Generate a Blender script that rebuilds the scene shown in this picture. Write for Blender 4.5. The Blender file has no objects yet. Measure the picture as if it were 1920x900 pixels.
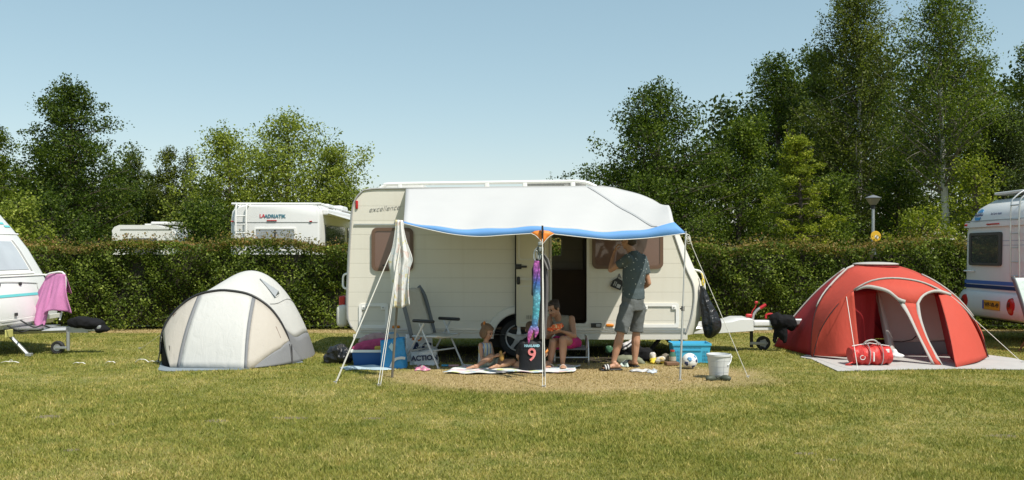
import bpy, bmesh, math, random
import numpy as np
from mathutils import Vector, Matrix
from mathutils.geometry import tessellate_polygon
R = math.radians
random.seed(7)
rng = np.random.default_rng(11)
scene = bpy.context.scene
COL = scene.collection

# ------------------------------------------------------------------ camera
FPX = 1686.0; HZ = 473.0; CAMH = 1.6
cam_d = bpy.data.cameras.new('camera'); cam = bpy.data.objects.new('camera', cam_d); COL.objects.link(cam)
cam.location = (0, 0, CAMH); cam.rotation_euler = (R(90), 0, 0)
cam_d.sensor_width = 36; cam_d.lens = FPX / 1920 * 36; cam_d.shift_y = 23 / 1920
cam_d.clip_start = 0.1; cam_d.clip_end = 2000
scene.camera = cam
# ------------------------------------------------------------------ world + sun
SUN = Vector((0.45, -0.50, 1.0)).normalized()
w = bpy.data.worlds.new("World"); scene.world = w; w.use_nodes = True
nt = w.node_tree; bg = nt.nodes['Background']
sky = nt.nodes.new('ShaderNodeTexSky'); sky.sky_type = 'NISHITA'; sky.sun_disc = False
sky.sun_elevation = math.asin(SUN.z); sky.sun_rotation = math.atan2(SUN.x, SUN.y)
sky.air_density = 1.0; sky.dust_density = 0.3; sky.ozone_density = 1.0; sky.altitude = 0
hs = nt.nodes.new('ShaderNodeHueSaturation'); hs.inputs['Saturation'].default_value = 1.12; hs.inputs['Hue'].default_value = 0.475
gm = nt.nodes.new('ShaderNodeGamma'); gm.inputs['Gamma'].default_value = 0.6
ml = nt.nodes.new('ShaderNodeMix'); ml.data_type = 'RGBA'; ml.blend_type = 'MULTIPLY'; ml.inputs[0].default_value = 1; ml.inputs[7].default_value = (1.42, 1.42, 1.42, 1); ml.clamp_result = False
nt.links.new(sky.outputs[0], gm.inputs[0]); nt.links.new(gm.outputs[0], ml.inputs[6]); nt.links.new(ml.outputs[2], hs.inputs['Color']); nt.links.new(hs.outputs[0], bg.inputs[0])
bg.inputs[1].default_value = 0.15
sd = bpy.data.lights.new('sun', 'SUN'); sd.energy = 4.7; sd.angle = R(0.53); sd.color = (1.0, 0.95, 0.86)
so = bpy.data.objects.new('sun', sd); COL.objects.link(so)
so.rotation_euler = SUN.to_track_quat('Z', 'Y').to_euler()
scene.view_settings.view_transform = 'Standard'; scene.view_settings.look = 'None'
scene.view_settings.gamma = 1.0; scene.view_settings.exposure = 0.28
scene.render.engine = 'CYCLES'
scene.cycles.max_bounces = 6; scene.cycles.diffuse_bounces = 3; scene.cycles.transparent_max_bounces = 6

# ------------------------------------------------------------------ helpers
def P(px, py, Y):
    return Vector(((px - 960) / FPX * Y, Y, CAMH - (py - HZ) / FPX * Y))
def G(px, py):
    Y = CAMH * FPX / (py - HZ)
    return Vector(((px - 960) / FPX * Y, Y, 0))
def lerp(a, b, t): return a + (b - a) * t
def catmull(pts, n=8, closed=False):
    pts = [Vector(p) for p in pts]; out = []
    m = len(pts)
    rngi = range(m) if closed else range(m - 1)
    for i in rngi:
        if closed:
            p0, p1, p2, p3 = pts[(i - 1) % m], pts[i], pts[(i + 1) % m], pts[(i + 2) % m]
        else:
            p1, p2 = pts[i], pts[i + 1]
            p0 = pts[i - 1] if i > 0 else p1 * 2 - p2
            p3 = pts[i + 2] if i + 2 < m else p2 * 2 - p1
        for k in range(n):
            t = k / n
            out.append(0.5 * ((2 * p1) + (p2 - p0) * t + (2 * p0 - 5 * p1 + 4 * p2 - p3) * t * t + (3 * p1 - p0 - 3 * p2 + p3) * t ** 3))
    if not closed: out.append(pts[-1])
    return out
def resample(pts, n):
    d = [0]
    for a, b in zip(pts, pts[1:]): d.append(d[-1] + (b - a).length)
    out = []; j = 0
    for i in range(n):
        s = d[-1] * i / (n - 1)
        while j < len(pts) - 2 and d[j + 1] < s: j += 1
        seg = d[j + 1] - d[j]
        out.append(pts[j].lerp(pts[j + 1], min(1, max(0, (s - d[j]) / seg if seg > 1e-9 else 0))))
    return out
MATS = {}
def _nodes(name):
    m = bpy.data.materials.new(name); m.use_nodes = True
    t = m.node_tree; p = t.nodes['Principled BSDF']; MATS[name] = m
    return m, t, p
def L(t, a, b): t.links.new(a, b)
def coords(t, kind='Object'):
    tc = t.nodes.new('ShaderNodeTexCoord'); return tc.outputs[kind]
def worldpos(t):
    g = t.nodes.new('ShaderNodeNewGeometry'); return g.outputs['Position']
def noise(t, vec, scale, detail=3, rough=.55, dist=0):
    n = t.nodes.new('ShaderNodeTexNoise'); n.inputs['Scale'].default_value = scale
    n.inputs['Detail'].default_value = detail; n.inputs['Roughness'].default_value = rough; n.inputs['Distortion'].default_value = dist
    if vec is not None: L(t, vec, n.inputs['Vector'])
    return n.outputs['Fac']
def ramp(t, fac, stops, interp='LINEAR'):
    r = t.nodes.new('ShaderNodeValToRGB'); r.color_ramp.interpolation = interp
    e = r.color_ramp.elements
    while len(e) > 1: e.remove(e[-1])
    e[0].position = stops[0][0]; e[0].color = (*stops[0][1], 1)
    for p, c in stops[1:]:
        x = e.new(p); x.color = (*c, 1)
    L(t, fac, r.inputs[0]); return r.outputs[0]
def mix(t, fac, a, b, mode='MIX'):
    n = t.nodes.new('ShaderNodeMix'); n.data_type = 'RGBA'; n.blend_type = mode
    for s, v in ((n.inputs[0], fac), (n.inputs[6], a), (n.inputs[7], b)):
        if isinstance(v, (int, float)): s.default_value = v
        elif isinstance(v, tuple): s.default_value = (*v, 1)
        else: L(t, v, s)
    return n.outputs[2]
def mth(t, op, a, b=0.0, c=None):
    n = t.nodes.new('ShaderNodeMath'); n.operation = op
    for i, v in enumerate((a, b) if c is None else (a, b, c)):
        if isinstance(v, (int, float)): n.inputs[i].default_value = v
        else: L(t, v, n.inputs[i])
    return n.outputs[0]
def sepxyz(t, v):
    n = t.nodes.new('ShaderNodeSeparateXYZ'); L(t, v, n.inputs[0]); return n.outputs
def bump(t, p, h, strength=.3, dist=.01):
    b = t.nodes.new('ShaderNodeBump'); b.inputs['Strength'].default_value = strength; b.inputs['Distance'].default_value = dist
    L(t, h, b.inputs['Height']); L(t, b.outputs[0], p.inputs['Normal'])
def addtrans(t, p, col, fac):
    tr = t.nodes.new('ShaderNodeBsdfTranslucent'); ms = t.nodes.new('ShaderNodeMixShader')
    if isinstance(col, tuple): tr.inputs[0].default_value = (*col, 1)
    else: L(t, col, tr.inputs[0])
    ms.inputs[0].default_value = fac
    L(t, p.outputs[0], ms.inputs[1]); L(t, tr.outputs[0], ms.inputs[2])
    L(t, ms.outputs[0], t.nodes['Material Output'].inputs['Surface'])
def mat(name, col, rough=.6, var=.08, scale=4, bmp=0, bscale=40, metal=0, trans=0, spec=None, bdist=.01):
    if name in MATS: return MATS[name]
    m, t, p = _nodes(name)
    v = coords(t)
    c = mix(t, noise(t, v, scale, 4), tuple(x * (1 - var) for x in col), tuple(min(1, x * (1 + var)) for x in col))
    L(t, c, p.inputs['Base Color']); p.inputs['Roughness'].default_value = rough; p.inputs['Metallic'].default_value = metal
    if spec is not None: p.inputs['Specular IOR Level'].default_value = spec
    if bmp: bump(t, p, noise(t, v, bscale, 4), bmp, bdist)
    if trans: addtrans(t, p, c, trans)
    return m

ORI = {}
def setp(o, label=None, cat=None, group=None, kind=None):
    if label: o['label'] = label
    if cat: o['category'] = cat
    if group: o['group'] = group
    if kind: o['kind'] = kind
    return o
def thing(name, label, cat, loc=(0, 0, 0), group=None):
    o = bpy.data.objects.new(name, None); COL.objects.link(o); o.location = loc
    o.empty_display_size = .1
    ORI[o] = Vector(loc)
    return setp(o, label, cat, group)
class MB:
    def __init__(s): s.v = []; s.f = []; s.m = []; s.k = 0
    def add(s, vs, fs):
        b = len(s.v); s.v += [Vector(x) for x in vs]
        s.f += [tuple(b + i for i in f) for f in fs]; s.m += [s.k] * len(fs)
        return s
    def box(s, c, d, rot=None):
        c = Vector(c); h = Vector(d) / 2
        vs = [Vector((x * h.x, y * h.y, z * h.z)) for x in (-1, 1) for y in (-1, 1) for z in (-1, 1)]
        if rot is not None:
            M = rot if isinstance(rot, Matrix) else Matrix.Rotation(rot, 3, 'Z')
            vs = [M @ v for v in vs]
        return s.add([c + v for v in vs], [(0, 1, 3, 2), (4, 6, 7, 5), (0, 4, 5, 1), (2, 3, 7, 6), (0, 2, 6, 4), (1, 5, 7, 3)])
    def tube(s, pts, r, n=8, caps=True, flat=1.0, up=None):
        pts = [Vector(p) for p in pts]; m = len(pts)
        rs = r if isinstance(r, (list, tuple)) else [r] * m
        vs = []; a0 = None
        for i, p in enumerate(pts):
            d = (pts[min(i + 1, m - 1)] - pts[max(i - 1, 0)])
            d = d.normalized() if d.length > 1e-9 else Vector((0, 0, 1))
            if a0 is None:
                ref = Vector(up) if up else (Vector((0, 0, 1)) if abs(d.z) < .9 else Vector((1, 0, 0)))
                a = d.cross(ref).normalized()
            else:
                a = (a0 - d * a0.dot(d)); a = a.normalized() if a.length > 1e-6 else d.orthogonal().normalized()
            a0 = a; b = d.cross(a)
            for k in range(n):
                t = 2 * math.pi * k / n
                vs.append(p + a * math.cos(t) * rs[i] + b * math.sin(t) * rs[i] * flat)
        fs = [(i * n + k, i * n + (k + 1) % n, (i + 1) * n + (k + 1) % n, (i + 1) * n + k) for i in range(m - 1) for k in range(n)]
        if caps: fs += [tuple(range(n - 1, -1, -1)), tuple((m - 1) * n + k for k in range(n))]
        return s.add(vs, fs)
    def cyl(s, a, b, r, r2=None, n=12): return s.tube([a, b], [r, r if r2 is None else r2], n)
    def lathe(s, prof, c=(0, 0, 0), n=24, axis='Z', M=None):
        c = Vector(c); vs = []
        for r, h in prof:
            for k in range(n):
                t = 2 * math.pi * k / n
                p = Vector((r * math.cos(t), r * math.sin(t), h))
                if axis == 'Y': p = Vector((p.x, p.z, -p.y))
                if axis == 'X': p = Vector((p.z, p.x, p.y))
                if M: p = M @ p
                vs.append(c + p)
        m = len(prof)
        fs = [(i * n + k, i * n + (k + 1) % n, (i + 1) * n + (k + 1) % n, (i + 1) * n + k) for i in range(m - 1) for k in range(n)]
        return s.add(vs, fs)
    def ell(s, c, r, M=None, n=14, m=10, noise_=0, sd=0):
        c = Vector(c); r = Vector(r) if not isinstance(r, (int, float)) else Vector((r, r, r)); vs = []; rr = random.Random(sd)
        ph = [rr.uniform(0, 6.28) for _ in range(6)]
        for i in range(m + 1):
            a = math.pi * i / m
            for k in range(n):
                t = 2 * math.pi * k / n
                q = Vector((math.sin(a) * math.cos(t), math.sin(a) * math.sin(t), math.cos(a)))
                f = 1 + noise_ * (math.sin(q.x * 5 + ph[0]) + math.sin(q.y * 6 + ph[1]) + math.sin(q.z * 5 + ph[2]) + .6 * math.sin(q.x * 11 + q.z * 9 + ph[3])) / 3
                p = Vector((q.x * r.x, q.y * r.y, q.z * r.z)) * f
                if M: p = M @ p
                vs.append(c + p)
        fs = [(i * n + k, (i + 1) * n + k, (i + 1) * n + (k + 1) % n, i * n + (k + 1) % n) for i in range(m) for k in range(n)]
        return s.add(vs, fs)
    def grid(s, rows, closed=False):
        nu = len(rows[0]); vs = [v for r in rows for v in r]
        fs = [(i * nu + k, i * nu + (k + 1) % nu, (i + 1) * nu + (k + 1) % nu, (i + 1) * nu + k) for i in range(len(rows) - 1) for k in range(nu if closed else nu - 1)]
        return s.add(vs, fs)
    def plate(s, outer, holes, fn, t0, t1):
        """2D polygon (a,b) with holes, extruded between t0 and t1; fn(a,b,t)->xyz"""
        loops = [outer] + list(holes)
        flat = [p for l in loops for p in l]; n = len(flat)
        tri = tessellate_polygon([[Vector((p[0], p[1], 0)) for p in l] for l in loops])
        vs = [fn(p[0], p[1], t0) for p in flat] + [fn(p[0], p[1], t1) for p in flat]
        fs = [tuple(x) for x in tri] + [tuple(n + i for i in reversed(x)) for x in tri]
        b = 0
        for l in loops:
            k = len(l)
            fs += [(b + i, b + (i + 1) % k, n + b + (i + 1) % k, n + b + i) for i in range(k)]; b += k
        return s.add(vs, fs)
    def rbox(s, c, d, rad=.02, seg=3, rot=None):
        bm = bmesh.new(); bmesh.ops.create_cube(bm, size=1)
        for v in bm.verts: v.co = Vector((v.co.x * d[0], v.co.y * d[1], v.co.z * d[2]))
        bmesh.ops.bevel(bm, geom=bm.edges[:] , offset=min(rad, min(d) * .49), segments=seg, affect='EDGES', profile=.5)
        M = None if rot is None else (rot if isinstance(rot, Matrix) else Matrix.Rotation(rot, 3, 'Z'))
        bm.verts.index_update()
        vs = [Vector(c) + ((M @ v.co) if M else v.co) for v in bm.verts]
        fs = [tuple(v.index for v in f.verts) for f in bm.faces]; bm.free()
        return s.add(vs, fs)
    def text(s, txt, size, M, ext=.002, bold=0, shear=0, font=None, align='CENTER', spacing=1.0):
        cu = bpy.data.curves.new('t', 'FONT'); cu.body = txt; cu.size = size; cu.extrude = ext; cu.offset = bold; cu.shear = shear
        cu.align_x = align; cu.align_y = 'CENTER'; cu.resolution_u = 3; cu.space_character = spacing
        o = bpy.data.objects.new('t', cu); COL.objects.link(o)
        dg = bpy.context.evaluated_depsgraph_get(); me = bpy.data.meshes.new_from_object(o.evaluated_get(dg))
        s.add([M @ v.co for v in me.vertices], [tuple(p.vertices) for p in me.polygons])
        bpy.data.objects.remove(o); bpy.data.curves.remove(cu); bpy.data.meshes.remove(me)
        return s
    def build(s, name, mats, parent=None, smooth=None, solid=0, bevel=0, sub=0, loc=None, fix=False, edge=35):
        if not isinstance(mats, (list, tuple)): mats = [mats]
        o0 = ORI[parent] if parent is not None else Vector(loc or (0, 0, 0))
        me = bpy.data.meshes.new(name)
        me.from_pydata([tuple(v - o0) for v in s.v], [], s.f); me.validate()
        if len(me.polygons) == len(s.m): me.polygons.foreach_set('material_index', s.m)
        for m in mats: me.materials.append(m)
        if fix or smooth:
            bm = bmesh.new(); bm.from_mesh(me); bmesh.ops.remove_doubles(bm, verts=bm.verts, dist=1e-5)
            if fix or not solid: bmesh.ops.recalc_face_normals(bm, faces=bm.faces)
            bm.to_mesh(me); bm.free()
        if smooth is True: me.polygons.foreach_set('use_smooth', [True] * len(me.polygons))
        elif smooth == 'auto':
            me.polygons.foreach_set('use_smooth', [True] * len(me.polygons)); me.set_sharp_from_angle(angle=R(edge))
        me.update()
        o = bpy.data.objects.new(name, me); COL.objects.link(o)
        if parent is not None: o.parent = parent
        else: o.location = o0
        ORI[o] = o0
        if bevel:
            b = o.modifiers.new('b', 'BEVEL'); b.width = bevel; b.segments = 2; b.limit_method = 'ANGLE'
        if solid:
            b = o.modifiers.new('s', 'SOLIDIFY'); b.thickness = solid; b.offset = 0
        if sub:
            b = o.modifiers.new('u', 'SUBSURF'); b.levels = sub; b.render_levels = sub
        return o
    def solo(s, name, mats, label, cat, loc, group=None, kind=None, **k):
        return setp(s.build(name, mats, None, loc=loc, **k), label, cat, group, kind)
def build_each(mb, name, mats, parent, **k):
    """one object per connected piece"""
    par = list(range(len(mb.v)))
    def fd(i):
        while par[i] != i: par[i] = par[par[i]]; i = par[i]
        return i
    for f in mb.f:
        for i in f[1:]: par[fd(i)] = fd(f[0])
    groups = {}
    for f in mb.f: groups.setdefault(fd(f[0]), []).append(f)
    out = []
    for g in groups.values():
        ids = sorted({i for f in g for i in f}); mp = {i: j for j, i in enumerate(ids)}; q = MB()
        q.add([mb.v[i] for i in ids], [tuple(mp[i] for i in f) for f in g]); out.append(q.build(name, mats, parent, **k))
    return out
def inpoly(X, Y, poly):
    r = np.zeros(len(X), bool); n = len(poly)
    for i in range(n):
        (x0, y0), (x1, y1) = poly[i], poly[(i + 1) % n]
        c = ((y0 > Y) != (y1 > Y)) & (X < (x1 - x0) * (Y - y0) / ((y1 - y0) or 1e-9) + x0); r ^= c
    return r
SHEET_RED = [(1500, 671), (1520, 674), (1570, 697), (1700, 694), (1800, 693), (1990, 695), (1900, 673), (1830, 664), (1530, 660)]
SHEET_WHITE = [(296, 695), (312, 697), (400, 695), (455, 694), (470, 692), (568, 680), (560, 672), (320, 672), (302, 680)]
BLANKET = [(829, 703), (1075, 700), (1087, 687), (868, 687)]
def npmesh(name, V, F, mats, parent=None, loc=(0, 0, 0), fsize=4):
    o0 = ORI[parent] if parent is not None else Vector(loc)
    V = np.asarray(V, np.float32) - np.array(o0, np.float32)
    me = bpy.data.meshes.new(name); nF = len(F)
    me.vertices.add(len(V)); me.vertices.foreach_set('co', V.ravel())
    me.loops.add(nF * fsize); me.loops.foreach_set('vertex_index', np.asarray(F, np.int32).ravel())
    me.polygons.add(nF); me.polygons.foreach_set('loop_start', np.arange(nF, dtype=np.int32) * fsize)
    try: me.polygons.foreach_set('loop_total', np.full(nF, fsize, np.int32))
    except Exception: pass
    for m in (mats if isinstance(mats, (list, tuple)) else [mats]): me.materials.append(m)
    me.update(calc_edges=True)
    o = bpy.data.objects.new(name, me); COL.objects.link(o)
    if parent is not None: o.parent = parent
    else: o.location = o0
    ORI[o] = o0
    return o
def leafquads(C, size, up=.3, asp=.6, r=None):
    """C: Nx3 centres -> rhombus leaves"""
    r = r or rng; N = len(C)
    n = r.normal(size=(N, 3)); n[:, 2] += up * 2; n /= np.linalg.norm(n, axis=1)[:, None]
    a = r.normal(size=(N, 3)); a -= n * (a * n).sum(1)[:, None]; a /= np.linalg.norm(a, axis=1)[:, None]
    b = np.cross(n, a)
    s = (size * r.uniform(.6, 1.25, N))[:, None]
    V = np.empty((N, 4, 3)); h = n * s * .12
    V[:, 0] = C - a * s * .5; V[:, 1] = C + b * s * .5 * asp - h; V[:, 2] = C + a * s * .5; V[:, 3] = C - b * s * .5 * asp - h
    return V.reshape(-1, 3), np.arange(N * 4).reshape(-1, 4)
def leafmat(name, c1, c2, c3=None, scale=1.2, trans=.35, rough=.55):
    m, t, p = _nodes(name)
    g = t.nodes.new('ShaderNodeNewGeometry')
    st = [(0, c1), (.75, c2)] + ([(1, c3)] if c3 else [])
    c = ramp(t, g.outputs['Random Per Island'], st)
    n = noise(t, worldpos(t), scale, 2)
    c = mix(t, 1.0, c, ramp(t, n, [(.3, (.70, .74, .70)), (.7, (1.30, 1.24, 1.0))]), 'MULTIPLY')
    L(t, c, p.inputs['Base Color']); p.inputs['Roughness'].default_value = rough; p.inputs['Specular IOR Level'].default_value = .22
    addtrans(t, p, mix(t, 1.0, c, (1.25, 1.35, .55), 'MULTIPLY'), trans)
    return m
def quat_to(d, up=(0, 0, 1)):
    """matrix whose Y axis = d, Z ~ up"""
    y = Vector(d).normalized(); u = Vector(up); x = y.cross(u)
    x = x.normalized() if x.length > 1e-6 else Vector((1, 0, 0)); z = x.cross(y)
    return Matrix((x, y, z)).transposed()
# ------------------------------------------------------------------ setting: lawn
HOLLOWS = [(G(a, b).x, G(a, b).y, c, d) for a, b, c, d in ((92, 784, .16, .09), (405, 791, .12, .08), (545, 783, .20, .07), (700, 782, .14, .05), (135, 846, .07, .05), (1880, 815, .14, .08), (1510, 850, .10, .05), (210, 800, .06, .05), (1560, 862, .07, .04))]
def drymask(t):
    pos = worldpos(t); s = sepxyz(t, pos)
    n = noise(t, pos, 1.6, 4, .6)
    def ell(cx, cy, rx, ry):
        a = mth(t, 'POWER', mth(t, 'DIVIDE', mth(t, 'SUBTRACT', s[0], cx), rx), 2.0)
        b = mth(t, 'POWER', mth(t, 'DIVIDE', mth(t, 'SUBTRACT', s[1], cy), ry), 2.0)
        return mth(t, 'ADD', a, b)
    e = mth(t, 'MINIMUM', ell(.85, 11.65, 2.6, 1.5), ell(0, 18.2, 30, .42))
    e = mth(t, 'ADD', e, mth(t, 'MULTIPLY', mth(t, 'SUBTRACT', n, .5), 1.1))
    r = t.nodes.new('ShaderNodeMapRange'); r.interpolation_type = 'SMOOTHSTEP'
    r.inputs[1].default_value = 1.35; r.inputs[2].default_value = .45; L(t, e, r.inputs[0])
    return r.outputs[0]
def lawnmat(name, blades):
    m, t, p = _nodes(name); pos = worldpos(t)
    n1 = noise(t, pos, .55, 4, .6); n2 = noise(t, pos, 3.5, 4, .6)
    base = ramp(t, n1, [(.32, (.215, .222, .046)), (.5, (.300, .280, .076)), (.68, (.395, .345, .128))])
    base = mix(t, 1.0, base, ramp(t, n2, [(.3, (.66, .78, .58)), (.7, (1.24, 1.16, 1.2))]), 'MULTIPLY')
    d = drymask(t)
    if blades:
        g = t.nodes.new('ShaderNodeNewGeometry')
        base = mix(t, 1.0, base, ramp(t, g.outputs['Random Per Island'], [(0, (.68, .78, .6)), (.55, (1.0, 1.03, .9)), (.82, (1.15, 1.12, 1.1)), (.9, (1.5, 1.35, 1.7)), (1, (1.8, 1.6, 2.3))]), 'MULTIPLY')
        dry = ramp(t, g.outputs['Random Per Island'], [(0, (.30, .22, .09)), (.6, (.48, .37, .18)), (1, (.66, .54, .30))])
    else:
        base = mix(t, 1.0, base, (.75, .75, .75), 'MULTIPLY')
        dry = ramp(t, noise(t, pos, 22, 5, .7), [(.3, (.27, .195, .085)), (.7, (.50, .38, .20))])
        # bare, trodden hollows of pale soil
        s_ = sepxyz(t, pos); e = 9.0
        for hx, hy, ra, rb in HOLLOWS: e = mth(t, 'MINIMUM', mth(t, 'ADD', mth(t, 'POWER', mth(t, 'DIVIDE', mth(t, 'SUBTRACT', s_[0], hx), ra), 2.0), mth(t, 'POWER', mth(t, 'DIVIDE', mth(t, 'SUBTRACT', s_[1], hy), rb), 2.0)), e)
        e = mth(t, 'LESS_THAN', mth(t, 'ADD', e, mth(t, 'MULTIPLY', noise(t, pos, 9, 3), .8)), 1.3)
        base = mix(t, e, base, (.20, .165, .10))
        bump(t, p, noise(t, pos, 30, 6, .7), .9, .03)
    c = mix(t, mth(t, 'MULTIPLY', d, .93), base, dry)
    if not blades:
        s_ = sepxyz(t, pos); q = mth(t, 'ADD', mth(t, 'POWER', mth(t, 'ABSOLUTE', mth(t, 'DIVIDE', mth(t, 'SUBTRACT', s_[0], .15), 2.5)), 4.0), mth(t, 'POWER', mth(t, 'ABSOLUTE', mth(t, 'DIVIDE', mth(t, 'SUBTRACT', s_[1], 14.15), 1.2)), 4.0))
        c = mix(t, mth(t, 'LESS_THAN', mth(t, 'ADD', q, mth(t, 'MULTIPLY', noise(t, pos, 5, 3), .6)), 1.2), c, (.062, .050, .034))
    L(t, c, p.inputs['Base Color']); p.inputs['Roughness'].default_value = .7; p.inputs['Specular IOR Level'].default_value = .25
    if blades: addtrans(t, p, mix(t, 1.0, c, (1.2, 1.2, .7), 'MULTIPLY'), .3)
    return m
def gz(x, y): return .018 * math.sin(x * .9 + y * .6) * math.sin(y * .8 - x * .3) * (1 if y < 11 else max(0, (12 - y)))
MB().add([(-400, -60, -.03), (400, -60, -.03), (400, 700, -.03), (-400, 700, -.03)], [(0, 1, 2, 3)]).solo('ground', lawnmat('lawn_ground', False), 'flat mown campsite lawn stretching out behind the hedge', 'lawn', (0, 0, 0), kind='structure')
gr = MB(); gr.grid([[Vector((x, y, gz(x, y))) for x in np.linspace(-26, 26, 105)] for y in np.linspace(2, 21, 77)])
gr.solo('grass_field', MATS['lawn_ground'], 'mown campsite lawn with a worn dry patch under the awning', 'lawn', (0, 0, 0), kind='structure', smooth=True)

def grass():
    N = 470000
    y0, y1 = 5.6, 19.0
    # density ~ 1/Y^1.2 inside the frame
    u = rng.uniform(0, 1, N); k = -.25
    Y = (y0 ** k + u * (y1 ** k - y0 ** k)) ** (1 / k)
    X = rng.uniform(-1, 1, N) * (.60 * Y + 1.3)
    dry = ((X - .85) / 2.5) ** 2 + ((Y - 11.65) / 1.4) ** 2
    keep = (dry > 1) | (rng.uniform(0, 1, N) < .75)
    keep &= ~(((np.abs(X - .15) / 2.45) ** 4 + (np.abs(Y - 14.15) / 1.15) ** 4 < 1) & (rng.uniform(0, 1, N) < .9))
    for hx, hy, ra, rb in HOLLOWS: keep &= (((X - hx) / ra) ** 2 + ((Y - hy) / rb) ** 2 > .8) | (rng.uniform(0, 1, N) < .25)
    for pl in (SHEET_RED, SHEET_WHITE, BLANKET): keep &= ~inpoly(X, Y, [(G(a, b).x, G(a, b).y) for a, b in pl])
    keep &= ~((X > 4.6) & (X < 7.2) & (Y > 13.2) & (Y < 15.4))
    keep &= ~((X > -4.9) & (X < -3.25) & (Y > 12.7) & (Y < 14.8))
    X = X[keep]; Y = Y[keep]; N = len(X)
    Z = np.array([0.018 * math.sin(x * .9 + y * .6) * math.sin(y * .8 - x * .3) * (1 if y < 11 else max(0, (12 - y))) for x, y in zip(X, Y)])
    cl = np.sin(X * 7 + np.sin(Y * 5) * 2) * np.sin(Y * 6 + np.sin(X * 4) * 2)
    cl2 = np.sin(X * 1.3 + 1.1 * np.sin(Y * .9 + 2)) * np.sin(Y * 1.7 + np.sin(X * .8))
    h = (.021 + .003 * cl + .005 * cl2) * rng.uniform(.5, 1.6, N)
    h[((X - .85) / 2.5) ** 2 + ((Y - 11.65) / 1.4) ** 2 < 1] *= .6
    wd = (.0030 + .00035 * Y) * rng.uniform(.7, 1.3, N)
    az = rng.uniform(0, math.pi, N); ta = rng.uniform(0, 6.28, N); tl = h * rng.uniform(.1, 1.3, N)
    V = np.empty((N, 3, 3))
    V[:, 0] = np.c_[X - np.cos(az) * wd, Y - np.sin(az) * wd, Z - .004]
    V[:, 1] = np.c_[X + np.cos(az) * wd, Y + np.sin(az) * wd, Z - .004]
    V[:, 2] = np.c_[X + np.cos(ta) * tl, Y + np.sin(ta) * tl, Z + h]
    o = npmesh('grass', V.reshape(-1, 3), np.arange(N * 3).reshape(-1, 3), lawnmat('grass_blades', True), fsize=3)
    setp(o, 'short mown grass blades mixed with straw coloured dry ones', 'grass', kind='stuff')
grass()

# ------------------------------------------------------------------ hedge
def hedge():
    rt = thing('hedge', 'long clipped green hedge running behind the caravans and tents', 'hedge', (0, 18.9, 0))
    y0, y1, x0, x1, H = 18.45, 19.75, -17.0, 17.0, 1.79
    b = MB(); b.box(((x0 + x1) / 2, (y0 + y1) / 2 + .05, H / 2 - .08), (x1 - x0 - .3, y1 - y0 - .5, H - .32))  # solid dark box behind the leaves, colour standing in for inner shade
    b.build('branches', mat('hedge_dark_core', (.030, .026, .014), .9, .4, 6, .8, 30), rt)
    def topz(x): return H + .05 * np.sin(x * .8) + .055 * np.sin(x * 2.3 + 1) + .03 * np.sin(x * 5.1)
    def bulge(x, z): return .12 * np.sin(x * 1.7 + z * 2) + .11 * np.sin(x * 4.1 - z * 3.3) + .05 * np.sin(x * 9 + z * 7)
    N = 170000
    x = rng.uniform(x0, x1, N); z = rng.uniform(.02, 1, N) ** .9 * topz(x)
    d = np.abs(rng.normal(0, .13, N)); y = y0 + bulge(x, z) + d
    # gaps: drop leaves where a noise field is low
    g = np.sin(x * 6.3 + 2 * np.sin(z * 5)) * np.sin(z * 8 + 2 * np.sin(x * 3.7)) + .6 * np.sin(x * 17 + z * 3) * np.sin(z * 19 - x * 5)
    k = rng.uniform(-1.9, .3, N) < g
    front = np.c_[x, y, z][k]
    N2 = 60000
    x = rng.uniform(x0, x1, N2); y = rng.uniform(y0 - .02, y1, N2)
    z = topz(x) + .03 * np.sin(y * 9 + x * 3) - np.abs(rng.normal(0, .07, N2)) + (rng.uniform(0, 1, N2) < .12) * rng.uniform(0, .20, N2)
    top = np.c_[x, y, z]
    m1 = leafmat('hedge_leaf', (.042, .074, .010), (.125, .172, .024), (.30, .36, .09), 2.0, .35)
    m2 = leafmat('hedge_new_leaf', (.10, .11, .02), (.22, .17, .05), (.30, .16, .08), 2.0, .3)
    V, F = leafquads(front, np.full(len(front), .062), .15, .62)
    npmesh('foliage', V, F, m1, rt)
    V, F = leafquads(top, np.full(len(top), .055), .3, .6)
    npmesh('shoots', V, F, m2, rt)
hedge()

# ------------------------------------------------------------------ trees
M_OAK = leafmat('oak_leaf', (.022, .042, .005), (.062, .100, .011), (.15, .20, .03), .9)
M_MID = leafmat('ash_leaf', (.036, .062, .007), (.105, .150, .017), (.22, .27, .04), .9)
M_LIGHT = leafmat('willow_leaf', (.09, .125, .016), (.23, .28, .042), (.38, .42, .10), .9)
M_BIRCH = leafmat('birch_leaf', (.042, .060, .009), (.105, .135, .022), (.19, .22, .05), .9)
M_YEL = leafmat('maple_leaf', (.095, .13, .011), (.22, .26, .024), (.34, .35, .05), .9)
M_PINE = leafmat('pine_needle', (.026, .044, .010), (.060, .085, .020), (.10, .13, .04), .9, .2)
BARK = mat('bark', (.085, .068, .048), .9, .3, 8, .8, 30)
WBARK = mat('birch_bark', (.50, .49, .44), .8, .35, 9, .5, 30)
def nm_plain(n): return 'birch' not in n and 'poplar' not in n
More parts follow.
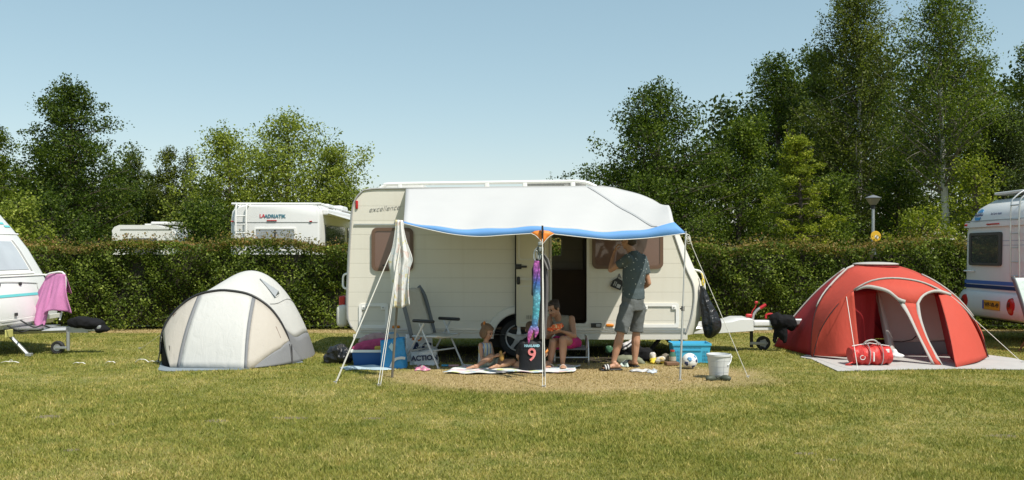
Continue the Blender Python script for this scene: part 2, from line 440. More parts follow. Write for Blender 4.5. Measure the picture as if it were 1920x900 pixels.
def tree(name, label, px, top, wpx, Y, leafm, kind='round', z0=.9, leaves=26000, size=.11, seed=1, bark=None, trunk_r=.12, group='trees behind the hedge', nl=46, dens=1.0, cat='tree', lean=0):
    r = np.random.default_rng(seed)
    X = (px - 960) / FPX * Y; H = CAMH + (HZ - top) / FPX * Y; W = wpx / FPX * Y / 2
    base = np.array([X, Y, 0.0])
    rt = thing(name, label, cat, tuple(base), group)
    def prof(t):
        if kind == 'round': return W * (max(0, 1 - t ** 1.75)) ** .72 * (.86 + .28 * min(1, t * 2.5))
        if kind == 'tall': return W * (1 - t) ** .45 * min(1, .6 + t * 1.6)
        if kind == 'cone': return W * (1 - t) ** .9 + .1
        if kind == 'bush': return W * (max(0, 1 - t ** 2)) ** .5
    tb = MB(); cents = []; wts = []; sgs = []
    def trunk(t): return Vector((X + lean * t * W + .10 * math.sin(t * 5 + seed), Y + .08 * math.cos(t * 4 + seed), H * .97 * t))
    tb.tube([trunk(i / 10) for i in range(11)], [trunk_r * (1 - .93 * i / 10) + .006 for i in range(11)], 8)
    lb = MB()
    for i in range(nl):
        t = ((i + r.uniform(0, .9)) / nl) ** .9; t = min(t, .985)
        z = z0 + (H - z0) * t; az = i * 2.39996 + r.uniform(-.5, .5)
        ln = prof(t) * r.uniform(.62, 1.16)
        rise = {'round': .45, 'tall': .75, 'cone': .0, 'bush': .5}[kind] * ln
        zt = max(.25, min(z - rise, H * .95))
        s = trunk(zt / (H * .97)); e = Vector((s.x + math.cos(az) * ln, s.y + math.sin(az) * ln, z + r.uniform(-.1, .1) * ln))
        mid = s.lerp(e, .5) + Vector((r.uniform(-.1, .1), r.uniform(-.1, .1), r.uniform(-.02, .14))) * ln
        pth = catmull([s, mid, e], 4); br = max(.008, trunk_r * .32 * (1 - t * .7))
        lb.tube(pth, [br * (1 - .8 * j / (len(pth) - 1)) for j in range(len(pth))], 5, caps=False)
        ns = max(2, int(2 + ln * 1.5))
        for j in range(ns):
            q = .30 + .75 * (j + r.uniform(0, 1)) / ns
            b = pth[min(len(pth) - 1, int(min(q, 1) * (len(pth) - 1)))]
            off = Vector(r.normal(size=3)) * (.10 + .15 * ln) ; off.z *= .7
            c = b + off; cents.append(c); q_ = r.uniform(.55, 1.25); wts.append(q_ ** 2); sgs.append(q_)
            if j % 2 == 0: lb.tube([b, b.lerp(c, .6) + Vector((0, 0, .03)), c], [br * .35, br * .25, .004], 4, caps=False)
            if q > .7 and r.uniform() < .55:                   # loose outer sprays
                d = (c - trunk(min(1, zt / H))).normalized() + Vector((0, 0, .5))
                for kk in range(2):
                    c2 = c + d * r.uniform(.15, .34) * (.5 + .2 * W) * (kk + 1) * .6; cents.append(c2); wts.append(.13); sgs.append(.42)
                lb.tube([c, c2], [.01, .003], 4, caps=False)
    cents = np.array([tuple(c) for c in cents]); wts = np.array(wts); wts /= wts.sum()
    n = int(leaves * dens); idx = r.choice(len(cents), n, p=wts)
    size = size * .84; leaves = leaves * 1.6
    sg = min(.22 + .125 * W, .5 * W) * {'round': 1, 'tall': .85, 'cone': .48, 'bush': 1.1}[kind]
    d = r.normal(size=(n, 3)) ; rad = np.linalg.norm(d, axis=1)[:, None]; d = d / rad * r.uniform(.25, 1.0, n)[:, None] ** .45
    d *= sg * np.array(sgs)[idx][:, None]; d *= 1 + .22 * r.normal(size=(n, 1)); d[:, 2] *= .62
    if kind == 'tall': d[:, 2] *= 1.7; d[:, 2] -= .1
    C = cents[idx] + d; C[:, 2] = np.maximum(C[:, 2], .1)
    V, F = leafquads(C, np.full(n, size), .35, .62, r)
    nt_ = len(tb.f); tb.k = 1; tb.add(lb.v, lb.f); tb.build('trunk', [bark or BARK, BARK if nm_plain(name) else mat('grey_bark', (.16, .145, .12), .85, .3, 8, .5, 30)], rt, smooth=True)
    npmesh('crown', V, F, leafm, rt)
    return rt
TR = [
 ('broadleaf_tree', 'pale green tree cut off by the left edge of the photo behind the left caravan', -15, 240, 130, 31, M_MID, 'round', dict(seed=2, leaves=14000)),
 ('oak_tree', 'big dark green oak with ragged top, tallest tree on the left side', 128, 164, 262, 34, M_OAK, 'round', dict(size=.13, seed=3, leaves=46000, nl=80, trunk_r=.17)),
 ('willow_bush', 'grey green willow bush showing just above the slanted nose of the left caravan', 30, 372, 130, 22, M_LIGHT, 'bush', dict(seed=4, leaves=9000, z0=.3, size=.09, cat='bush')),
 ('birch_tree', 'narrow dark birch right behind the edge of the big oak', 248, 288, 85, 41, M_BIRCH, 'tall', dict(seed=5, leaves=12000, bark=WBARK, trunk_r=.08, z0=1.5)),
 ('broadleaf_bush', 'pale leaved shrub in front of the birch beside the big oak', 232, 345, 56, 36.0, M_LIGHT, 'bush', dict(seed=6, leaves=3800, size=.12, z0=.3, nl=20, cat='bush')),
 ('birch_tree', 'slim pointed birch above the far white caravan roof', 316, 276, 62, 40, M_BIRCH, 'tall', dict(seed=7, leaves=10000, bark=WBARK, trunk_r=.07, z0=1.2)),
 ('birch_tree', 'thin see-through birch with white stem left of the light green tree', 352, 284, 52, 40, M_BIRCH, 'tall', dict(seed=8, leaves=5200, bark=WBARK, trunk_r=.09, z0=1.6)),
 ('birch_tree', 'low dark birch standing between the oak and the pointed birch', 282, 340, 70, 43, M_BIRCH, 'tall', dict(seed=9, leaves=9000, bark=WBARK, trunk_r=.07)),
 ('ash_tree', 'wide light green tree spreading above the white motorhome', 535, 222, 345, 33, M_LIGHT, 'round', dict(seed=10, leaves=38000, nl=76, trunk_r=.14, size=.12)),
 ('ash_tree', 'left hand light green tree leaning over the far white caravan', 425, 248, 200, 31, M_LIGHT, 'round', dict(seed=11, leaves=17000, nl=44, size=.11)),
 ('broadleaf_tree', 'light green tree between the motorhome and the white caravan roof', 628, 280, 175, 32, M_LIGHT, 'round', dict(seed=12, leaves=18000, nl=46)),
 ('dark_bush', 'dark round bush behind the hedge just left of the motorhome', 385, 385, 110, 23.5, M_OAK, 'bush', dict(seed=13, leaves=9000, z0=.3, size=.09, cat='bush')),
 ('poplar_tree', 'small treetop peeping over the caravan roof rail', 1030, 332, 60, 44, M_MID, 'tall', dict(seed=14, leaves=1500, nl=20)),
 ('oak_tree', 'round ragged oak beside the front end of the awning', 1235, 168, 325, 27, M_OAK, 'round', dict(seed=15, leaves=44000, nl=80, trunk_r=.15)),
 ('broadleaf_tree', 'mid green tree filling the gap right of the ragged oak', 1390, 222, 200, 28, M_MID, 'round', dict(seed=16, leaves=22000, nl=46)),
 ('oak_tree', 'dark tall oak behind, left shoulder of the right hand wood', 1455, 108, 230, 36, M_OAK, 'round', dict(seed=17, leaves=34000, nl=64, size=.13, trunk_r=.2)),
 ('birch_tree', 'tall drooping birch, highest crown left of the white stemmed poplar', 1608, -30, 300, 33, M_BIRCH, 'tall', dict(seed=18, leaves=72000, nl=125, bark=WBARK, trunk_r=.15, z0=1.5, size=.11)),
 ('broadleaf_tree', 'dark tree in the middle of the wood behind the drooping birch', 1540, 95, 170, 38, M_OAK, 'round', dict(seed=19, leaves=30000, nl=60, size=.14)),
 ('poplar_tree', 'tall airy poplar with a bright white stem right of the lamp', 1768, -25, 250, 28, M_MID, 'tall', dict(seed=20, leaves=32000, nl=95, bark=WBARK, trunk_r=.15, z0=4.2, size=.09)),
 ('broadleaf_tree', 'mid green tree behind and right of the white stemmed poplar', 1840, 105, 190, 34, M_MID, 'round', dict(seed=21, leaves=22000, nl=50)),
 ('pine_tree', 'dark pine above the right hand caravan roof', 1885, 215, 150, 27, M_PINE, 'round', dict(seed=22, leaves=30000, nl=56, size=.09)),
 ('poplar_tree', 'tree with sprigs reaching up at the right edge of the photo', 1930, 75, 110, 32, M_MID, 'tall', dict(seed=23, leaves=15000, nl=46)),
 ('maple_tree', 'yellow green young maple in front of the wood left of the lamp', 1495, 255, 175, 23.5, M_YEL, 'cone', dict(seed=24, leaves=17000, nl=80, z0=.5, size=.085)),
 ('maple_bush', 'yellow green maple branches above the rounded corner of the right caravan', 1832, 300, 90, 22.5, M_YEL, 'bush', dict(seed=25, leaves=5500, nl=30, z0=1.2, size=.085, cat='bush')),
 ('hazel_bush', 'bright green bush bulging over the hedge right of the yellow sign', 1735, 402, 150, 21.2, M_YEL, 'bush', dict(seed=26, leaves=9500, z0=.4, size=.08, cat='bush')),
 ('hazel_bush', 'mid green bush standing behind the hedge left of the lamp', 1560, 330, 120, 24.5, M_MID, 'bush', dict(seed=27, leaves=12000, z0=.4, size=.09, cat='bush')),
 ('hazel_bush', 'low green bush above the hedge next to the awning corner', 1310, 405, 70, 21, M_MID, 'bush', dict(seed=28, leaves=3500, z0=.4, size=.07, nl=24, cat='bush')),
 ('dark_bush', 'dark bush under the ragged oak behind the awning', 1200, 330, 170, 24.5, M_OAK, 'bush', dict(seed=29, leaves=15000, z0=.3, size=.09, cat='bush')),
 ('dark_bush', 'dark bush in shade between lamp and white stemmed poplar', 1680, 300, 150, 30, M_OAK, 'bush', dict(seed=30, leaves=15000, z0=.3, size=.11, cat='bush')),
 ('broadleaf_bush', 'dark thicket under the left oak, behind the hedge', 105, 372, 170, 23.5, M_OAK, 'bush', dict(seed=31, leaves=11000, z0=.3, size=.09, cat='bush')),
]
for nm, lb, px, tp, wp, Y, m, k, kw in TR:
    tree(nm, lb, px, tp, wp, Y, m, k, **kw)
def woods():
    r = np.random.default_rng(5); N = 150000
    pxs = [-300, 0, 100, 240, 330, 430, 640, 700, 760, 1120, 1180, 1300, 1400, 1500, 1700, 1850, 2000, 2300]
    tops = [330, 330, 330, 350, 352, 395, 410, 440, 450, 450, 350, 280, 200, 135, 110, 150, 170, 220]
    nc = 3200
    px = r.uniform(-300, 2250, nc); Yc = r.uniform(40, 46, nc); tp = np.interp(px, pxs, tops) + 22 * np.sin(px * .045) + 14 * np.sin(px * .11)
    Zt = CAMH + (HZ - tp) / FPX * Yc; Zt = np.maximum(Zt, .5); zc = Zt * r.uniform(0.02, 1, nc) ** .8
    C = np.c_[(px - 960) / FPX * Yc, Yc, zc]
    wt = np.ones(nc); idx = r.integers(0, nc, N)
    Q = C[idx] + r.normal(size=(N, 3)) * np.array([.42, .42, .34]); Q[:, 2] = np.maximum(Q[:, 2], .05)
    V, F = leafquads(Q, np.full(N, .24), .3, .65, r)
    o = npmesh('woodland', V, F, leafmat('wood_leaf', (.014, .028, .005), (.040, .065, .010), (.08, .11, .02), .5))
    setp(o, 'far off dark woodland closing the view behind the trees', 'woodland', kind='stuff')
woods()
# ------------------------------------------------------------------ materials for objects
def paintmat(name, col, rough=.35, ribs=0, rib0=0):
    m, t, p = _nodes(name); pos = worldpos(t)
    n = noise(t, pos, 1.5, 4, .6); s = sepxyz(t, pos)
    c = mix(t, n, tuple(x * .95 for x in col), tuple(min(1, x * 1.04) for x in col))
    # rain streaks and road dirt low down
    st = t.nodes.new('ShaderNodeMapping'); L(t, pos, st.inputs[0]); st.inputs['Scale'].default_value = (14, 14, .7)
    k = ramp(t, noise(t, st.outputs[0], 1, 4, .6), [(.52, (1, 1, 1)), (.78, (.88, .86, .80))])
    c = mix(t, .3, c, k, 'MULTIPLY')
    if ribs:
        fr = mth(t, 'FRACT', mth(t, 'DIVIDE', mth(t, 'SUBTRACT', s[2], rib0), ribs))
        ln = mth(t, 'COMPARE', fr, .03, .03)
        c = mix(t, mth(t, 'MULTIPLY', ln, .22), c, (.30, .28, .22))
        h = mth(t, 'ADD', mth(t, 'MULTIPLY', ln, -1), mth(t, 'MULTIPLY', noise(t, pos, 60, 2), .18))
        bump(t, p, h, .35, .006)
    else: bump(t, p, noise(t, pos, 3, 2), .08, .01)
    L(t, c, p.inputs['Base Color']); p.inputs['Roughness'].default_value = rough
    return m
M_CREAM = paintmat('cream_hammered_panel', (.67, .64, .555), .4, .217, .12)
M_CREAMT = paintmat('cream_plastic', (.66, .635, .56), .4)
M_WHITE = paintmat('white_gelcoat', (.68, .68, .66), .3)
M_WPLAS = mat('white_plastic', (.78, .77, .73), .45, .04)
M_ALU = mat('brushed_aluminium', (.55, .55, .54), .38, .08, 20, 0, metal=.85)
M_STEEL = mat('galvanised_steel', (.42, .43, .43), .45, .15, 12, .1, 40, metal=.7)
M_DKM = mat('dark_chassis', (.028, .028, .027), .7, .3, 8)
M_BLK = mat('black_rubber', (.018, .018, .018), .75, .3, 12, .3, 50)
M_BPL = mat('black_plastic', (.02, .02, .021), .45, .2, 10)
M_GREY = mat('grey_trim', (.34, .34, .33), .5, .1)
M_INT = mat('caravan_interior_wood', (.16, .10, .055), .6, .25, 3)
M_RED = mat('red_lens', (.42, .015, .015), .2, .1); M_AMB = mat('amber_lens', (.62, .20, .015), .25, .15, 30)
M_RIM = mat('silver_rim', (.52, .53, .54), .35, .08, 10, metal=.6)
M_ROPE = mat('white_cord', (.66, .64, .58), .8, .12, 60)
def glassmat(name, col, rough=.08):
    m, t, p = _nodes(name)
    c = mix(t, noise(t, worldpos(t), 2.2, 2), col, tuple(x * 1.5 for x in col))
    L(t, c, p.inputs['Base Color']); p.inputs['Roughness'].default_value = rough; p.inputs['Coat Weight'].default_value = .6; p.inputs['Coat Roughness'].default_value = .03
    return m
M_BGLASS = glassmat('brown_tinted_pane', (.115, .070, .055)); M_DGLASS = glassmat('dark_grey_pane', (.035, .042, .042))
M_LGLASS = glassmat('pane_with_pale_blind', (.36, .38, .40))
M_BFRAME = mat('brown_window_frame', (.13, .075, .048), .45, .1)

def rrect(a0, a1, b0, b1, r, n=5):
    pts = []
    for (ca, cb, s0) in ((a1 - r, b1 - r, 0), (a0 + r, b1 - r, 90), (a0 + r, b0 + r, 180), (a1 - r, b0 + r, 270)):
        for k in range(n + 1):
            t = R(s0 + 90 * k / n); pts.append((ca + r * math.cos(t), cb + r * math.sin(t)))
    return pts
def XZ(px, py, Y=13.6): return ((px - 960) / FPX * Y, CAMH - (py - HZ) / FPX * Y)

def loft_body(mb, prof, secs, skip0=False, skip1=False):
    """prof: closed list of (x,z); secs: list of (y, fn(x,z)->(x,z))"""
    rows = []
    for y, f in secs: rows.append([Vector((f(x, z)[0], y, f(x, z)[1])) for x, z in prof])
    mb.grid(rows, closed=True)
def wheel(parent, c, r, w, rimr, axis='Y', face=-1, spokes=5):
    """axle along Y, outer face toward face*Y"""
    wh = MB(); prof = [(rimr * .98, -w / 2), (r * .93, -w / 2), (r * .99, -w * .36), (r, -w * .2), (r, w * .2), (r * .99, w * .36), (r * .93, w / 2), (rimr * .98, w / 2), (rimr * .98, -w / 2)]
    wh.lathe(prof, c, 36, 'Y')
    t = thing('wheel', None, None, c); t.parent = parent; t.location = Vector(c) - ORI[parent]
    wh.build('tyre', M_BLK, t, smooth='auto')
    rm = MB(); y = face * w * .40
    rm.lathe([(rimr * .97, -y * .9), (rimr * .97, y * 1.0), (rimr * .90, y * 1.12), (rimr * .86, y * .8), (rimr * .84, y * .1), (0, y * .1)], (c[0], c[1], c[2]), 36, 'Y') if False else None
    for k in range(36):
        pass
    # rim ring
    pts = [Vector((c[0] + rimr * .93 * math.cos(2 * math.pi * k / 36), c[1] + y, c[2] + rimr * .93 * math.sin(2 * math.pi * k / 36))) for k in range(37)]
    rm.tube(pts, rimr * .07, 6, caps=False)
    for k in range(spokes):
        a = 2 * math.pi * k / spokes + math.pi / 2
        d = Vector((math.cos(a), 0, math.sin(a))); q = Vector((-math.sin(a), 0, math.cos(a)))
        C = Vector(c) + Vector((0, y, 0))
        w0, w1 = rimr * .20, rimr * .11
        vs = []
        for s_, ww in ((.12, w0), (.55, w1), (.93, w1 * 1.15)):
            for sg in (-1, 1):
                for dy in (0, -face * .025): vs.append(C + d * rimr * s_ + q * ww * sg + Vector((0, dy + face * .012 * (1 - s_), 0)))
        rm.add(vs, [(0, 2, 6, 4), (4, 6, 10, 8), (1, 5, 7, 3), (5, 9, 11, 7), (0, 4, 5, 1), (4, 8, 9, 5), (2, 3, 7, 6), (6, 7, 11, 10)])
    rm.cyl(Vector(c) + Vector((0, y - face * .03, 0)), Vector(c) + Vector((0, y + face * .022, 0)), rimr * .26, rimr * .22, 16)
    rm.build('rim', M_RIM, t, fix=True, smooth='auto')
    dk = MB(); dk.cyl(Vector(c) + Vector((0, -face * .02, 0)), Vector(c) + Vector((0, y * .35, 0)), rimr * .86, None, 24)
    dk.build('brake_drum', M_DKM, t)
    return t

# ------------------------------------------------------------------ centre caravan
def centre_caravan():
    Yn, Yf = 13.6, 15.75
    rt = thing('caravan', 'cream touring caravan with open door and blue edged white awning, mid photo', 'caravan', (.1, 14.7, 0), 'touring caravans on the field')
    top = [(673, 628), (660, 615), (653, 598), (652, 560), (655, 480), (660, 400), (665, 377), (676, 362), (692, 355), (763, 353), (1100, 350), (1135, 352), (1200, 366), (1240, 387), (1258, 420), (1264, 441), (1285, 501), (1299, 533), (1301, 560), (1297, 590), (1291, 611), (1285, 628)]
    prof = [XZ(a, b) for a, b in top]
    cx, cz, ar = .105, .29, .385
    zb = prof[0][1]
    a0 = math.asin((zb - cz) / ar) if abs(zb - cz) < ar else 0
    arch = [(cx + ar * math.cos(t), cz + ar * math.sin(t)) for t in np.linspace(a0, math.pi - a0, 14)]
    poly = prof + arch          # bottom right -> arch -> bottom left
    d0, d1 = XZ(1033, 608), XZ(1100, 396)
    door = rrect(d0[0], d1[0], d0[1], d1[1], .05)
    wl = MB(); wl.plate(poly, [door], lambda a, b, t: Vector((a, t, b)), Yn, Yn + .04)
    wl.build('side_wall', M_CREAM, rt)
    fw0, fw1 = XZ(1030, 480, 15.75), XZ(1052, 446, 15.75)
    wf = MB(); wf.plate(prof, [rrect(fw0[0], fw1[0], fw0[1], fw1[1] , .04)], lambda a, b, t: Vector((a, t, b)), Yf - .04, Yf)
    wf.build('rear_side_wall', M_CREAM, rt)
    # roof, front and rear mouldings
    def sec(off, fr, re):
        def f(x, z):
            k = max(0, min(1, (x - 2.0) / .7)); kr = max(0, min(1, (-2.2 - x) / .25))
            zz = max(0, min(1, (z - 2.2) / .3))
            return (x + k * fr * (1 if z < 2.2 else .6) - kr * re, z + off * zz)
        return f
    sk = MB()
    loft_body(sk, prof, [(Yn + .002, sec(.0, 0, 0)), (Yn + .03, sec(.0, .05, .015)), (Yn + .12, sec(.005, .17, .05)), (Yn + .4, sec(.01, .22, .07)), (14.7, sec(.015, .25, .08)),
                         (Yf - .4, sec(.01, .22, .07)), (Yf - .12, sec(.005, .17, .05)), (Yf - .03, sec(.0, .05, .015)), (Yf - .002, sec(0, 0, 0))])
    # drop the underside strip over the wheel: keep as floor
    sk.build('roof', M_CREAMT, rt, smooth='auto', edge=50)
    # aluminium edge rail following the profile
    rail = MB(); e = [Vector((x, Yn - .008, z)) for x, z in prof[1:]]
    rail.tube(catmull(e, 4), .014, 6); rail.build('edge_rail', M_GREY, rt, smooth=True)
    lo = MB()
    zt = XZ(0, 617)[1]
    lo.box((( prof[0][0] + cx - ar) / 2 - .0, Yn - .010, zt), (cx - ar - prof[0][0] - .04, .016, .03))
    lo.box(((cx + ar + prof[-1][0]) / 2, Yn - .010, zt), (prof[-1][0] - cx - ar, .016, .03))
    lo.box(((cx + ar + prof[-1][0]) / 2, Yn - .012, zt - .045), (prof[-1][0] - cx - ar, .02, .012))
    lo.box((( prof[0][0] + cx - ar) / 2, Yn - .012, zt - .045), (cx - ar - prof[0][0] - .04, .02, .012))
    a, b = XZ(664, 421), XZ(745, 421)
    lo.box(((a[0] + 2.0) / 2, Yn - .010, a[1]), (2.0 - a[0], .018, .025))
    lo.build('trim_strip', M_ALU, rt)
    sl = MB(); sl.box(((XZ(1033, 0)[0] + XZ(1290, 0)[0]) / 2, Yn + .03, zb - .03), (2.05, .1, .075)); sl.box((-1.35, Yn + .03, zb - .02), (2.1, .08, .06))
    sl.build('sill', M_CREAMT, rt)
    # wheel arch moulding
    am = MB(); rows = []
    for t in np.linspace(a0 * .6, math.pi * .995, 22):
        rows.append([Vector((cx + q * math.cos(t), y, cz + q * math.sin(t))) for q, y in ((.385, Yn + .03), (.385, Yn - .035), (.40, Yn - .05), (.485, Yn - .04), (.505, Yn - .002))])
    am.grid(rows); am.build('wheel_arch', M_CREAMT, rt, smooth='auto')
    wheel(rt, (cx, Yn + .14, .30), .305, .185, .215)
    dw = MB(); dw.box((cx, Yn + .36, .45), (.95, .02, .65)); dw.box((.2, 14.6, .33), (5.2, .10, .10)); dw.box((.2, 14.0, .33), (5.0, .05, .12)); dw.box((cx, 14.65, .30), (.08, 1.9, .08))
    dw.box((.2, 14.7, .395), (4.9, 2.0, .02)); dw.build('chassis', M_DKM, rt)
    # interior
    it = MB(); x0, x1 = d0[0], d1[0]
    it.box((x0 - .55, 14.9, 1.2), (.04, 1.55, 1.6)); it.box((x1 + .12, 14.65, 1.2), (.04, 1.9, 1.6)); it.box((0.6, 15.45, .85), (1.9, .5, .9)); it.box((.6, 14.7, .44), (2.2, 2.0, .03)); it.box((.6, 15.5, 2.2), (1.9, .4, .35))
    it.build('cupboards', M_INT, rt)
    fr = MB()
    po = rrect(d0[0] - .02, d1[0] + .035, d0[1] - .03, d1[1] + .03, .06); pi_ = rrect(d0[0] + .012, d1[0] - .0, d0[1] + .012, d1[1] - .012, .05)
    fr.plate(po, [pi_], lambda a, b, t: Vector((a, t, b)), Yn - .012, Yn + .045); fr.build('door_frame', M_CREAMT, rt)
    # door leaf swung fully open, flat against the wall
    L0, L1 = XZ(968, 612), XZ(1028, 398)
    y = Yn - .075
    dl = MB(); dl.plate(rrect(L0[0], L1[0], L0[1], L1[1], .045), [], lambda a, b, t: Vector((a, t, b)), y, y + .045)
    do = dl.build('door', mat('door_inner_panel', (.66, .61, .47), .5, .05), rt, bevel=.004)
    tr = MB(); tr.plate(rrect(L0[0] + .03, L1[0] - .03, XZ(0, 488)[1], L1[1] - .04, .04), [rrect(L0[0] + .055, L1[0] - .055, XZ(0, 485)[1], L1[1] - .065, .03)], lambda a, b, t: Vector((a, t, b)), y - .022, y)
    tr.box(((L0[0] + L1[0]) / 2 + .02, y - .018, XZ(0, 523)[1]), (L1[0] - L0[0] - .05, .03, .035))
    tr.plate(rrect(L0[0] + .05, L1[0] - .05, L0[1] + .06, XZ(0, 535)[1], .03), [rrect(L0[0] + .058, L1[0] - .058, L0[1] + .068, XZ(0, 537)[1], .03)], lambda a, b, t: Vector((a, t, b)), y - .006, y)
    tr.build('door_moulding', M_CREAMT, do)
    vt = MB()
    for k in range(6): vt.box((XZ(988 + k * 3.2, 0)[0], y - .004, XZ(0, 594)[1]), (.010, .006, .055))
    vt.build('door_vent', mat('vent_slots', (.25, .22, .16), .6), do)
    hn = MB(); a = P(968, 500, y - .03); hn.rbox(a + Vector((.03, 0, 0)), (.10, .03, .075), .012); hn.rbox(a + Vector((.10, -.01, 0)), (.12, .025, .03), .01); b = P(972, 526, y - .03); hn.rbox(b + Vector((0, 0, 0)), (.05, .04, .12), .02)
    build_each(hn, 'handle', M_BPL, do, smooth='auto')
    ed = MB(); ed.box((L0[0] - .012, y + .03, (L0[1] + L1[1]) / 2), (.018, .07, L1[1] - L0[1])); ed.build('door_seal', M_BLK, do)
    # windows
    def win(x0, x1, y0, y1, nm='window'):
        a, b = XZ(x0, y1), XZ(x1, y0)
        m = MB(); m.plate(rrect(a[0], b[0], a[1], b[1], .085, 7), [rrect(a[0] + .05, b[0] - .05, a[1] + .05, b[1] - .05, .05, 7)], lambda p, q, t: Vector((p, t, q)), Yn - .035, Yn + .005)
        f = m.build(nm, M_BFRAME, rt, bevel=.008)
        g = MB(); g.plate(rrect(a[0] + .04, b[0] - .04, a[1] + .04, b[1] - .04, .055, 7), [], lambda p, q, t: Vector((p, t, q)), Yn - .024, Yn - .002)
        g.build('pane', M_BGLASS, f)
        k = MB()
        for xx in (.3, .7): k.rbox((lerp(a[0], b[0], xx), Yn - .035, a[1] + .085), (.05, .02, .02), .006)
        build_each(k, 'latch', M_BPL, f)
        return f
    win(697, 775, 427, 508); win(1110, 1243, 420, 504)
    # hatches
    def hatch(x0, x1, y0, y1, nm, b_=.045):
        a, b = XZ(x0, y1), XZ(x1, y0)
        m = MB(); m.plate(rrect(a[0], b[0], a[1], b[1], .04), [rrect(a[0] + b_, b[0] - b_, a[1] + b_, b[1] - b_, .03)], lambda p, q, t: Vector((p, t, q)), Yn - .018, Yn)
        for s_ in (a[0] + b_ + .03, b[0] - b_ - .03): m.rbox((s_, Yn - .014, b[1] - b_ - .02), (.07, .02, .06), .012)
        f = m.build(nm, M_WPLAS, rt, bevel=.004)
        k = MB()
        for s_ in (a[0] + b_ + .03, b[0] - b_ - .03): k.cyl((s_, Yn - .03, b[1] - b_ - .015), (s_, Yn - .022, b[1] - b_ - .015), .012)
        build_each(k, 'lock', M_GREY, f); return f
    hatch(673, 728, 569, 615, 'service_hatch'); hatch(1200, 1273, 568, 614, 'locker_hatch', .05)
    for px in (742.5, 1143.5):
        m = MB(); m.rbox(P(px, 610 if px > 1000 else 613, Yn - .012), (.118, .03, .045), .014); m.build('marker_lamp', M_AMB, rt, smooth='auto')
    m = MB(); m.rbox(P(1118, 610, Yn - .015), (.155, .03, .065), .008); so_ = m.build('mains_socket', M_BPL, rt); m = MB(); m.rbox(P(1122, 610, Yn - .034), (.07, .01, .045), .004); m.build('flap', M_GREY, so_)
    m = MB(); m.rbox(P(669, 384, Yn - .01), (.04, .035, .13), .015); m.build('side_lamp', M_RED, rt, smooth='auto')
    # rear bumper, lamp and grab handle (just peeping out behind the rear edge)
    m = MB(); m.rbox((-2.61, 14.7, .62), (.17, 1.9, .34), .07, 4); m.build('rear_bumper', M_CREAMT, rt, smooth='auto')
    m = MB(); m.rbox((-2.63, 14.0, .84), (.09, .22, .17), .02); m.rbox((-2.63, 15.4, .84), (.09, .22, .17), .02); build_each(m, 'rear_lamp', M_RED, rt)
    m = MB(); m.tube(catmull([(-2.50, 13.82, 1.28), (-2.585, 13.84, 1.25), (-2.605, 13.86, 1.16), (-2.59, 13.84, 1.06), (-2.50, 13.82, 1.03)], 4), .016, 8); m.build('grab_handle', M_WPLAS, rt, smooth=True)
    m = MB(); m.tube(catmull([P(1302, 506, 13.72), P(1314, 510, 13.74), P(1319, 524, 13.74), P(1321, 545, 13.74), P(1314, 548, 13.74)], 4), .017, 8); m.build('grab_handle', M_WPLAS, rt, smooth=True)
    # lettering
    m = MB(); m.text('excellence', .112, Matrix.Translation(P(720, 391, Yn - .006)) @ Matrix.Rotation(R(5), 4, 'Y').inverted() @ Matrix.Rotation(R(90), 4, 'X'), .001, shear=.45, bold=-.0015)
    m.build('lettering', mat('grey_decal', (.16, .16, .16), .5), rt)
    # roof rack
    m = MB(); zr = 2.70
    rr = catmull([P(713, 353, 13.82), P(722, 348, 13.82), P(738, 345, 13.82), P(900, 342.5, 13.82), P(1040, 340.5, 13.82), P(1092, 341, 13.82), P(1118, 350, 13.82)], 6)
    m.tube(rr, .028, 8); m.tube([v + Vector((0, 1.7, 0)) for v in rr], .028, 8)
    for px in (750, 913, 984, 1074):
        p = P(px, 344, 13.82)
        for dy in (0, 1.7): m.rbox(p + Vector((0, dy, -.045)), (.075, .05, .13), .015)
    m.build('roof_rack', M_WHITE, rt, smooth='auto')
    m = MB(); m.rbox((-1.72, 14.6, 2.66), (.62, .6, .09), .03); m.build('roof_hatch', M_WHITE, rt)
    m = MB(); m.rbox((.72, 14.75, 2.72), (1.0, .6, .035), .01); m.build('solar_panel', mat('solar_glass', (.05, .055, .07), .25), rt)
    # drawbar
    m = MB(); Yc = 14.7
    for s_ in (-.5, .5): m.tube([(2.4, Yc + s_, .36), (4.15, Yc + s_ * .1, .44)], .035, 6)
    m.tube([(4.0, Yc, .44), (4.55, Yc, .46)], .045, 8); m.rbox((4.68, Yc, .46), (.22, .11, .11), .03)
    m.build('drawbar', M_STEEL, rt)
    m = MB(); tp = [(1295, 610), (1322, 610), (1345, 606), (1372, 603), (1388, 598), (1411, 598), (1413, 621), (1345, 626), (1290, 627)]
    pl = [XZ(a, b, 14.35) for a, b in tp]
    rows = [[Vector((x, yy, lerp(.42, z, q))) if True else 0 for x, z in pl] for yy, q in ((14.33, .9), (14.36, 1), (15.04, 1), (15.07, .9))]
    m.grid(rows, closed=True); m.add(rows[0], [tuple(range(len(pl)))]); m.add(rows[-1], [tuple(range(len(pl)))])
    m.build('drawbar_cover', M_WHITE, rt, smooth='auto', edge=40)
    m = MB(); m.rbox(P(1429, 606, 14.55), (.31, .16, .10), .03); m.rbox(P(1429, 616, 14.55), (.30, .12, .05), .01); m.build('coupling', M_WHITE, rt)
    m = MB(); m.tube(catmull([P(1411, 603, 14.6), P(1413, 590, 14.6), P(1420, 581, 14.6), P(1426, 577, 14.6)], 4), .022, 8); hb = m.build('brake_lever', M_ALU, rt, smooth=True)
    m = MB(); m.tube([P(1425, 578, 14.6), P(1436, 571, 14.6)], .026, 8); m.build('grip', mat('red_plastic', (.45, .02, .025), .4), hb)
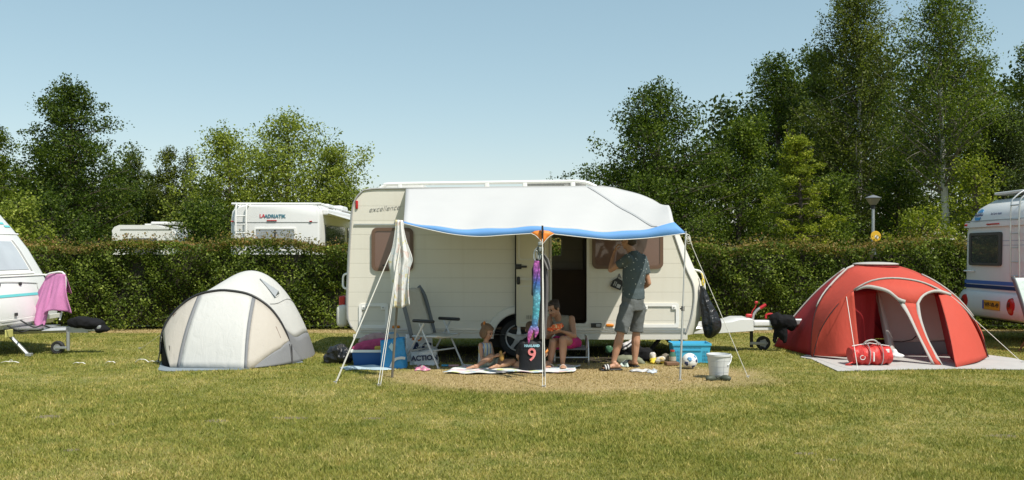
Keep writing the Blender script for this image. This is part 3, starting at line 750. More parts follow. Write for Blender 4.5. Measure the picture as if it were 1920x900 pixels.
    m = MB(); m.tube(catmull([P(1409, 596, 14.6), P(1410, 585, 14.6), P(1416, 576, 14.6), P(1418, 569, 14.6)], 3), .008, 6); m.rbox(P(1418, 567, 14.6), (.05, .05, .04), .015); m.rbox(P(1404, 592, 14.6), (.10, .06, .06), .02); m.tube(catmull([P(1436, 597, 14.6), P(1437, 590, 14.6), P(1448, 589, 14.6), P(1452, 596, 14.6)], 3), .018, 7)
    m.build('jockey_handle', MATS['red_plastic'], rt, smooth='auto')
    m = MB(); m.tube([P(1409, 620, 14.7), P(1409, 651, 14.7)], .028, 8); m.build('prop_stand', M_DKM, rt)
    m = MB(); c = P(1431, 644, 14.72); c.z = .115
    m.lathe([(.06, -.03), (.10, -.035), (.115, -.02), (.115, .02), (.10, .035), (.06, .03)], c, 24, 'Y'); jw = m.build('jockey_wheel', M_BLK, rt, smooth='auto')
    m = MB(); m.lathe([(.0, -.035), (.055, -.035), (.06, -.02), (.06, .02), (0, .03)], c, 20, 'Y')
    for k in range(5):
        a = k * 1.2566; m.box(c + Vector((.055 * math.cos(a), -.028, .055 * math.sin(a))), (.03, .015, .03))
    m.rbox(c + Vector((-.10, -.05, .0)), (.26, .02, .045), .01); m.build('fork', M_GREY, jw)
    # corner steadies
    for (ax, ay, bx, by, yy) in ((1250, 628, 1212, 668, 13.85), (1222, 628, 1262, 655, 15.3), (1284, 624, 1268, 650, 13.85), (1245, 628, 1285, 650, 15.35), (700, 630, 735, 664, 13.9)):
        m = MB(); a = P(ax, ay, yy); b = P(bx, by, yy); a.z = .40; b.z = .02
        m.tube([a, b], .032, 4); m.rbox(b + Vector((0, 0, .0)), (.14, .14, .02), .005); m.build('corner_steady', M_DKM, rt)
centre_caravan()

# ------------------------------------------------------------------ awning
def awning():
    rt = thing('awning', 'white canvas sun awning with wavy blue edge stretched from the cream caravan to three poles', 'awning', (.3, 12.5, 0))
    back = catmull([P(761, 353.5, 13.6), P(900, 351, 13.6), P(1040, 349.5, 13.6), P(1130, 349, 13.6), P(1168, 356, 13.6), P(1205, 366, 13.58), P(1233, 381, 13.5), P(1247, 396, 13.3)], 10)
    front = catmull([P(757, 414, 11.45), P(800, 421, 11.42), P(850, 427.5, 11.42), P(900, 430, 11.42), P(950, 428.5, 11.4), P(985, 427, 11.38), P(1015, 426, 11.36), P(1045, 427, 11.38), P(1100, 431.5, 11.42), P(1150, 433, 11.44), P(1200, 430, 11.44), P(1240, 423, 11.45), P(1264, 418, 11.5)], 10)
    n = 61; B = resample(back, n); Fr = resample(front, n)
    rows = []
    for j in range(21):
        v = j / 20
        row = []
        for i in range(n):
            p = B[i].lerp(Fr[i], v); u = i / (n - 1)
            sag = .05 * math.sin(math.pi * v) * (1 - .3 * u)
            p.z += -sag * .6 + (.17 * math.sin(math.pi * min(1, v * 1.05)) * max(0, (u - .72) / .28) ** 1.5)
            p.z += .008 * math.sin(u * 37 + v * 3) * v + .010 * math.sin(u * 9 + 4 * v) * v
            row.append(p)
        rows.append(row)
    # canvas material, thin enough to glow
    m = mat('awning_canvas', (.53, .53, .52), .8, .03, 3, .35, 3, trans=.12, bdist=.02)
    a = MB(); a.grid(rows); a.build('canvas', m, rt, smooth=True, solid=.003)
    last = rows[-1]
    bot = resample(catmull([P(755, 418, 11.44), P(800, 429, 11.41), P(850, 439, 11.40), P(900, 443, 11.40), P(950, 440, 11.38), P(985, 438, 11.36), P(1015, 436.5, 11.34), P(1045, 439, 11.36), P(1100, 445, 11.40), P(1150, 449, 11.42), P(1200, 447, 11.42), P(1240, 443, 11.43), P(1286, 437, 11.42)], 10), n)
    b = MB(); b.grid([last, [l.lerp(q, .5) for l, q in zip(last, bot)], bot])
    bl = b.build('blue_border', mat('blue_canvas', (.12, .30, .62), .75, .06, 3, .2, 6, trans=.05), rt, smooth=True, solid=.003)
    h = MB(); h.tube([q + Vector((0, -.004, -.004)) for q in bot], .006, 6); h.build('piping', M_ROPE, bl, smooth=True)
    s = MB(); gm = mat('pole_shadow_grey', (.36, .37, .37), .8)  # grey strip painting the shadow of a pole beneath the canvas
    sr = []
    def at_(fi, fj):
        i, j = min(int(fi), n - 2), min(int(fj), 19); u, v = fi - i, fj - j
        return rows[j][i].lerp(rows[j][i + 1], u).lerp(rows[j + 1][i].lerp(rows[j + 1][i + 1], u), v)
    s.grid([[at_(lerp(40, 55.5, k / 60) + q, lerp(.6, 20, k / 60)) + Vector((0, -.006, .008)) for q in (0, .3, .6)] for k in range(61)]); s.build('seam', gm, rt, smooth=True)  # painted pole shadow laid over the canvas, not a sewn join
    o = MB(); om = mat('orange_reinforcement', (.80, .24, .03), .55, .1, 8, trans=.1)
    cpt = P(1018, 457, 11.28)
    top = [P(995, 437, 11.30), P(1003, 433, 11.30), P(1015, 431.5, 11.30), P(1029, 433, 11.30), P(1040, 438, 11.30)]
    def nar(t_, k, w): q = t_.lerp(cpt, k); q.x = lerp(q.x, cpt.x, w); return q
    o.grid([top, [nar(t_, .25, .22) for t_ in top], [nar(t_, .55, .30) for t_ in top], [nar(t_, .97, .0) for t_ in top]])
    oc = o.build('corner_patch', om, rt, smooth=True, solid=.004)
    e = MB(); e.tube([top[0], nar(top[0], .25, .22), nar(top[0], .55, .30), cpt, nar(top[-1], .55, .30), nar(top[-1], .25, .22), top[-1]], .005, 5); e.build('patch_piping', M_ROPE, oc)
awning()
def pole(px0, py0, px1, py1, Y, label, r=.013, m=None, nm='awning_pole'):
    b = G(px1, py1); t = P(px0, py0, Y)
    rt = thing(nm, label, 'pole', tuple(b), 'poles holding up the awning')
    m_ = MB(); mid = b.lerp(t, .48); m_.tube([b + Vector((0, 0, -.02)), mid], r * 1.15, 10); m_.build('lower_tube', m or M_ALU, rt, smooth='auto')
    m_ = MB(); m_.tube([mid, t + Vector((0, 0, .02))], r * .85, 10); m_.build('upper_tube', m or M_ALU, rt, smooth='auto')
    m_ = MB(); m_.cyl(mid - Vector((0, 0, .03)), mid + Vector((0, 0, .03)), r * 1.7, None, 10); m_.rbox(mid + Vector((-.022, -.01, 0)), (.03, .02, .02), .005); m_.build('clamp', M_BPL, rt)
    return rt
M_BRASS = mat('weathered_steel_pole', (.20, .18, .15), .5, .2, 20, metal=.6)
pole(755, 416, 735, 708, 11.45, 'brownish steel awning pole at the left corner behind the hanging printed towel', .014, M_BRASS)
cpole = pole(1017, 426, 1021, 706, 11.26, 'dark centre awning pole with black tip sticking through the orange patch, clothes hung on it', .014, M_DKM)
pole(1286, 436, 1275, 712, 11.42, 'shiny metal awning pole at the right corner in front of the blue crate', .012)
tp_ = MB(); tp_.cyl(P(1017.5, 437, 11.255), P(1017, 425, 11.255), .016, .013, 10)
tp_.build('pole_tip', M_BPL, cpole)
def rope(pts, label, n=1, r=.0045, sep=.012, cat='guy rope', nm='guy_rope', loc=None, grp='guy ropes'):
    m = MB()
    rt = thing(nm, label, cat, tuple(pts[-1]), grp)
    for k in range(n):
        o = Vector(((k - (n - 1) / 2) * sep, 0, 0))
        q = [Vector(p) + o * (i / (len(pts) - 1)) for i, p in enumerate(pts)]
        mm = MB(); mm.tube(q, r, 6); mm.build('cord', M_ROPE, rt)
    pg = MB(); e = Vector(pts[-1]); pg.tube([e + Vector((0, 0, .03)), e + Vector((0, .02, -.06))], .006, 6); pg.tube([e + Vector((-.025, 0, .02)), e + Vector((.02, 0, .03))], .006, 6); pg.build('peg', M_GREY, rt)
    return rt
rope([P(757, 417, 11.44), G(629, 719)], 'doubled white guy rope running furthest left from the left awning corner to the grass', 2)
rope([P(757, 418, 11.44), G(711, 724)], 'doubled white guy rope dropping steeply beside the printed towel to the grass', 2, sep=.03)
rope([P(1017, 440, 11.3), P(1019, 640, 10.8), G(1020, 727)], 'doubled white guy rope hanging straight down in front of the centre pole', 2, sep=.035)
rope([P(1287, 437, 11.42), G(1403, 709)], 'white guy rope slanting right from the awning corner past the white bucket')
rope([P(1286, 440, 11.40), G(1276, 716)], 'thin white cord running down alongside the right awning pole', 1, .003)
def tie(px, py, Y, label):
    m = MB()
    c = P(px, py, Y)
    for k in range(3):
        a = k * 1.3; pts = [c + Vector((.025 * math.cos(t + a) + .005 * k, .01 * math.sin(t), -.03 * k + .03 * math.sin(t + a))) for t in np.linspace(0, 6.28, 12)]
        m.tube(pts, .005, 5)
    m.tube(catmull([c, c + Vector((.03, 0, -.05)), c + Vector((.055, 0, -.12))], 4), .005, 5)
    return m.solo('cord_knot', M_ROPE, label, 'cord', tuple(c), smooth=True)
tie(1290, 444, 11.40, 'knotted white cord loops at the right tip of the awning')
# ------------------------------------------------------------------ left caravan (seen on its sloping front)
def interp_prof(prof, z):
    pz = sorted([(b, a) for a, b in prof]); return float(np.interp(z, [p[0] for p in pz], [p[1] for p in pz]))
def left_caravan():
    Yn, Yf = 13.1, 15.3
    rt = thing('caravan', 'white caravan cut off by the left edge with raked front and turquoise stripe', 'caravan', (-10, 14.2, 0), 'touring caravans on the field')
    fr = [(-7.76, .42), (-7.70, .50), (-7.68, .63), (-7.78, .92), (-7.95, 1.27), (-8.18, 1.65), (-8.45, 2.0), (-8.72, 2.32), (-8.95, 2.5), (-9.4, 2.62)]
    prof = fr + [(-12.4, 2.62), (-12.6, 2.4), (-12.7, 1.2), (-12.6, .42)]
    def sc(k, dz=0): return lambda x, z: (x - k * (1 if x > -9.6 else -1) , z - dz * max(0, (z - 2.2) / .4))
    m = MB(); secs = [(Yn, sc(.10, .12)), (Yn + .04, sc(.03, .05)), (Yn + .12, sc(0)), (Yf - .12, sc(0)), (Yf - .04, sc(.03, .05)), (Yf, sc(.10, .12))]
    loft_body(m, prof, secs)
    for y, f in (secs[0], secs[-1]): m.add([Vector((f(x, z)[0], y, f(x, z)[1])) for x, z in prof], [tuple(range(len(prof)))])
    m.build('body', M_WHITE, rt, smooth='auto', edge=40)
    def patch(mb, y0, y1, z0, z1, off=.006, n=8):
        rows = []
        for i in range(n + 1):
            z = lerp(z0, z1, i / n); x = interp_prof(fr, z) + off
            rows.append([Vector((x, y0, z)), Vector((x, y1, z))])
        mb.grid(rows)
    m = MB(); patch(m, 13.0 + .25, 14.92, 1.25, 1.84, .012)
    wn = m.build('window', M_WPLAS, rt, solid=.02)
    m = MB(); patch(m, 13.4, 14.80, 1.32, 1.78, .03); m.build('pane', M_LGLASS, wn, solid=.006)
    m = MB(); patch(m, 14.84, 14.89, 1.30, 1.80, .03); m.build('window_stay', M_GREY, wn, solid=.006)
    m = MB(); patch(m, Yn + .1, Yf - .1, .905, .945, .006, 1); m.build('stripe', mat('turquoise_stripe', (.12, .52, .52), .4), rt, solid=.002)
    m = MB(); patch(m, Yn + .1, Yf - .06, 1.90, 1.915, .01, 1); patch(m, Yn + .1, Yf - .06, 1.215, 1.235, .016, 1); m.build('trim_strip', M_WPLAS, rt, solid=.01)
    m = MB(); lk = [(13.1 + .15, .58), (14.6, .58), (14.75, .68), (14.82, 1.02), (14.72, 1.10), (13.25, 1.10)]
    pts = [Vector((interp_prof(fr, z) + .012, y, z)) for y, z in lk]
    m.tube(catmull(pts, 4, True) + [pts[0]], .006, 5); m.build('locker_seam', M_GREY, rt)
    m = MB()
    for y, z in ((13.9, .64), (13.75, 1.10), (14.35, 1.10)): m.rbox((interp_prof(fr, z) + .02, y, z), (.03, .06, .05), .008)
    build_each(m, 'latch', M_DKM, rt)
    m = MB(); patch(m, Yn + .06, Yf - .06, .50, .57, .02, 2); m.build('bumper', M_WPLAS, rt, solid=.02)
    m = MB(); m.text('bürstner', .16, Matrix.Translation(Vector((interp_prof(fr, 2.12) + .02, 14.75, 2.12))) @ Matrix(((0, -.62, -.78, 0), (1, 0, 0, 0), (0, .78, -.62, 0), (0, 0, 0, 1))), .001) if False else None
    m = MB()
    for k in range(3): patch(m, 15.0 - k * .12, 15.16 - k * .12, 2.02 + k * .05, 2.05 + k * .05, .012, 1)
    build_each(m, 'decal', MATS['turquoise_stripe'], rt, solid=.002)
    m = MB(); Yc = 14.2
    for s_ in (-.55, .55): m.tube([(-8.6, Yc + s_, .36), (-7.0, Yc + s_ * .15, .38)], .04, 4)
    m.box((-6.95, Yc, .38), (.55, .09, .09)); m.box((-7.55, Yc, .42), (.5, .7, .02)); m.rbox((-6.6, Yc, .40), (.25, .1, .1), .02)
    m.build('drawbar', M_STEEL, rt)
    m = MB(); m.tube([(-6.98, Yc - .06, .34), (-6.98, Yc - .06, .06)], .028, 8); m.build('prop_stand', M_STEEL, rt)
    c = Vector((-7.13, Yc - .08, .105)); m = MB(); m.lathe([(.06, -.035), (.09, -.04), (.105, -.02), (.105, .02), (.09, .04), (.06, .035)], c, 24, 'Y'); jw = m.build('jockey_wheel', M_BLK, rt, smooth='auto')
    m = MB(); m.lathe([(.0, -.03), (.055, -.034), (.062, -.02), (.062, .02), (0, .03)], c, 20, 'Y'); m.rbox(c + Vector((.07, -.05, 0)), (.18, .02, .04), .01); m.build('hub', M_STEEL, jw)
    m = MB(); m.tube([(-7.75, 13.75, .40), (-7.42, 13.78, .03)], .03, 6); m.rbox((-7.40, 13.78, .03), (.09, .08, .05), .01); m.build('corner_steady', M_STEEL, rt)
    m = MB(); m.rbox((-7.62, 13.62, .37), (.02, .20, .12), .01)
    rf = m.build('reflector', mat('reflector_yellow', (.55, .52, .18), .4), rt)
    m = MB(); m.tube(catmull([(-7.58, 13.5, .50), (-7.45, 13.55, .42), (-7.50, 13.8, .38), (-7.3, 13.95, .46), (-7.2, 14.1, .40)], 5), .012, 6); m.tube(catmull([(-7.6, 13.9, .55), (-7.42, 13.95, .44), (-7.3, 14.0, .48)], 5), .012, 6); m.build('cable', M_BLK, rt)
    m = MB(); hx = [P(85, 517, 14.6), P(97, 512, 14.55), P(121, 514, 14.45), P(121, 560, 14.45), P(112, 600, 14.4)]
    m.tube(catmull(hx, 4), .014, 8); m.tube([P(87, 515, 14.6), P(90, 521, 14.75)], .014, 8); m.build('bike_rack', M_WPLAS, rt)
    wheel(rt, (-10.3, Yn + .14, .30), .30, .18, .21)
    m = MB(); m.box((-10.2, Yc, .37), (4.6, 1.9, .08)); m.build('chassis', M_DKM, rt)
left_caravan()
def drape(name, label, cat, mt, path, Y, folds=3, amp=.03, nu=26, per=8, th=.006, group=None, ysh=None, phase=0, edgewave=.0):
    """path: list of (px, py, halfwidth px); cloth hanging with vertical folds"""
    pts = []
    n = len(path)
    dense = []
    for i in range(n - 1):
        for k in range(per): t = k / per; dense.append([lerp(path[i][q], path[i + 1][q], t) for q in range(3)] + [(i + t) / (n - 1)])
    dense.append(list(path[-1][:3]) + [1.0])
    rows = []
    for px, py, hw, v in dense:
        row = []
        yy = Y + (ysh(v) if ysh else 0)
        for j in range(nu):
            u = 2 * j / (nu - 1) - 1
            dy = amp * math.sin(folds * math.pi * u + phase + 1.2 * v) * (.5 + .7 * v) + amp * .5 * math.sin(folds * 2.3 * u + 2 + 3 * v)
            p = P(px + hw * (u + .06 * math.sin(u * 7 + v * 4)), py + edgewave * math.sin(u * 5 + 1) * v, yy)
            p.y += dy; row.append(p)
        rows.append(row)
    m = MB(); m.grid(rows)
    top = rows[0][nu // 2]
    o = m.solo(name, mt, label, cat, tuple(top), group, smooth=True, solid=th)
    return o
M_PINK = mat('pink_terry', (.55, .20, .40), .95, .12, 10, .6, 90, trans=.1)
def pink_towel():
    # thrown over the rack: back fold short, front fold longer and pointed
    rows = []; cl = [P(88, 516, 14.66), P(98, 513, 14.60), P(110, 513, 14.5), P(122, 515, 14.42)]
    bt = [P(60, 594, 14.5), P(74, 617, 14.38), P(80, 612, 14.36), P(86, 588, 14.34), P(100, 582, 14.33), P(118, 584, 14.32), P(129, 588, 14.3), P(131, 588, 14.3)]
    T = resample(catmull(cl, 6), 40); B = resample(catmull(bt, 6), 40)
    m = MB()
    for s_, e in ((0, 1), (1, -1)):
        pass
    for j in range(22):
        v = j / 21; row = []
        for i in range(40):
            u = i / 39; p = T[i].lerp(B[i], v ** 1.0); p.y -= .05 * math.sin(math.pi * v) * .5
            p.y += (.045 * math.sin(u * 13 + v * 2) + .02 * math.sin(u * 29)) * v; p.x += .02 * math.sin(u * 9 + v * 5) * v + .05 * math.sin(math.pi * v) * (.5 - u) * 0
            if v < .12: p.z += .015 * math.sin(math.pi * v / .12)
            row.append(p)
        rows.append(row)
    back = []
    for j in range(10):
        v = j / 9; back.append([T[i].lerp(B[i] + Vector((-.10, .25, .30)), v) + Vector((0, .02 + .03 * math.sin(i * .4) * v, 0)) for i in range(40)])
    m.grid(list(reversed(back)) + rows)
    m.solo('towel', M_PINK, 'pink towel hung over the rack on the front of the left caravan', 'towel', tuple(T[0]), smooth=True, solid=.008)
pink_towel()
def blob(name, label, cat, mt, parts, loc=None, noise_=.12, group=None, disp=.02, vox=.02, sd=1):
    m = MB()
    for i, (c, r) in enumerate(parts): m.ell(c, r, None, 18, 12, noise_, sd + i)
    return remesh(m, name, mt, label, cat, loc or tuple(parts[0][0]), vox, disp, group)
def remesh(m, name, mts, label, cat, loc, vox=.02, disp=0, group=None, parent=None, smooth_it=2, dscale=.08):
    o = m.build(name, mts, parent, loc=loc)
    md = o.modifiers.new('r', 'REMESH'); md.mode = 'VOXEL'; md.voxel_size = vox; md.use_smooth_shade = True
    if smooth_it:
        s = o.modifiers.new('s', 'SMOOTH'); s.iterations = smooth_it; s.factor = .5
    if disp:
        t = bpy.data.textures.new('wrinkle', 'CLOUDS'); t.noise_scale = dscale; t.noise_depth = 2
        d = o.modifiers.new('d', 'DISPLACE'); d.texture = t; d.strength = disp; d.mid_level = .5
    dg = bpy.context.evaluated_depsgraph_get(); dg.update()
    me = bpy.data.meshes.new_from_object(o.evaluated_get(dg)); me.name = name
    o.modifiers.clear(); old = o.data; o.data = me; bpy.data.meshes.remove(old)
    if not me.materials:
        me.materials.append(mts if not isinstance(mts, (list, tuple)) else mts[0])
    if parent is None: setp(o, label, cat, group)
    return o
M_BFAB = mat('black_fabric', (.009, .009, .010), .9, .3, 6, .5, 25, spec=.2)
blob('hitch_cover', 'limp black cover pulled over the tow hitch of the left caravan', 'cover', M_BFAB,
     [(P(152, 604, 14.2), (.22, .14, .09)), (P(172, 608, 14.25), (.20, .15, .10)), (P(190, 617, 14.25), (.13, .12, .06)), (P(142, 606, 14.2), (.12, .1, .08))], disp=.04)
tie(20, 679, 13.1, 'white cord bundle lying on the grass at the left edge')
def strip(px0, px1, py, label, h=0):
    a, b = G(px0, py), G(px1, py); m = MB(); mid = a.lerp(b, .5) + Vector((0, 0, .035 + h)); a.z = b.z = .022
    pts = catmull([a, a.lerp(b, .25) + Vector((0, 0, .02 + h * .6)), mid, a.lerp(b, .75) + Vector((0, 0, .018 + h * .6)), b], 4)
    m.tube(pts, .016, 6, flat=.25, up=(0, 0, 1)); m.solo('ground_tape', M_ROPE, label, 'tape', tuple(a), 'white tapes pegged along the pitch line', smooth=True)
strip(2, 36, 683, 'white ground tape reaching from the cord bundle at the left edge'); strip(137, 160, 685, 'white ground tape lying in the grass below the jockey wheel of the left caravan'); strip(199, 216, 683, 'short white ground tape midway between the jockey wheel and the white tent'); strip(254, 279, 682, 'arched white ground tape left of the white tent', .03); strip(279, 300, 682, 'white ground tape touching the left corner of the white tent', .0)

# ------------------------------------------------------------------ right caravan (rear)
def right_caravan():
    X0 = 8.6; Yn, Yf = 14.95, 17.1
    rt = thing('caravan', 'white caravan cut off by the right edge with blue stripes and orange plate', 'caravan', (11, 16, 0), 'touring caravans on the field')
    prof = [(8.72, .42), (8.62, .46), (8.58, .70), (8.60, .95), (8.62, 2.0), (8.66, 2.25), (8.78, 2.45), (9.0, 2.57), (9.3, 2.60), (13.6, 2.60), (13.9, 2.2), (13.9, .42)]
    def sc(k, dz=0): return lambda x, z: (x + k * (1 if x < 10 else -1), z - dz * max(0, min(1, (z - 1.9) / .5)))
    m = MB(); secs = [(Yn, sc(.06, .30)), (Yn + .04, sc(.02, .20)), (Yn + .10, sc(0, .12)), (Yn + .22, sc(0, .04)), (Yn + .38, sc(0)), (Yf - .38, sc(0)), (Yf - .22, sc(0, .04)), (Yf - .10, sc(0, .12)), (Yf - .04, sc(.02, .20)), (Yf, sc(.06, .30))]
    loft_body(m, prof, secs)
    for y, f in (secs[0], secs[-1]): m.add([Vector((f(x, z)[0], y, f(x, z)[1])) for x, z in prof], [tuple(range(len(prof)))])
    m.build('body', M_WHITE, rt, smooth='auto', edge=40)
    rp = prof[1:7]
    def ptx(z): return interp_prof(rp, z)
    def yz(px, py):
        """point on the rear wall seen at that pixel"""
        x = 8.6
        for _ in range(3):
            Y = x / ((px - 960) / FPX); z = CAMH - (py - HZ) / FPX * Y; x = ptx(z)
        return Y, z
    def patch(mb, y0, y1, z0, z1, off=.006, n=3):
        mb.grid([[Vector((ptx(lerp(z0, z1, i / n)) - off, y0, lerp(z0, z1, i / n))), Vector((ptx(lerp(z0, z1, i / n)) - off, y1, lerp(z0, z1, i / n)))] for i in range(n + 1)])
    yl, zt = yz(1821, 434); yr, zb = yz(1879, 499)
    zt = 1.96; zb = 1.36
    m = MB(); m.plate(rrect(yr, yl, zb, zt, .05), [rrect(yr + .07, yl - .07, zb + .05, zt - .05, .04)], lambda a, b, t: Vector((ptx(b) - t, a, b)), 0, .04); wn = m.build('window', mat('dark_grey_frame', (.055, .055, .052), .5), rt, fix=True)
    m = MB(); m.plate(rrect(yr + .05, yl - .05, zb + .04, zt - .04, .04), [], lambda a, b, t: Vector((ptx(b) - t, a, b)), .012, .026); m.build('pane', M_DGLASS, wn, fix=True)
    m = MB(); patch(m, Yn + .04, Yf - .03, 2.06, 2.15, .03); m.build('belt_moulding', M_WHITE, rt, solid=.03)
    m = MB(); patch(m, Yn + .04, Yf - .03, 2.17, 2.185, .03, 1); m.build('belt_seam', M_GREY, rt, solid=.01)
    m = MB(); y_, _ = yz(1813, 427); m.rbox((ptx(2.1) - .055, y_ - .06, 2.11), (.03, .07, .035), .01); m.build('marker_lamp', M_RED, rt)
    m = MB(); a, _ = yz(1855, 425); b, _ = yz(1878, 425); m.rbox((ptx(2.1) - .055, (a + b) / 2, 2.105), (.02, a - b, .022), .004); m.build('brake_lamp', M_RED, rt)
    m = MB(); patch(m, Yn + .03, Yf - .03, 1.02, 1.085, .006, 1); m.build('stripe', mat('blue_stripe', (.06, .14, .42), .4), rt, solid=.003)
    m = MB(); patch(m, Yn + .03, Yf - .03, .94, 1.005, .006, 1); m.build('stripe', mat('navy_stripe', (.012, .03, .12), .4), rt, solid=.003)
    m = MB()
    for z in (1.72, 1.80): patch(m, Yn + .03, yr - .01, z, z + .007, .005, 1); patch(m, yl + .01, Yf - .03, z, z + .007, .005, 1)
    build_each(m, 'pinstripe', mat('pinstripe_blue', (.25, .28, .42), .4), rt, solid=.002)
    # bumper moulding with round lamps and plate
    m = MB(); rows = []
    for z, o in ((.42, .02), (.46, .08), (.60, .10), (.78, .09), (.86, .04), (.90, .0)):
        rows.append([Vector((8.60 - o, y, z)) for y in np.linspace(Yn - .02, Yf + .0, 14)])
    m.grid(rows); bp = m.build('bumper', M_WHITE, rt, smooth=True, solid=.01)
    for y in (Yn + .38, Yf - .20):
        m = MB(); m.lathe([(0, -.14), (.10, -.135), (.145, -.115), (.155, -.09)], (8.62, y, .665), 24, 'X'); lm = m.build('rear_lamp', M_RED, rt, smooth='auto')
        m = MB(); m.lathe([(.0, -.15), (.03, -.15), (.045, -.145), (.045, -.13)], (8.62, y + .03, .70), 16, 'X'); m.build('lamp_ring', mat('dark_red_lens', (.12, .012, .012), .3), lm)
    yp0, zp = yz(1852, 579); yp1, _ = yz(1886, 580); yp = (yp0 + yp1) / 2 - .02; pw = .56
    m = MB(); m.rbox((8.485, yp, .665), (.015, pw, .165), .006); pl = m.build('number_plate', mat('plate_yellow', (.68, .33, .02), .4, .05), rt)
    Mx = Matrix(((0, 0, -1, 8.475), (-1, 0, 0, yp - .035), (0, 1, 0, .665), (0, 0, 0, 1)))
    m = MB(); m.text('WP-VR-49', .105, Mx, .001, .003); m.build('plate_text', mat('plate_black', (.02, .02, .02), .5), pl)
    m = MB(); m.box((8.476, yp + pw / 2 - .03, .665), (.004, .045, .15)); m.build('plate_badge', mat('plate_blue', (.02, .07, .38), .4), pl)
    # round logo + words
    yc, zc = yz(1821, 405)
    def lt(y, z, off=.012): return Matrix(((0, 0, -1, ptx(z) - off), (-1, 0, 0, y), (0, 1, 0, z), (0, 0, 0, 1)))
    m = MB(); pts = [(.115 * math.cos(t), .115 * math.sin(t)) for t in np.linspace(0, 2 * math.pi, 25)[:-1]]
    lowp = [(a, b) for a, b in [(.115 * math.cos(t), .115 * math.sin(t)) for t in np.linspace(math.pi + .35, 2 * math.pi - .35, 12)]]
    hip = [(a, b) for a, b in [(.115 * math.cos(t), .115 * math.sin(t)) for t in np.linspace(.45, math.pi - .45, 12)]]
    fn = lambda a, b, t: Vector((ptx(zc + b) - t, yc - .30 + a, zc + b))
    m.plate(lowp, [], fn, .006, .012); m.plate(hip, [], fn, .006, .012); m.build('logo', mat('logo_blue', (.06, .26, .52), .4), rt, fix=True)
    m = MB(); m.text('Hobby', .10, lt(yc - .30, zc), .001, .003); m.text('de luxe easy', .072, lt(yc - .88, zc + .01), .001, 0, shear=.3); m.build('lettering', mat('dark_blue_letters', (.03, .04, .12), .4), rt)
    m = MB()
    for y in (15.36, 15.10): m.tube(catmull([(8.52, y, 1.1), (8.52, y, 2.3), (8.60, y, 2.55), (8.9, y, 2.72), (9.2, y, 2.72)], 5), .014, 8)
    for k in range(6): m.tube([(8.52, 15.36, 1.2 + k * .24), (8.52, 15.10, 1.2 + k * .24)], .012, 6)
    m.build('ladder', M_ALU, rt, smooth='auto')
    m = MB(); y_, _ = yz(1817, 509); m.tube(catmull([(8.60, Yf - .10, 1.25), (8.54, Yf - .12, 1.25), (8.54, Yf - .36, 1.25), (8.60, Yf - .38, 1.25)], 4), .014, 8); m.build('grab_handle', M_WPLAS, rt, smooth=True)
    m = MB(); m.rbox((9.9, 15.9, 2.68), (1.9, 1.6, .05), .02); m.rbox((9.6, 16.3, 2.64), (.5, .5, .08), .03); build_each(m, 'roof_hatch', M_WHITE, rt)
    wheel(rt, (11.2, Yn + .14, .30), .30, .18, .21)
    m = MB(); m.box((11.3, 16, .39), (4.9, 2.0, .08)); m.build('chassis', M_DKM, rt)
right_caravan()

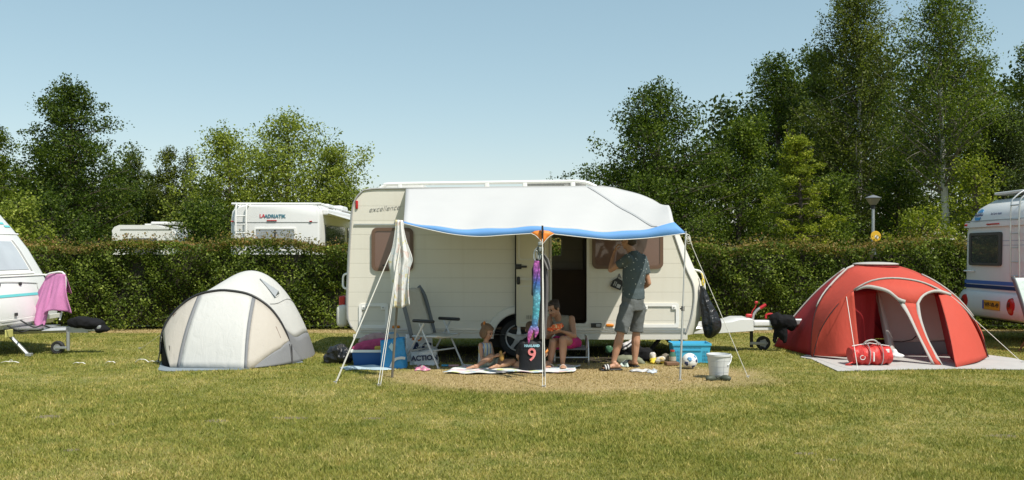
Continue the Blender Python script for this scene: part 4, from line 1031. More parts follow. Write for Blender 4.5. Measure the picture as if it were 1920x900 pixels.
# ------------------------------------------------------------------ motorhome and far caravan
def motorhome():
    Y0, Y1 = 22.4, 27.8
    xa, xb = P(431, 0, Y0).x, P(600, 0, Y0).x
    rt = thing('motorhome', 'white motorhome with roof rails and rear ladder parked behind the hedge left of centre', 'motorhome', ((xa + xb) / 2, 25, 0))
    H = 2.78
    pts = [(xa + .05, .4), (xa, .6), (xa, 2.35), (xa + .03, 2.62), (xa + .12, 2.74), (xa + .3, H), (xb - .3, H), (xb - .1, 2.76), (xb - .02, 2.66), (xb, 2.5), (xb, .6), (xb - .05, .4)]
    m = MB(); rows = [[Vector((lerp(x, (xa + xb) / 2, k), y, z - k * 1.2 * max(0, z - 2.3))) for x, z in pts] for y, k in ((Y0, .06), (Y0 + .03, .02), (Y0 + .12, 0), (Y1, 0))]
    m.grid(rows, closed=True); m.add(rows[0], [tuple(range(len(pts)))]); m.add(rows[-1], [tuple(range(len(pts)))])
    m.build('body', M_WHITE, rt, smooth='auto', edge=40)
    m = MB(); m.rbox(((xa + xb) / 2 + .2, 28.8, 1.4), (1.9, 2.0, 2.0), .3, 4); m.build('cab', M_WHITE, rt, smooth='auto')
    def pz(px, py): return P(px, py, Y0)
    a, b = pz(477, 470), pz(555, 427)
    m = MB(); m.plate(rrect(a.x, b.x, a.z, b.z, .02), [rrect(a.x + .04, b.x - .04, a.z + .04, b.z - .04, .02)], lambda p, q, t: Vector((p, t, q)), Y0 - .03, Y0 + .01); wn = m.build('window', M_WPLAS, rt)
    mid = (a.x + b.x) / 2
    for s0, s1 in ((a.x + .05, mid - .02), (mid + .02, b.x - .05)):
        m = MB(); m.box(((s0 + s1) / 2, Y0 - .012, (a.z + b.z) / 2), (s1 - s0, .012, b.z - a.z - .1)); m.build('pane', mat('grey_blind_pane', (.30, .32, .33), .2, .1), wn)
    m = MB(); m.box((mid, Y0 - .022, (a.z + b.z) / 2), (.03, .02, b.z - a.z - .08)); m.build('mullion', M_DKM, wn)
    m = MB(); q = pz(510, 413.5); m.rbox((q.x, Y0 - .02, q.z), (.25, .03, .025), .008); m.build('brake_lamp', M_RED, rt)
    m = MB()
    for px in (436, 583): q = pz(px, 415); m.rbox((q.x, Y0 - .02, q.z), (.07, .03, .025), .008)
    build_each(m, 'marker_lamp', M_RED, rt)
    m = MB(); m.box(((xa + xb) / 2, Y0 - .004, pz(0, 416.5).z), (xb - xa - .12, .012, .015)); m.build('belt_seam', M_GREY, rt)
    m = MB(); m.text('LA', .12, Matrix.Translation(pz(492, 405) + Vector((0, -.012, 0))) @ Matrix.Rotation(R(90), 4, 'X'), .001, .004); m.build('lettering', mat('logo_red', (.55, .05, .07), .4), rt)
    m = MB(); m.text('ADRIATIK', .118, Matrix.Translation(pz(516, 405.5) + Vector((0, -.012, 0))) @ Matrix.Rotation(R(90), 4, 'X'), .001, .004); m.build('lettering', mat('logo_teal', (.04, .18, .24), .4), rt)
    m = MB()
    for px in (444.5, 464): m.tube(catmull([pz(px, 470) + Vector((0, -.1, 0)), pz(px, 392) + Vector((0, -.1, 0)), pz(px + 2, 386) + Vector((0, .0, 0)), pz(px + 4, 384) + Vector((0, .3, 0))], 4), .02, 8)
    for k in range(5): m.tube([pz(444.5, 405 + 16 * k) + Vector((0, -.1, 0)), pz(464, 405 + 16 * k) + Vector((0, -.1, 0))], .016, 6)
    m.build('ladder', M_WPLAS, rt, smooth='auto')
    m = MB(); z = pz(0, 381.5).z
    for x in (xa + .1, xb - .12): m.tube([(x, Y0 + .15, z), (x, Y1 - .3, z)], .025, 8); [m.tube([(x, y, z), (x, y, H - .05)], .02, 6) for y in (Y0 + .3, 25, Y1 - .4)]
    m.tube([(xa + .0, Y0 + .15, z), (xb, Y0 + .15, z)], .03, 8); m.tube([(xa, Y0 + .5, z), (xb, Y0 + .5, z)], .03, 8)
    m.build('roof_rack', M_WHITE, rt, smooth='auto')
    m = MB(); m.rbox((xb - .5, 24.6, H + .06), (.7, .7, .13), .04); m.rbox((xb - .6, 26.6, H + .08), (.9, .9, .2), .06); build_each(m, 'roof_hatch', M_WHITE, rt)
    m = MB(); c0, c1 = (xb, 22.75), (xb, 27.2)
    m.rbox((xb + .06, 25, 2.62), (.14, 4.5, .14), .03)
    m.add([(xb + .1, 22.75, 2.60), (xb + .1, 27.2, 2.60), (xb + 1.05, 27.2, 2.32), (xb + 1.05, 22.75, 2.32)], [(0, 1, 2, 3)])
    m.rbox((xb + 1.07, 25, 2.31), (.07, 4.5, .09), .02); m.build('side_awning', M_WHITE, rt, solid=.01)
    m = MB(); m.box((xb + .012, 24.3, 1.85), (.02, 2.6, .9)); m.box((xb + .012, 26.6, 1.55), (.02, 1.0, 1.5)); build_each(m, 'side_dark_panel', M_DGLASS, rt)  # large dark glossy panels on the wall under the side awning
    m = MB(); m.text('adria', .16, Matrix(((0, 0, 1, xb + .02), (1, 0, 0, 27.2), (0, 1, 0, 2.5), (0, 0, 0, 1))), .001) if False else None
    wheel(rt, (xa + .2, Y0 + 1.4, .34), .34, .2, .2)
motorhome()
def far_caravan():
    Y = 32; rt = thing('caravan', 'distant white caravan of which only the roof shows above the hedge', 'caravan', (-13, 33, 0), 'touring caravans on the field')
    xa, xb = P(210, 0, Y).x, P(338, 0, Y).x; pr = [(xa + .05, .4), (xa - .0, .7), (xa, 2.38), (xa + .08, 2.50), (xa + .25, 2.57), (xb - .9, 2.57), (xb - .3, 2.4), (xb, 2.0), (xb + .1, .9), (xb, .4)]
    m = MB(); rows = [[Vector((x, y, z)) for x, z in pr] for y in (Y, Y + 2.2)]
    m.grid(rows, closed=True); m.add(rows[0], [tuple(range(len(pr)))]); m.add(rows[1], [tuple(range(len(pr)))]); m.build('body', M_WHITE, rt, smooth='auto', fix=True)
    m = MB(); m.box(((xa + xb) / 2, Y - .01, 2.42), (xb - xa - .6, .02, .03)); m.build('trim_strip', M_GREY, rt)
    m = MB(); a = P(288, 414, Y); m.rbox((a.x + .1, Y + 1, 2.66), (.9, .8, .10), .04); m.rbox((xa + 1.1, Y + 1, 2.61), (.5, .5, .06), .02); build_each(m, 'roof_hatch', M_WHITE, rt)
    m = MB(); m.box((xa + 1.1, Y - .012, 1.8), (1.0, .02, .6)); m.build('window', M_DGLASS, rt)
far_caravan()
# ------------------------------------------------------------------ lamp post and sign
def lamp():
    Y = 21.5; b = P(1637, 0, Y); b.z = 0
    rt = thing('street_lamp', 'grey lamp post with cone shaped lantern standing behind the hedge on the right', 'street lamp', tuple(b))
    zt = P(0, 392, Y).z
    m = MB(); m.tube([b, b + Vector((0, 0, zt))], [.055, .036], 12); m.build('post', M_STEEL, rt, smooth='auto')
    m = MB(); m.cyl(b + Vector((0, 0, zt)), b + Vector((0, 0, zt + .10)), .045, .05, 12); m.build('collar', M_DKM, rt)
    z0, z1, z2 = zt + .10, P(0, 371, Y).z, P(0, 366, Y).z
    m = MB(); m.lathe([(.0, z0), (.075, z0), (.175, z1 - .01), (.0, z1 - .01)], (b.x, b.y, 0), 24); m.build('lantern_glass', mat('milky_lantern', (.42, .36, .27), .3, .1, trans=.3), rt, smooth='auto')
    m = MB(); m.lathe([(.185, z1 - .012), (.19, z1), (.10, z1 + .04), (0, z2 + .01)], (b.x, b.y, 0), 24); m.build('lantern_roof', mat('lantern_metal', (.16, .17, .18), .5), rt, smooth='auto')
lamp()
def sign():
    Y = 20.4; c = P(1642, 443, Y); rt = thing('round_sign', 'round yellow sign peeping over the hedge below the lamp', 'sign', (c.x, c.y, 0))
    m = MB(); m.lathe([(0, -.012), (.115, -.012), (.12, 0), (.115, .012), (0, .012)], c, 28, 'Y'); d = m.build('sign_disc', mat('sign_yellow', (.72, .42, .03), .4, .06, 12), rt, smooth='auto')
    m = MB(); m.lathe([(0, -.016), (.042, -.016), (.045, -.012)], c + Vector((.015, 0, -.02)), 18, 'Y'); m.build('pale_patch', mat('sign_white', (.7, .69, .64), .5), d)
    m = MB(); m.tube([(c.x, c.y + .03, 0), (c.x, c.y + .03, c.z)], .02, 8); m.build('post', M_STEEL, rt)
sign()
# ------------------------------------------------------------------ white tent
def tentmat(name, col, trans=.18, rough=.75):
    m, t, p = _nodes(name); v = worldpos(t)
    c = mix(t, noise(t, v, 3, 4, .6), tuple(x * .93 for x in col), tuple(min(1, x * 1.03) for x in col))
    L(t, c, p.inputs['Base Color']); p.inputs['Roughness'].default_value = rough
    mp = t.nodes.new('ShaderNodeMapping'); L(t, v, mp.inputs[0]); mp.inputs['Scale'].default_value = (3, 3, .8); mp.inputs['Rotation'].default_value = (.3, .5, .4)
    bump(t, p, mth(t, 'ADD', noise(t, mp.outputs[0], 3.0, 4, .6, .8), mth(t, 'MULTIPLY', noise(t, v, 14, 3), .15)), .35, .03)
    if trans: addtrans(t, p, c, trans)
    return m
T_WHT = tentmat('tent_offwhite', (.60, .60, .575)); T_BEI = tentmat('tent_beige', (.53, .49, .43)); T_GRY = tentmat('tent_grey', (.20, .205, .215), .05)
T_RED = tentmat('tent_red', (.64, .090, .055), .32); T_DRED = tentmat('tent_red_shaded', (.42, .022, .028), .30); T_LGRY = tentmat('tent_pale_grey', (.47, .45, .42), .12); T_INN = tentmat('inner_tent_cloth', (.62, .50, .47), .3)  # shaded red: darker copy of the tent red with shade in its colour
M_TARP = mat('grey_groundsheet', (.42, .41, .39), .7, .12, 2, .5, 6, bdist=.03)
M_BTARP = mat('blue_grey_groundsheet', (.20, .24, .27), .6, .2, 6, .5, 12)
def white_tent():
    rt = thing('dome_tent', 'off white dome tent with black arched pole and closed front door, grey skirt', 'tent', (-3.95, 13.2, 0), 'tents on the field')
    base = lambda px, py: G(px, py)
    arch_px = [(303, 686, 12.75), (302, 640, 12.80), (312, 607, 12.84), (336, 577, 12.88), (368, 555, 12.92), (405, 546, 12.95), (432, 546, 12.98), (468, 553, 13.0), (500, 572, 13.02), (522, 597, 13.05), (537, 625, 13.07), (543, 645, 13.08), (549, 681, 13.09)]
    arch = [P(a, b, c) for a, b, c in arch_px]; arch[0].z = .02; arch[-1].z = .02
    A = resample(catmull(arch, 8), 49)
    # main dome: sections from the arch back to the tail
    def section(cx, Y, w, h, e1=1.9):
        out = []
        for i in range(49):
            a = math.pi * i / 48; u = -math.cos(a)
            z = h * (1 - abs(u) ** e1) ** .9 if abs(u) < 1 else 0
            out.append(Vector((cx + u * w, Y + .10 * u * 0, z)))
        return out
    S = [A, section(-4.05, 13.35, .95, 1.25), section(-3.98, 13.75, .92, 1.32), section(-3.92, 14.15, .82, 1.20), section(-3.86, 14.55, .64, .88), section(-3.82, 14.9, .42, .45), section(-3.80, 15.05, .25, .03)]
    cols = [catmull([s[i] for s in S], 5) for i in range(49)]
    rows = [[cols[i][j] for i in range(49)] for j in range(len(cols[0]))]
    lo = 40
    m = MB(); m.grid([r[7:lo + 1] for r in rows]); m.build('flysheet', T_WHT, rt, smooth=True, solid=.003)
    m = MB(); m.grid([r[lo:] for r in rows]); m.grid([r[:8] for r in rows]); m.build('skirt', T_GRY, rt, smooth=True, solid=.003)
    m = MB(); m.tube([a + Vector((0, -.015, .01)) for a in A[2:-3]], .017, 8); m.build('arch_pole_sleeve', M_BPL, rt, smooth=True)
    # front porch wall
    bot = catmull([Vector(A[0]) + Vector((.06, 0, 0)), G(316, 690), G(331, 691), G(400, 692), G(462, 692.5), G(470, 692), G(520, 687), G(566, 679), Vector((-3.12, 13.3, .01))], 8)
    for b in bot: b.z = max(b.z, .015)
    def col(pt_top, pt_bot, n=14, belly=.06):
        out = []
        for i in range(n):
            v = i / (n - 1); p = pt_top.lerp(pt_bot, v); p.y -= belly * math.sin(math.pi * v); p.z += belly * .4 * math.sin(math.pi * v)
            out.append(p)
        return out
    def near(pt, px):
        return (pt.x / pt.y * FPX + 960) - px
    def at(curve, px, top=True):
        best = None
        for a, b in zip(curve, curve[1:]):
            fa, fb = near(a, px), near(b, px)
            if fa * fb <= 0 and fa != fb: best = a.lerp(b, fa / (fa - fb)); break
        return best or min(curve, key=lambda q: abs(near(q, px)))
    Af = resample(A[4:46], 120)
    def panel(tops, bots, mt, nm, bel=.05, n=16, **k):
        T = [at(Af, px) + Vector((0, -.02, -.01)) for px in np.linspace(*tops, n)]; B = [at(bot, px) for px in np.linspace(*bots, n)]
        for b in B: b.z = .015
        m = MB(); m.grid([list(x) for x in zip(*[col(t_, b_, belly=bel) for t_, b_ in zip(T, B)])])
        return m.build(nm, mt, rt, smooth=True, solid=.004)
    panel((378, 474), (336, 458), T_WHT, 'door_panel', .07)
    panel((371, 378.5), (331, 336.5), T_GRY, 'zip_band', .075, 3); panel((473.5, 480), (457.5, 463), T_GRY, 'zip_band', .075, 3)
    panel((306, 372), (319, 331.5), T_BEI, 'side_panel', .05)
    # right panel: beige upper, grey triangular skirt
    T = [at(Af, px) + Vector((0, -.02, -.01)) for px in np.linspace(479.5, 541, 18)]; B = [at(bot, px) for px in np.linspace(462.5, 569, 18)]
    m1, m2 = MB(), MB(); up, dn = [], []
    for i, (t_, b_) in enumerate(zip(T, B)):
        b_.z = .015; c = col(t_, b_, 30); k = 29
        for q, w_ in enumerate(c):
            qx = w_.x / w_.y * FPX + 960; qy = HZ + (CAMH - w_.z) / w_.y * FPX
            if qy > 692 - (qx - 470) * .75: k = max(q, 1); break
        up.append(resample(c[:k + 1] if k > 0 else [c[0], c[1]], 10)); dn.append(resample(c[k:], 8) if k < 29 else [c[29]] * 8)
    m1.grid([list(x) for x in zip(*up)]); m2.grid([list(x) for x in zip(*dn)])
    m1.build('side_panel', T_BEI, rt, smooth=True, solid=.003); m2.build('skirt_panel', T_GRY, rt, smooth=True, solid=.003)
    m = MB()
    for px0, px1 in ((500, 520), (505, 526)):
        a = at(Af, px0 + 2) + Vector((0, -.06, -.16)); b = P(px1, 634, 12.85)
        m.tube([a, a.lerp(b, .5) + Vector((.02, -.02, .03)), b], .008, 6)
    a = at(Af, 345) + Vector((.0, -.05, -.05)); m.tube([a + Vector((.08, 0, 0)), a + Vector((-.12, -.02, -.10)), P(322, 618, 12.75)], .008, 6)
    m.build('zip', mat('brown_zip', (.14, .09, .07), .7), rt)
    m = MB(); q = P(528, 664, 12.88)
    m.plate([(q.x - .055, q.z - .025), (q.x + .055, q.z - .025), (q.x + .05, q.z + .02), (q.x + .01, q.z + .045), (q.x - .04, q.z + .03)], [], lambda a, b, t: Vector((a, q.y + t, b)), -.02, -.012)
    m.build('emblem', mat('emblem_orange', (.75, .30, .06), .5), rt)
    m = MB(); m.plate([(q.x - .03, q.z - .020), (q.x + .01, q.z - .020), (q.x - .005, q.z + .03)], [], lambda a, b, t: Vector((a, q.y + t, b)), -.026, -.021); m.build('emblem_peak', mat('emblem_dark', (.05, .05, .06), .6), rt)
    # black fabric edge at far left, straps
    m = MB(); l0, l1 = P(303, 640, 12.72), G(317, 689)
    m.grid([[A[3], A[2].lerp(A[1], .5), A[0]], [P(314, 640, 12.6), P(313, 668, 12.55), G(309, 688)], [P(318, 650, 12.5), P(318, 672, 12.45), G(319, 690)]]); m.build('side_skirt', M_BFAB, rt, smooth=True, solid=.004)
    m = MB(); m.tube([P(543, 645, 12.95), G(549, 683)], .008, 6); m.tube([P(547, 646, 12.95), G(549, 683)], .008, 6); m.tube([P(305, 632, 12.75), G(296, 682)], .007, 6); m.rbox(P(546, 672, 12.98), (.025, .02, .05), .005)
    m.build('strap', M_BPL, rt)
    # vent hood on the right flank
    m = MB(); a, b, c, d = P(487, 521, 13.45), P(522, 545, 13.40), P(524, 551, 13.55), P(516, 556, 13.38)
    m.add([a, b, c, d, a + Vector((0, .06, -.05))], [(0, 3, 1), (1, 3, 2), (0, 4, 3)]); m.build('vent_hood', mat('vent_grey', (.40, .42, .44), .7), rt, solid=.004)
    m = MB(); vs = [rows[2 * k][33].lerp(rows[2 * k][34], .5) + Vector((.006, -.006, .004)) for k in range(1, 12)]; m.tube(vs, .005, 5); m.build('seam', M_GREY, rt)
    g = MB(); gp = [G(*q) for q in SHEET_WHITE]
    g.plate([(p.x, p.y) for p in gp], [], lambda a, b, t: Vector((a, b, t)), .004, .012)
    g.solo('groundsheet', M_BTARP, 'thin blue grey groundsheet peeking out under the white dome tent', 'groundsheet', (gp[0].x, gp[0].y, 0), 'groundsheets')
    rope([P(303, 632, 12.7), G(296, 679)], 'dark short guy strap at the left corner of the white tent', 1, .004)
    rope([P(305, 625, 12.8), G(262, 655)], 'thin guy line fanning out left behind the white tent', 1, .003)
white_tent()

# ------------------------------------------------------------------ red tent
def red_tent():
    rt = thing('dome_tent', 'red tunnel dome tent with grey arches and two open white trimmed doorways', 'tent', (5.8, 13.8, 0), 'tents on the field')
    def C(pts, n=41): return resample(catmull([P(a, b, c) for a, b, c in pts], 8), n)
    n = 41
    Bk = C([(1470, 643, 15.6), (1500, 600, 15.8), (1560, 530, 15.9), (1610, 505, 15.9), (1660, 503, 15.9), (1720, 520, 15.9), (1790, 570, 15.8), (1830, 640, 15.7)])
    Ac = C([(1451, 651, 15.2), (1462, 628, 15.2), (1490, 592, 15.2), (1530, 548, 15.15), (1568, 516, 15.1), (1596, 499, 15.0), (1640, 496, 15.0), (1690, 500, 15.0), (1740, 522, 15.0), (1800, 575, 15.0), (1840, 655, 15.0)])
    A = C([(1520, 669, 13.8), (1521, 630, 13.85), (1527, 587, 13.95), (1541, 556, 14.05), (1560, 532, 14.15), (1578, 514, 14.25), (1597, 500, 14.3), (1640, 495, 14.35), (1686, 500, 14.35), (1722, 513, 14.35), (1760, 533, 14.3), (1800, 565, 14.2), (1838, 615, 14.1), (1850, 658, 14.05)])
    B = C([(1524, 667, 13.55), (1535, 625, 13.5), (1556, 588, 13.42), (1580, 561, 13.38), (1602, 544, 13.35), (1630, 529, 13.32), (1662, 523, 13.3), (1695, 524, 13.3), (1730, 531, 13.3), (1765, 547, 13.32), (1800, 572, 13.36), (1825, 600, 13.42), (1842, 635, 13.5), (1852, 671, 13.6)])
    for cvs in (Bk, Ac, A, B): cvs[0].z = .02; cvs[-1].z = .02
    def surf(c0, c1, mt, nm, i0=0, i1=n, bulge=.04, k=9):
        m = MB(); rows = []
        for j in range(k):
            v = j / (k - 1); rows.append([c0[i].lerp(c1[i], v) + Vector((0, 0, 1)) * bulge * math.sin(math.pi * v) * (1 if 5 < i < 36 else .3) + Vector((-1 if i < n / 2 else 1, 0, 0)) * bulge * .4 * math.sin(math.pi * v) for i in range(i0, i1)])
        m.grid(rows); return m.build(nm, mt, rt, smooth=True, solid=.003)
    surf(Ac, A, T_DRED, 'rear_flysheet', 0, 16, -.03); surf(Ac, A, T_RED, 'rear_flysheet', 15, n, -.01); surf(Bk, Ac, T_DRED, 'back_flysheet', 0, n, -.01)  # left flank gets the darker red, its shade painted in
    surf(A, B, T_RED, 'porch_roof', 0, n, -.02)
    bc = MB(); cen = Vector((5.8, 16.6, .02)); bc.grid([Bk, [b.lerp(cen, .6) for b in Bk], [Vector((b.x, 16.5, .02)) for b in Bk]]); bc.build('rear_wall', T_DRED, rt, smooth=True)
    for cv, i0, i1, r in ((Ac, 4, 16, .014), (A, 7, 17, .017), (A, 26, 36, .012), (B, 12, 34, .013)):
        m = MB(); m.tube([p + Vector((0, -.012, .012)) for p in cv[i0:i1]], r, 6, flat=.45, up=(0, 1, 0)); m.build('pole_sleeve', T_LGRY, rt, smooth=True)
    for cv, i0, i1 in ((A, 0, 12), (B, 0, 13), (Ac, 0, 5), (B, 33, 41)):
        m = MB(); m.tube([p + Vector((0, -.02, 0)) for p in cv[i0:i1]], .007, 6); m.build('pole', M_BPL, rt)
    # roof vent cover
    vc = P(1638, 495, 14.5)
    m = MB(); m.ell(vc + Vector((0, -.08, .0)), (.36, .28, .035), None, 24, 10); m.build('vent_cover', T_LGRY, rt, smooth=True)
    m = MB(); m.ell(vc + Vector((0, -.08, -.035)), (.37, .28, .025), None, 24, 10); m.build('vent_edge', T_DRED, rt, smooth=True)
    # front wall with its two openings
    def D(pts, n_=24): return resample(catmull([P(a, b, c) for a, b, c in pts], 8), n_)
    O1 = D([(1603, 545, 13.33), (1630, 530, 13.30), (1662, 524, 13.28), (1695, 525, 13.28), (1730, 532, 13.28), (1765, 548, 13.30), (1784, 558, 13.32)], 32)
    I1 = D([(1604, 546, 13.32), (1622, 541, 13.26), (1640, 543, 13.2), (1664, 550, 13.15), (1684, 566, 13.08)], 20)[:-1] + D([(1684, 566, 13.08), (1706, 572, 13.06), (1723, 570, 13.08)], 5)[:-1] + D([(1723, 570, 13.08), (1730, 558, 13.14), (1742, 551, 13.2), (1760, 549, 13.24), (1783, 556, 13.31)], 9)
    m = MB(); I1r = resample(I1, 32)
    m.grid([O1, [a.lerp(b, .5) for a, b in zip(O1, I1r)], I1r])
    El = D([(1684, 566, 13.08), (1700, 590, 12.98), (1715, 620, 12.88), (1731, 652, 12.78), (1746, 682, 12.70)], 16); Er = D([(1723, 570, 13.08), (1728, 600, 12.98), (1740, 635, 12.88), (1753, 660, 12.78), (1768, 686, 12.66)], 16)
    m.grid([El, [a.lerp(b, .5) + Vector((0, -.02, 0)) for a, b in zip(El, Er)], Er])
    m.build('front_band', T_RED, rt, smooth=True, solid=.003)
    def trim(c0, c1, w):
        tm = MB(); k = Vector((0, -.010, .004)); tm.grid([[p + k for p in c0], [p.lerp(q, w) + k for p, q in zip(c0, c1)]]); tm.build('door_trim', T_LGRY, rt, smooth=True, solid=.006)
    dz = Vector((0, 0, .05))
    d1 = I1r[:15]; trim(d1, [p + Vector((.01, 0, .052)) * min(1, .4 + i * .2) for i, p in enumerate(d1)], 1)
    trim([I1r[14]] + El, [I1r[14] + Vector((.01, 0, .052))] + [a_.lerp(b_, .26) for a_, b_ in zip(El, Er)], 1)
    d2 = list(reversed(Er)) + D([(1723, 570, 13.08), (1730, 558, 13.14), (1742, 551, 13.2), (1760, 549, 13.24), (1783, 556, 13.31)], 12)[1:]
    nn = len(d2); trim(d2, [p + (Vector((-.05, 0, .0)) if i < 14 else Vector((-.05, 0, 0)).lerp(Vector((0, 0, .045)), min(1, (i - 14) / 7))) * (.35 if i < 2 else 1) for i, p in enumerate(d2)], 1)
    # left front curtain
    def curtain(nm, mt, top, bot, amp=.03, f=3, n_=20, bel=.0):
        T = D(top, n_); Bt = D(bot, n_); rows = []
        for j in range(14):
            v = j / 13; rows.append([T[i].lerp(Bt[i], v) + Vector((0, amp * math.sin(f * i / n_ * 6.28 + v * 1.5) * (.3 + v) - bel * math.sin(math.pi * v), 0)) for i in range(n_)])
        m = MB(); m.grid(rows); return m.build(nm, mt, rt, smooth=True, solid=.003)
    curtain('side_curtain', T_RED, [(1529, 640, 13.5), (1545, 605, 13.44), (1575, 565, 13.37), (1590, 552, 13.34), (1601, 546, 13.30)], [(1524, 667, 13.55), (1548, 668, 13.42), (1570, 668, 13.3), (1590, 667, 13.22), (1612, 655, 13.2)], .025, 1.2)
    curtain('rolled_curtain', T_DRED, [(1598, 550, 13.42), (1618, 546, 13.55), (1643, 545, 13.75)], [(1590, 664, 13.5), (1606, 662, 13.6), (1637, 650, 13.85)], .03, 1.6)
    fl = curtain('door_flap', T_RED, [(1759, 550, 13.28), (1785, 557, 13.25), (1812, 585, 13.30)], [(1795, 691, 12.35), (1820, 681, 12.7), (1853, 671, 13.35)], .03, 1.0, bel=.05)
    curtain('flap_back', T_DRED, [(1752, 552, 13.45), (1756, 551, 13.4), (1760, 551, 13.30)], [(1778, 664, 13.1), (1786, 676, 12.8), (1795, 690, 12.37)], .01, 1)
    # inner tent
    curtain('inner_tent', T_INN, [(1640, 545, 14.1), (1690, 540, 14.1), (1745, 548, 14.1), (1800, 575, 14.0)], [(1660, 642, 14.0), (1700, 641, 14.0), (1750, 640, 14.0), (1820, 640, 14.0)], .02, 1.3)
    curtain('inner_skirt', T_GRY, [(1660, 642, 13.98), (1700, 641, 13.98), (1750, 640, 13.98), (1820, 640, 13.98)], [(1655, 669, 13.98), (1700, 668, 13.98), (1750, 668, 13.98), (1820, 668, 13.98)], .02, 1.3)
    curtain('inner_flap', T_LGRY, [(1643, 547, 13.95), (1646, 548, 13.9), (1652, 556, 13.9)], [(1664, 666, 13.6), (1672, 668, 13.5), (1682, 664, 13.6)], .015, 1)
    m = MB(); m.tube([P(1664, 639, 13.9), P(1690, 641, 13.88), P(1710, 637, 13.9), P(1718, 630, 13.95)], .008, 6); m.build('inner_zip', M_BPL, rt)
    g = MB(); gp = [G(*q) for q in SHEET_RED]
    g.plate([(p.x, p.y) for p in gp], [], lambda a, b, t: Vector((a, b, t)), .006, .014)
    g.solo('groundsheet', M_TARP, 'pale grey groundsheet spread out under and in front of the red tent', 'groundsheet', (gp[0].x, gp[0].y, 0), 'groundsheets')
    blob('pillow', 'white crumpled cloth lying in the doorway of the red tent', 'cloth', mat('white_cotton', (.66, .65, .63), .9, .06, 10), [(P(1683, 667, 13.0) , (.12, .08, .03)), (P(1677, 662, 13.05), (.05, .05, .07))], disp=.02)
    rope([P(1587, 556, 13.35), P(1600, 640, 12.4), G(1609, 697)], 'white guy rope in front of the red tent, left of the open doorway')
    rope([P(1826, 598, 13.38), G(1918, 681)], 'white guy rope running from the right arch of the red tent to the edge')
red_tent()

def duffel():
    c = Vector((P(1630, 668, 12.72).x, 12.72, .16)); rt = thing('duffel_bag', 'bright red holdall with white straps standing before the red tent', 'bag', (c.x, c.y, 0))
    rm = mat('red_nylon', (.55, .035, .03), .5, .12, 8, .7, 22, bdist=.02)
    m = MB(); prof = []
    rows = []
    for i, x in enumerate(np.linspace(-.28, .28, 17)):
        r = .155 * (1 - (abs(x) / .30) ** 6 * .35) + .012 * math.sin(i * 2.1)
        rows.append([Vector((c.x + x, c.y + r * 1.05 * math.cos(t) * (1 + .09 * math.sin(3 * t + i * 1.4)), .145 + r * .88 * math.sin(t) * (1 + .10 * math.sin(2 * t + i * 1.1)))) for t in np.linspace(0, 6.283, 25)[:-1]])
    m.grid(rows, closed=True); m.add(rows[0], [tuple(range(24))]); m.add(rows[-1], [tuple(range(24))]); bd = m.build('body', rm, rt, smooth='auto', edge=50)
    m = MB(); bmat = mat('white_webbing', (.68, .66, .64), .8)
    for x in (-.05, .13):
        pts = [Vector((c.x + x, c.y + .17 * math.cos(t), .155 + .16 * math.sin(t))) for t in np.linspace(math.pi * .35, math.pi * 1.35, 14)]
        m = MB(); m.tube(pts, .016, 6, flat=.3, up=(1, 0, 0)); m.build('strap', bmat, rt)
    m = MB(); m.tube(catmull([c + Vector((-.12, -.08, .14)), c + Vector((-.08, -.10, .19)), c + Vector((.0, -.10, .21)), c + Vector((.06, -.09, .19)), c + Vector((.10, -.07, .14))], 5), .012, 6); m.build('carry_handle', T_LGRY, rt)
    m = MB(); m.tube([c + Vector((-.26, -.05, .12)), c + Vector((0, -.02, .158)), c + Vector((.26, -.05, .12))], .007, 6); m.build('zip', bmat, rt)
    m = MB(); q = c + Vector((-.16, -.172, -.03)); m.tube([q + Vector((.035 * math.cos(t), 0, .030 * math.sin(t))) for t in np.linspace(0, 6.283, 18)], .005, 5, caps=False)
    m.rbox(c + Vector((.0, -.163, -.02)), (.02, .012, .13), .004); m.rbox(c + Vector((.20, -.135, .06)), (.05, .02, .05), .006); m.build('print', bmat, rt)
    m = MB(); m.tube(catmull([c + Vector((-.27, -.1, -.10)), c + Vector((-.34, -.14, -.12)), c + Vector((-.38, -.12, -.14)), c + Vector((-.30, -.16, -.15))], 4), .010, 6); m.build('shoulder_strap', rm, rt)
duffel()
# wetsuit / jackets over the hitch of the centre caravan
blob('wetsuit', 'black wetsuit thrown over the tow hitch between caravan and red tent', 'wetsuit', M_BFAB,
     [(P(1456, 601, 14.5), (.12, .10, .13)), (P(1470, 603, 14.45), (.14, .10, .12)), (P(1483, 606, 14.45), (.09, .09, .13)), (P(1466, 620, 14.45), (.07, .06, .16)), (P(1471, 628, 14.42), (.045, .05, .14)), (P(1454, 626, 14.5), (.035, .035, .10)), (P(1452, 636, 14.5), (.03, .03, .08))], disp=.035, vox=.016)
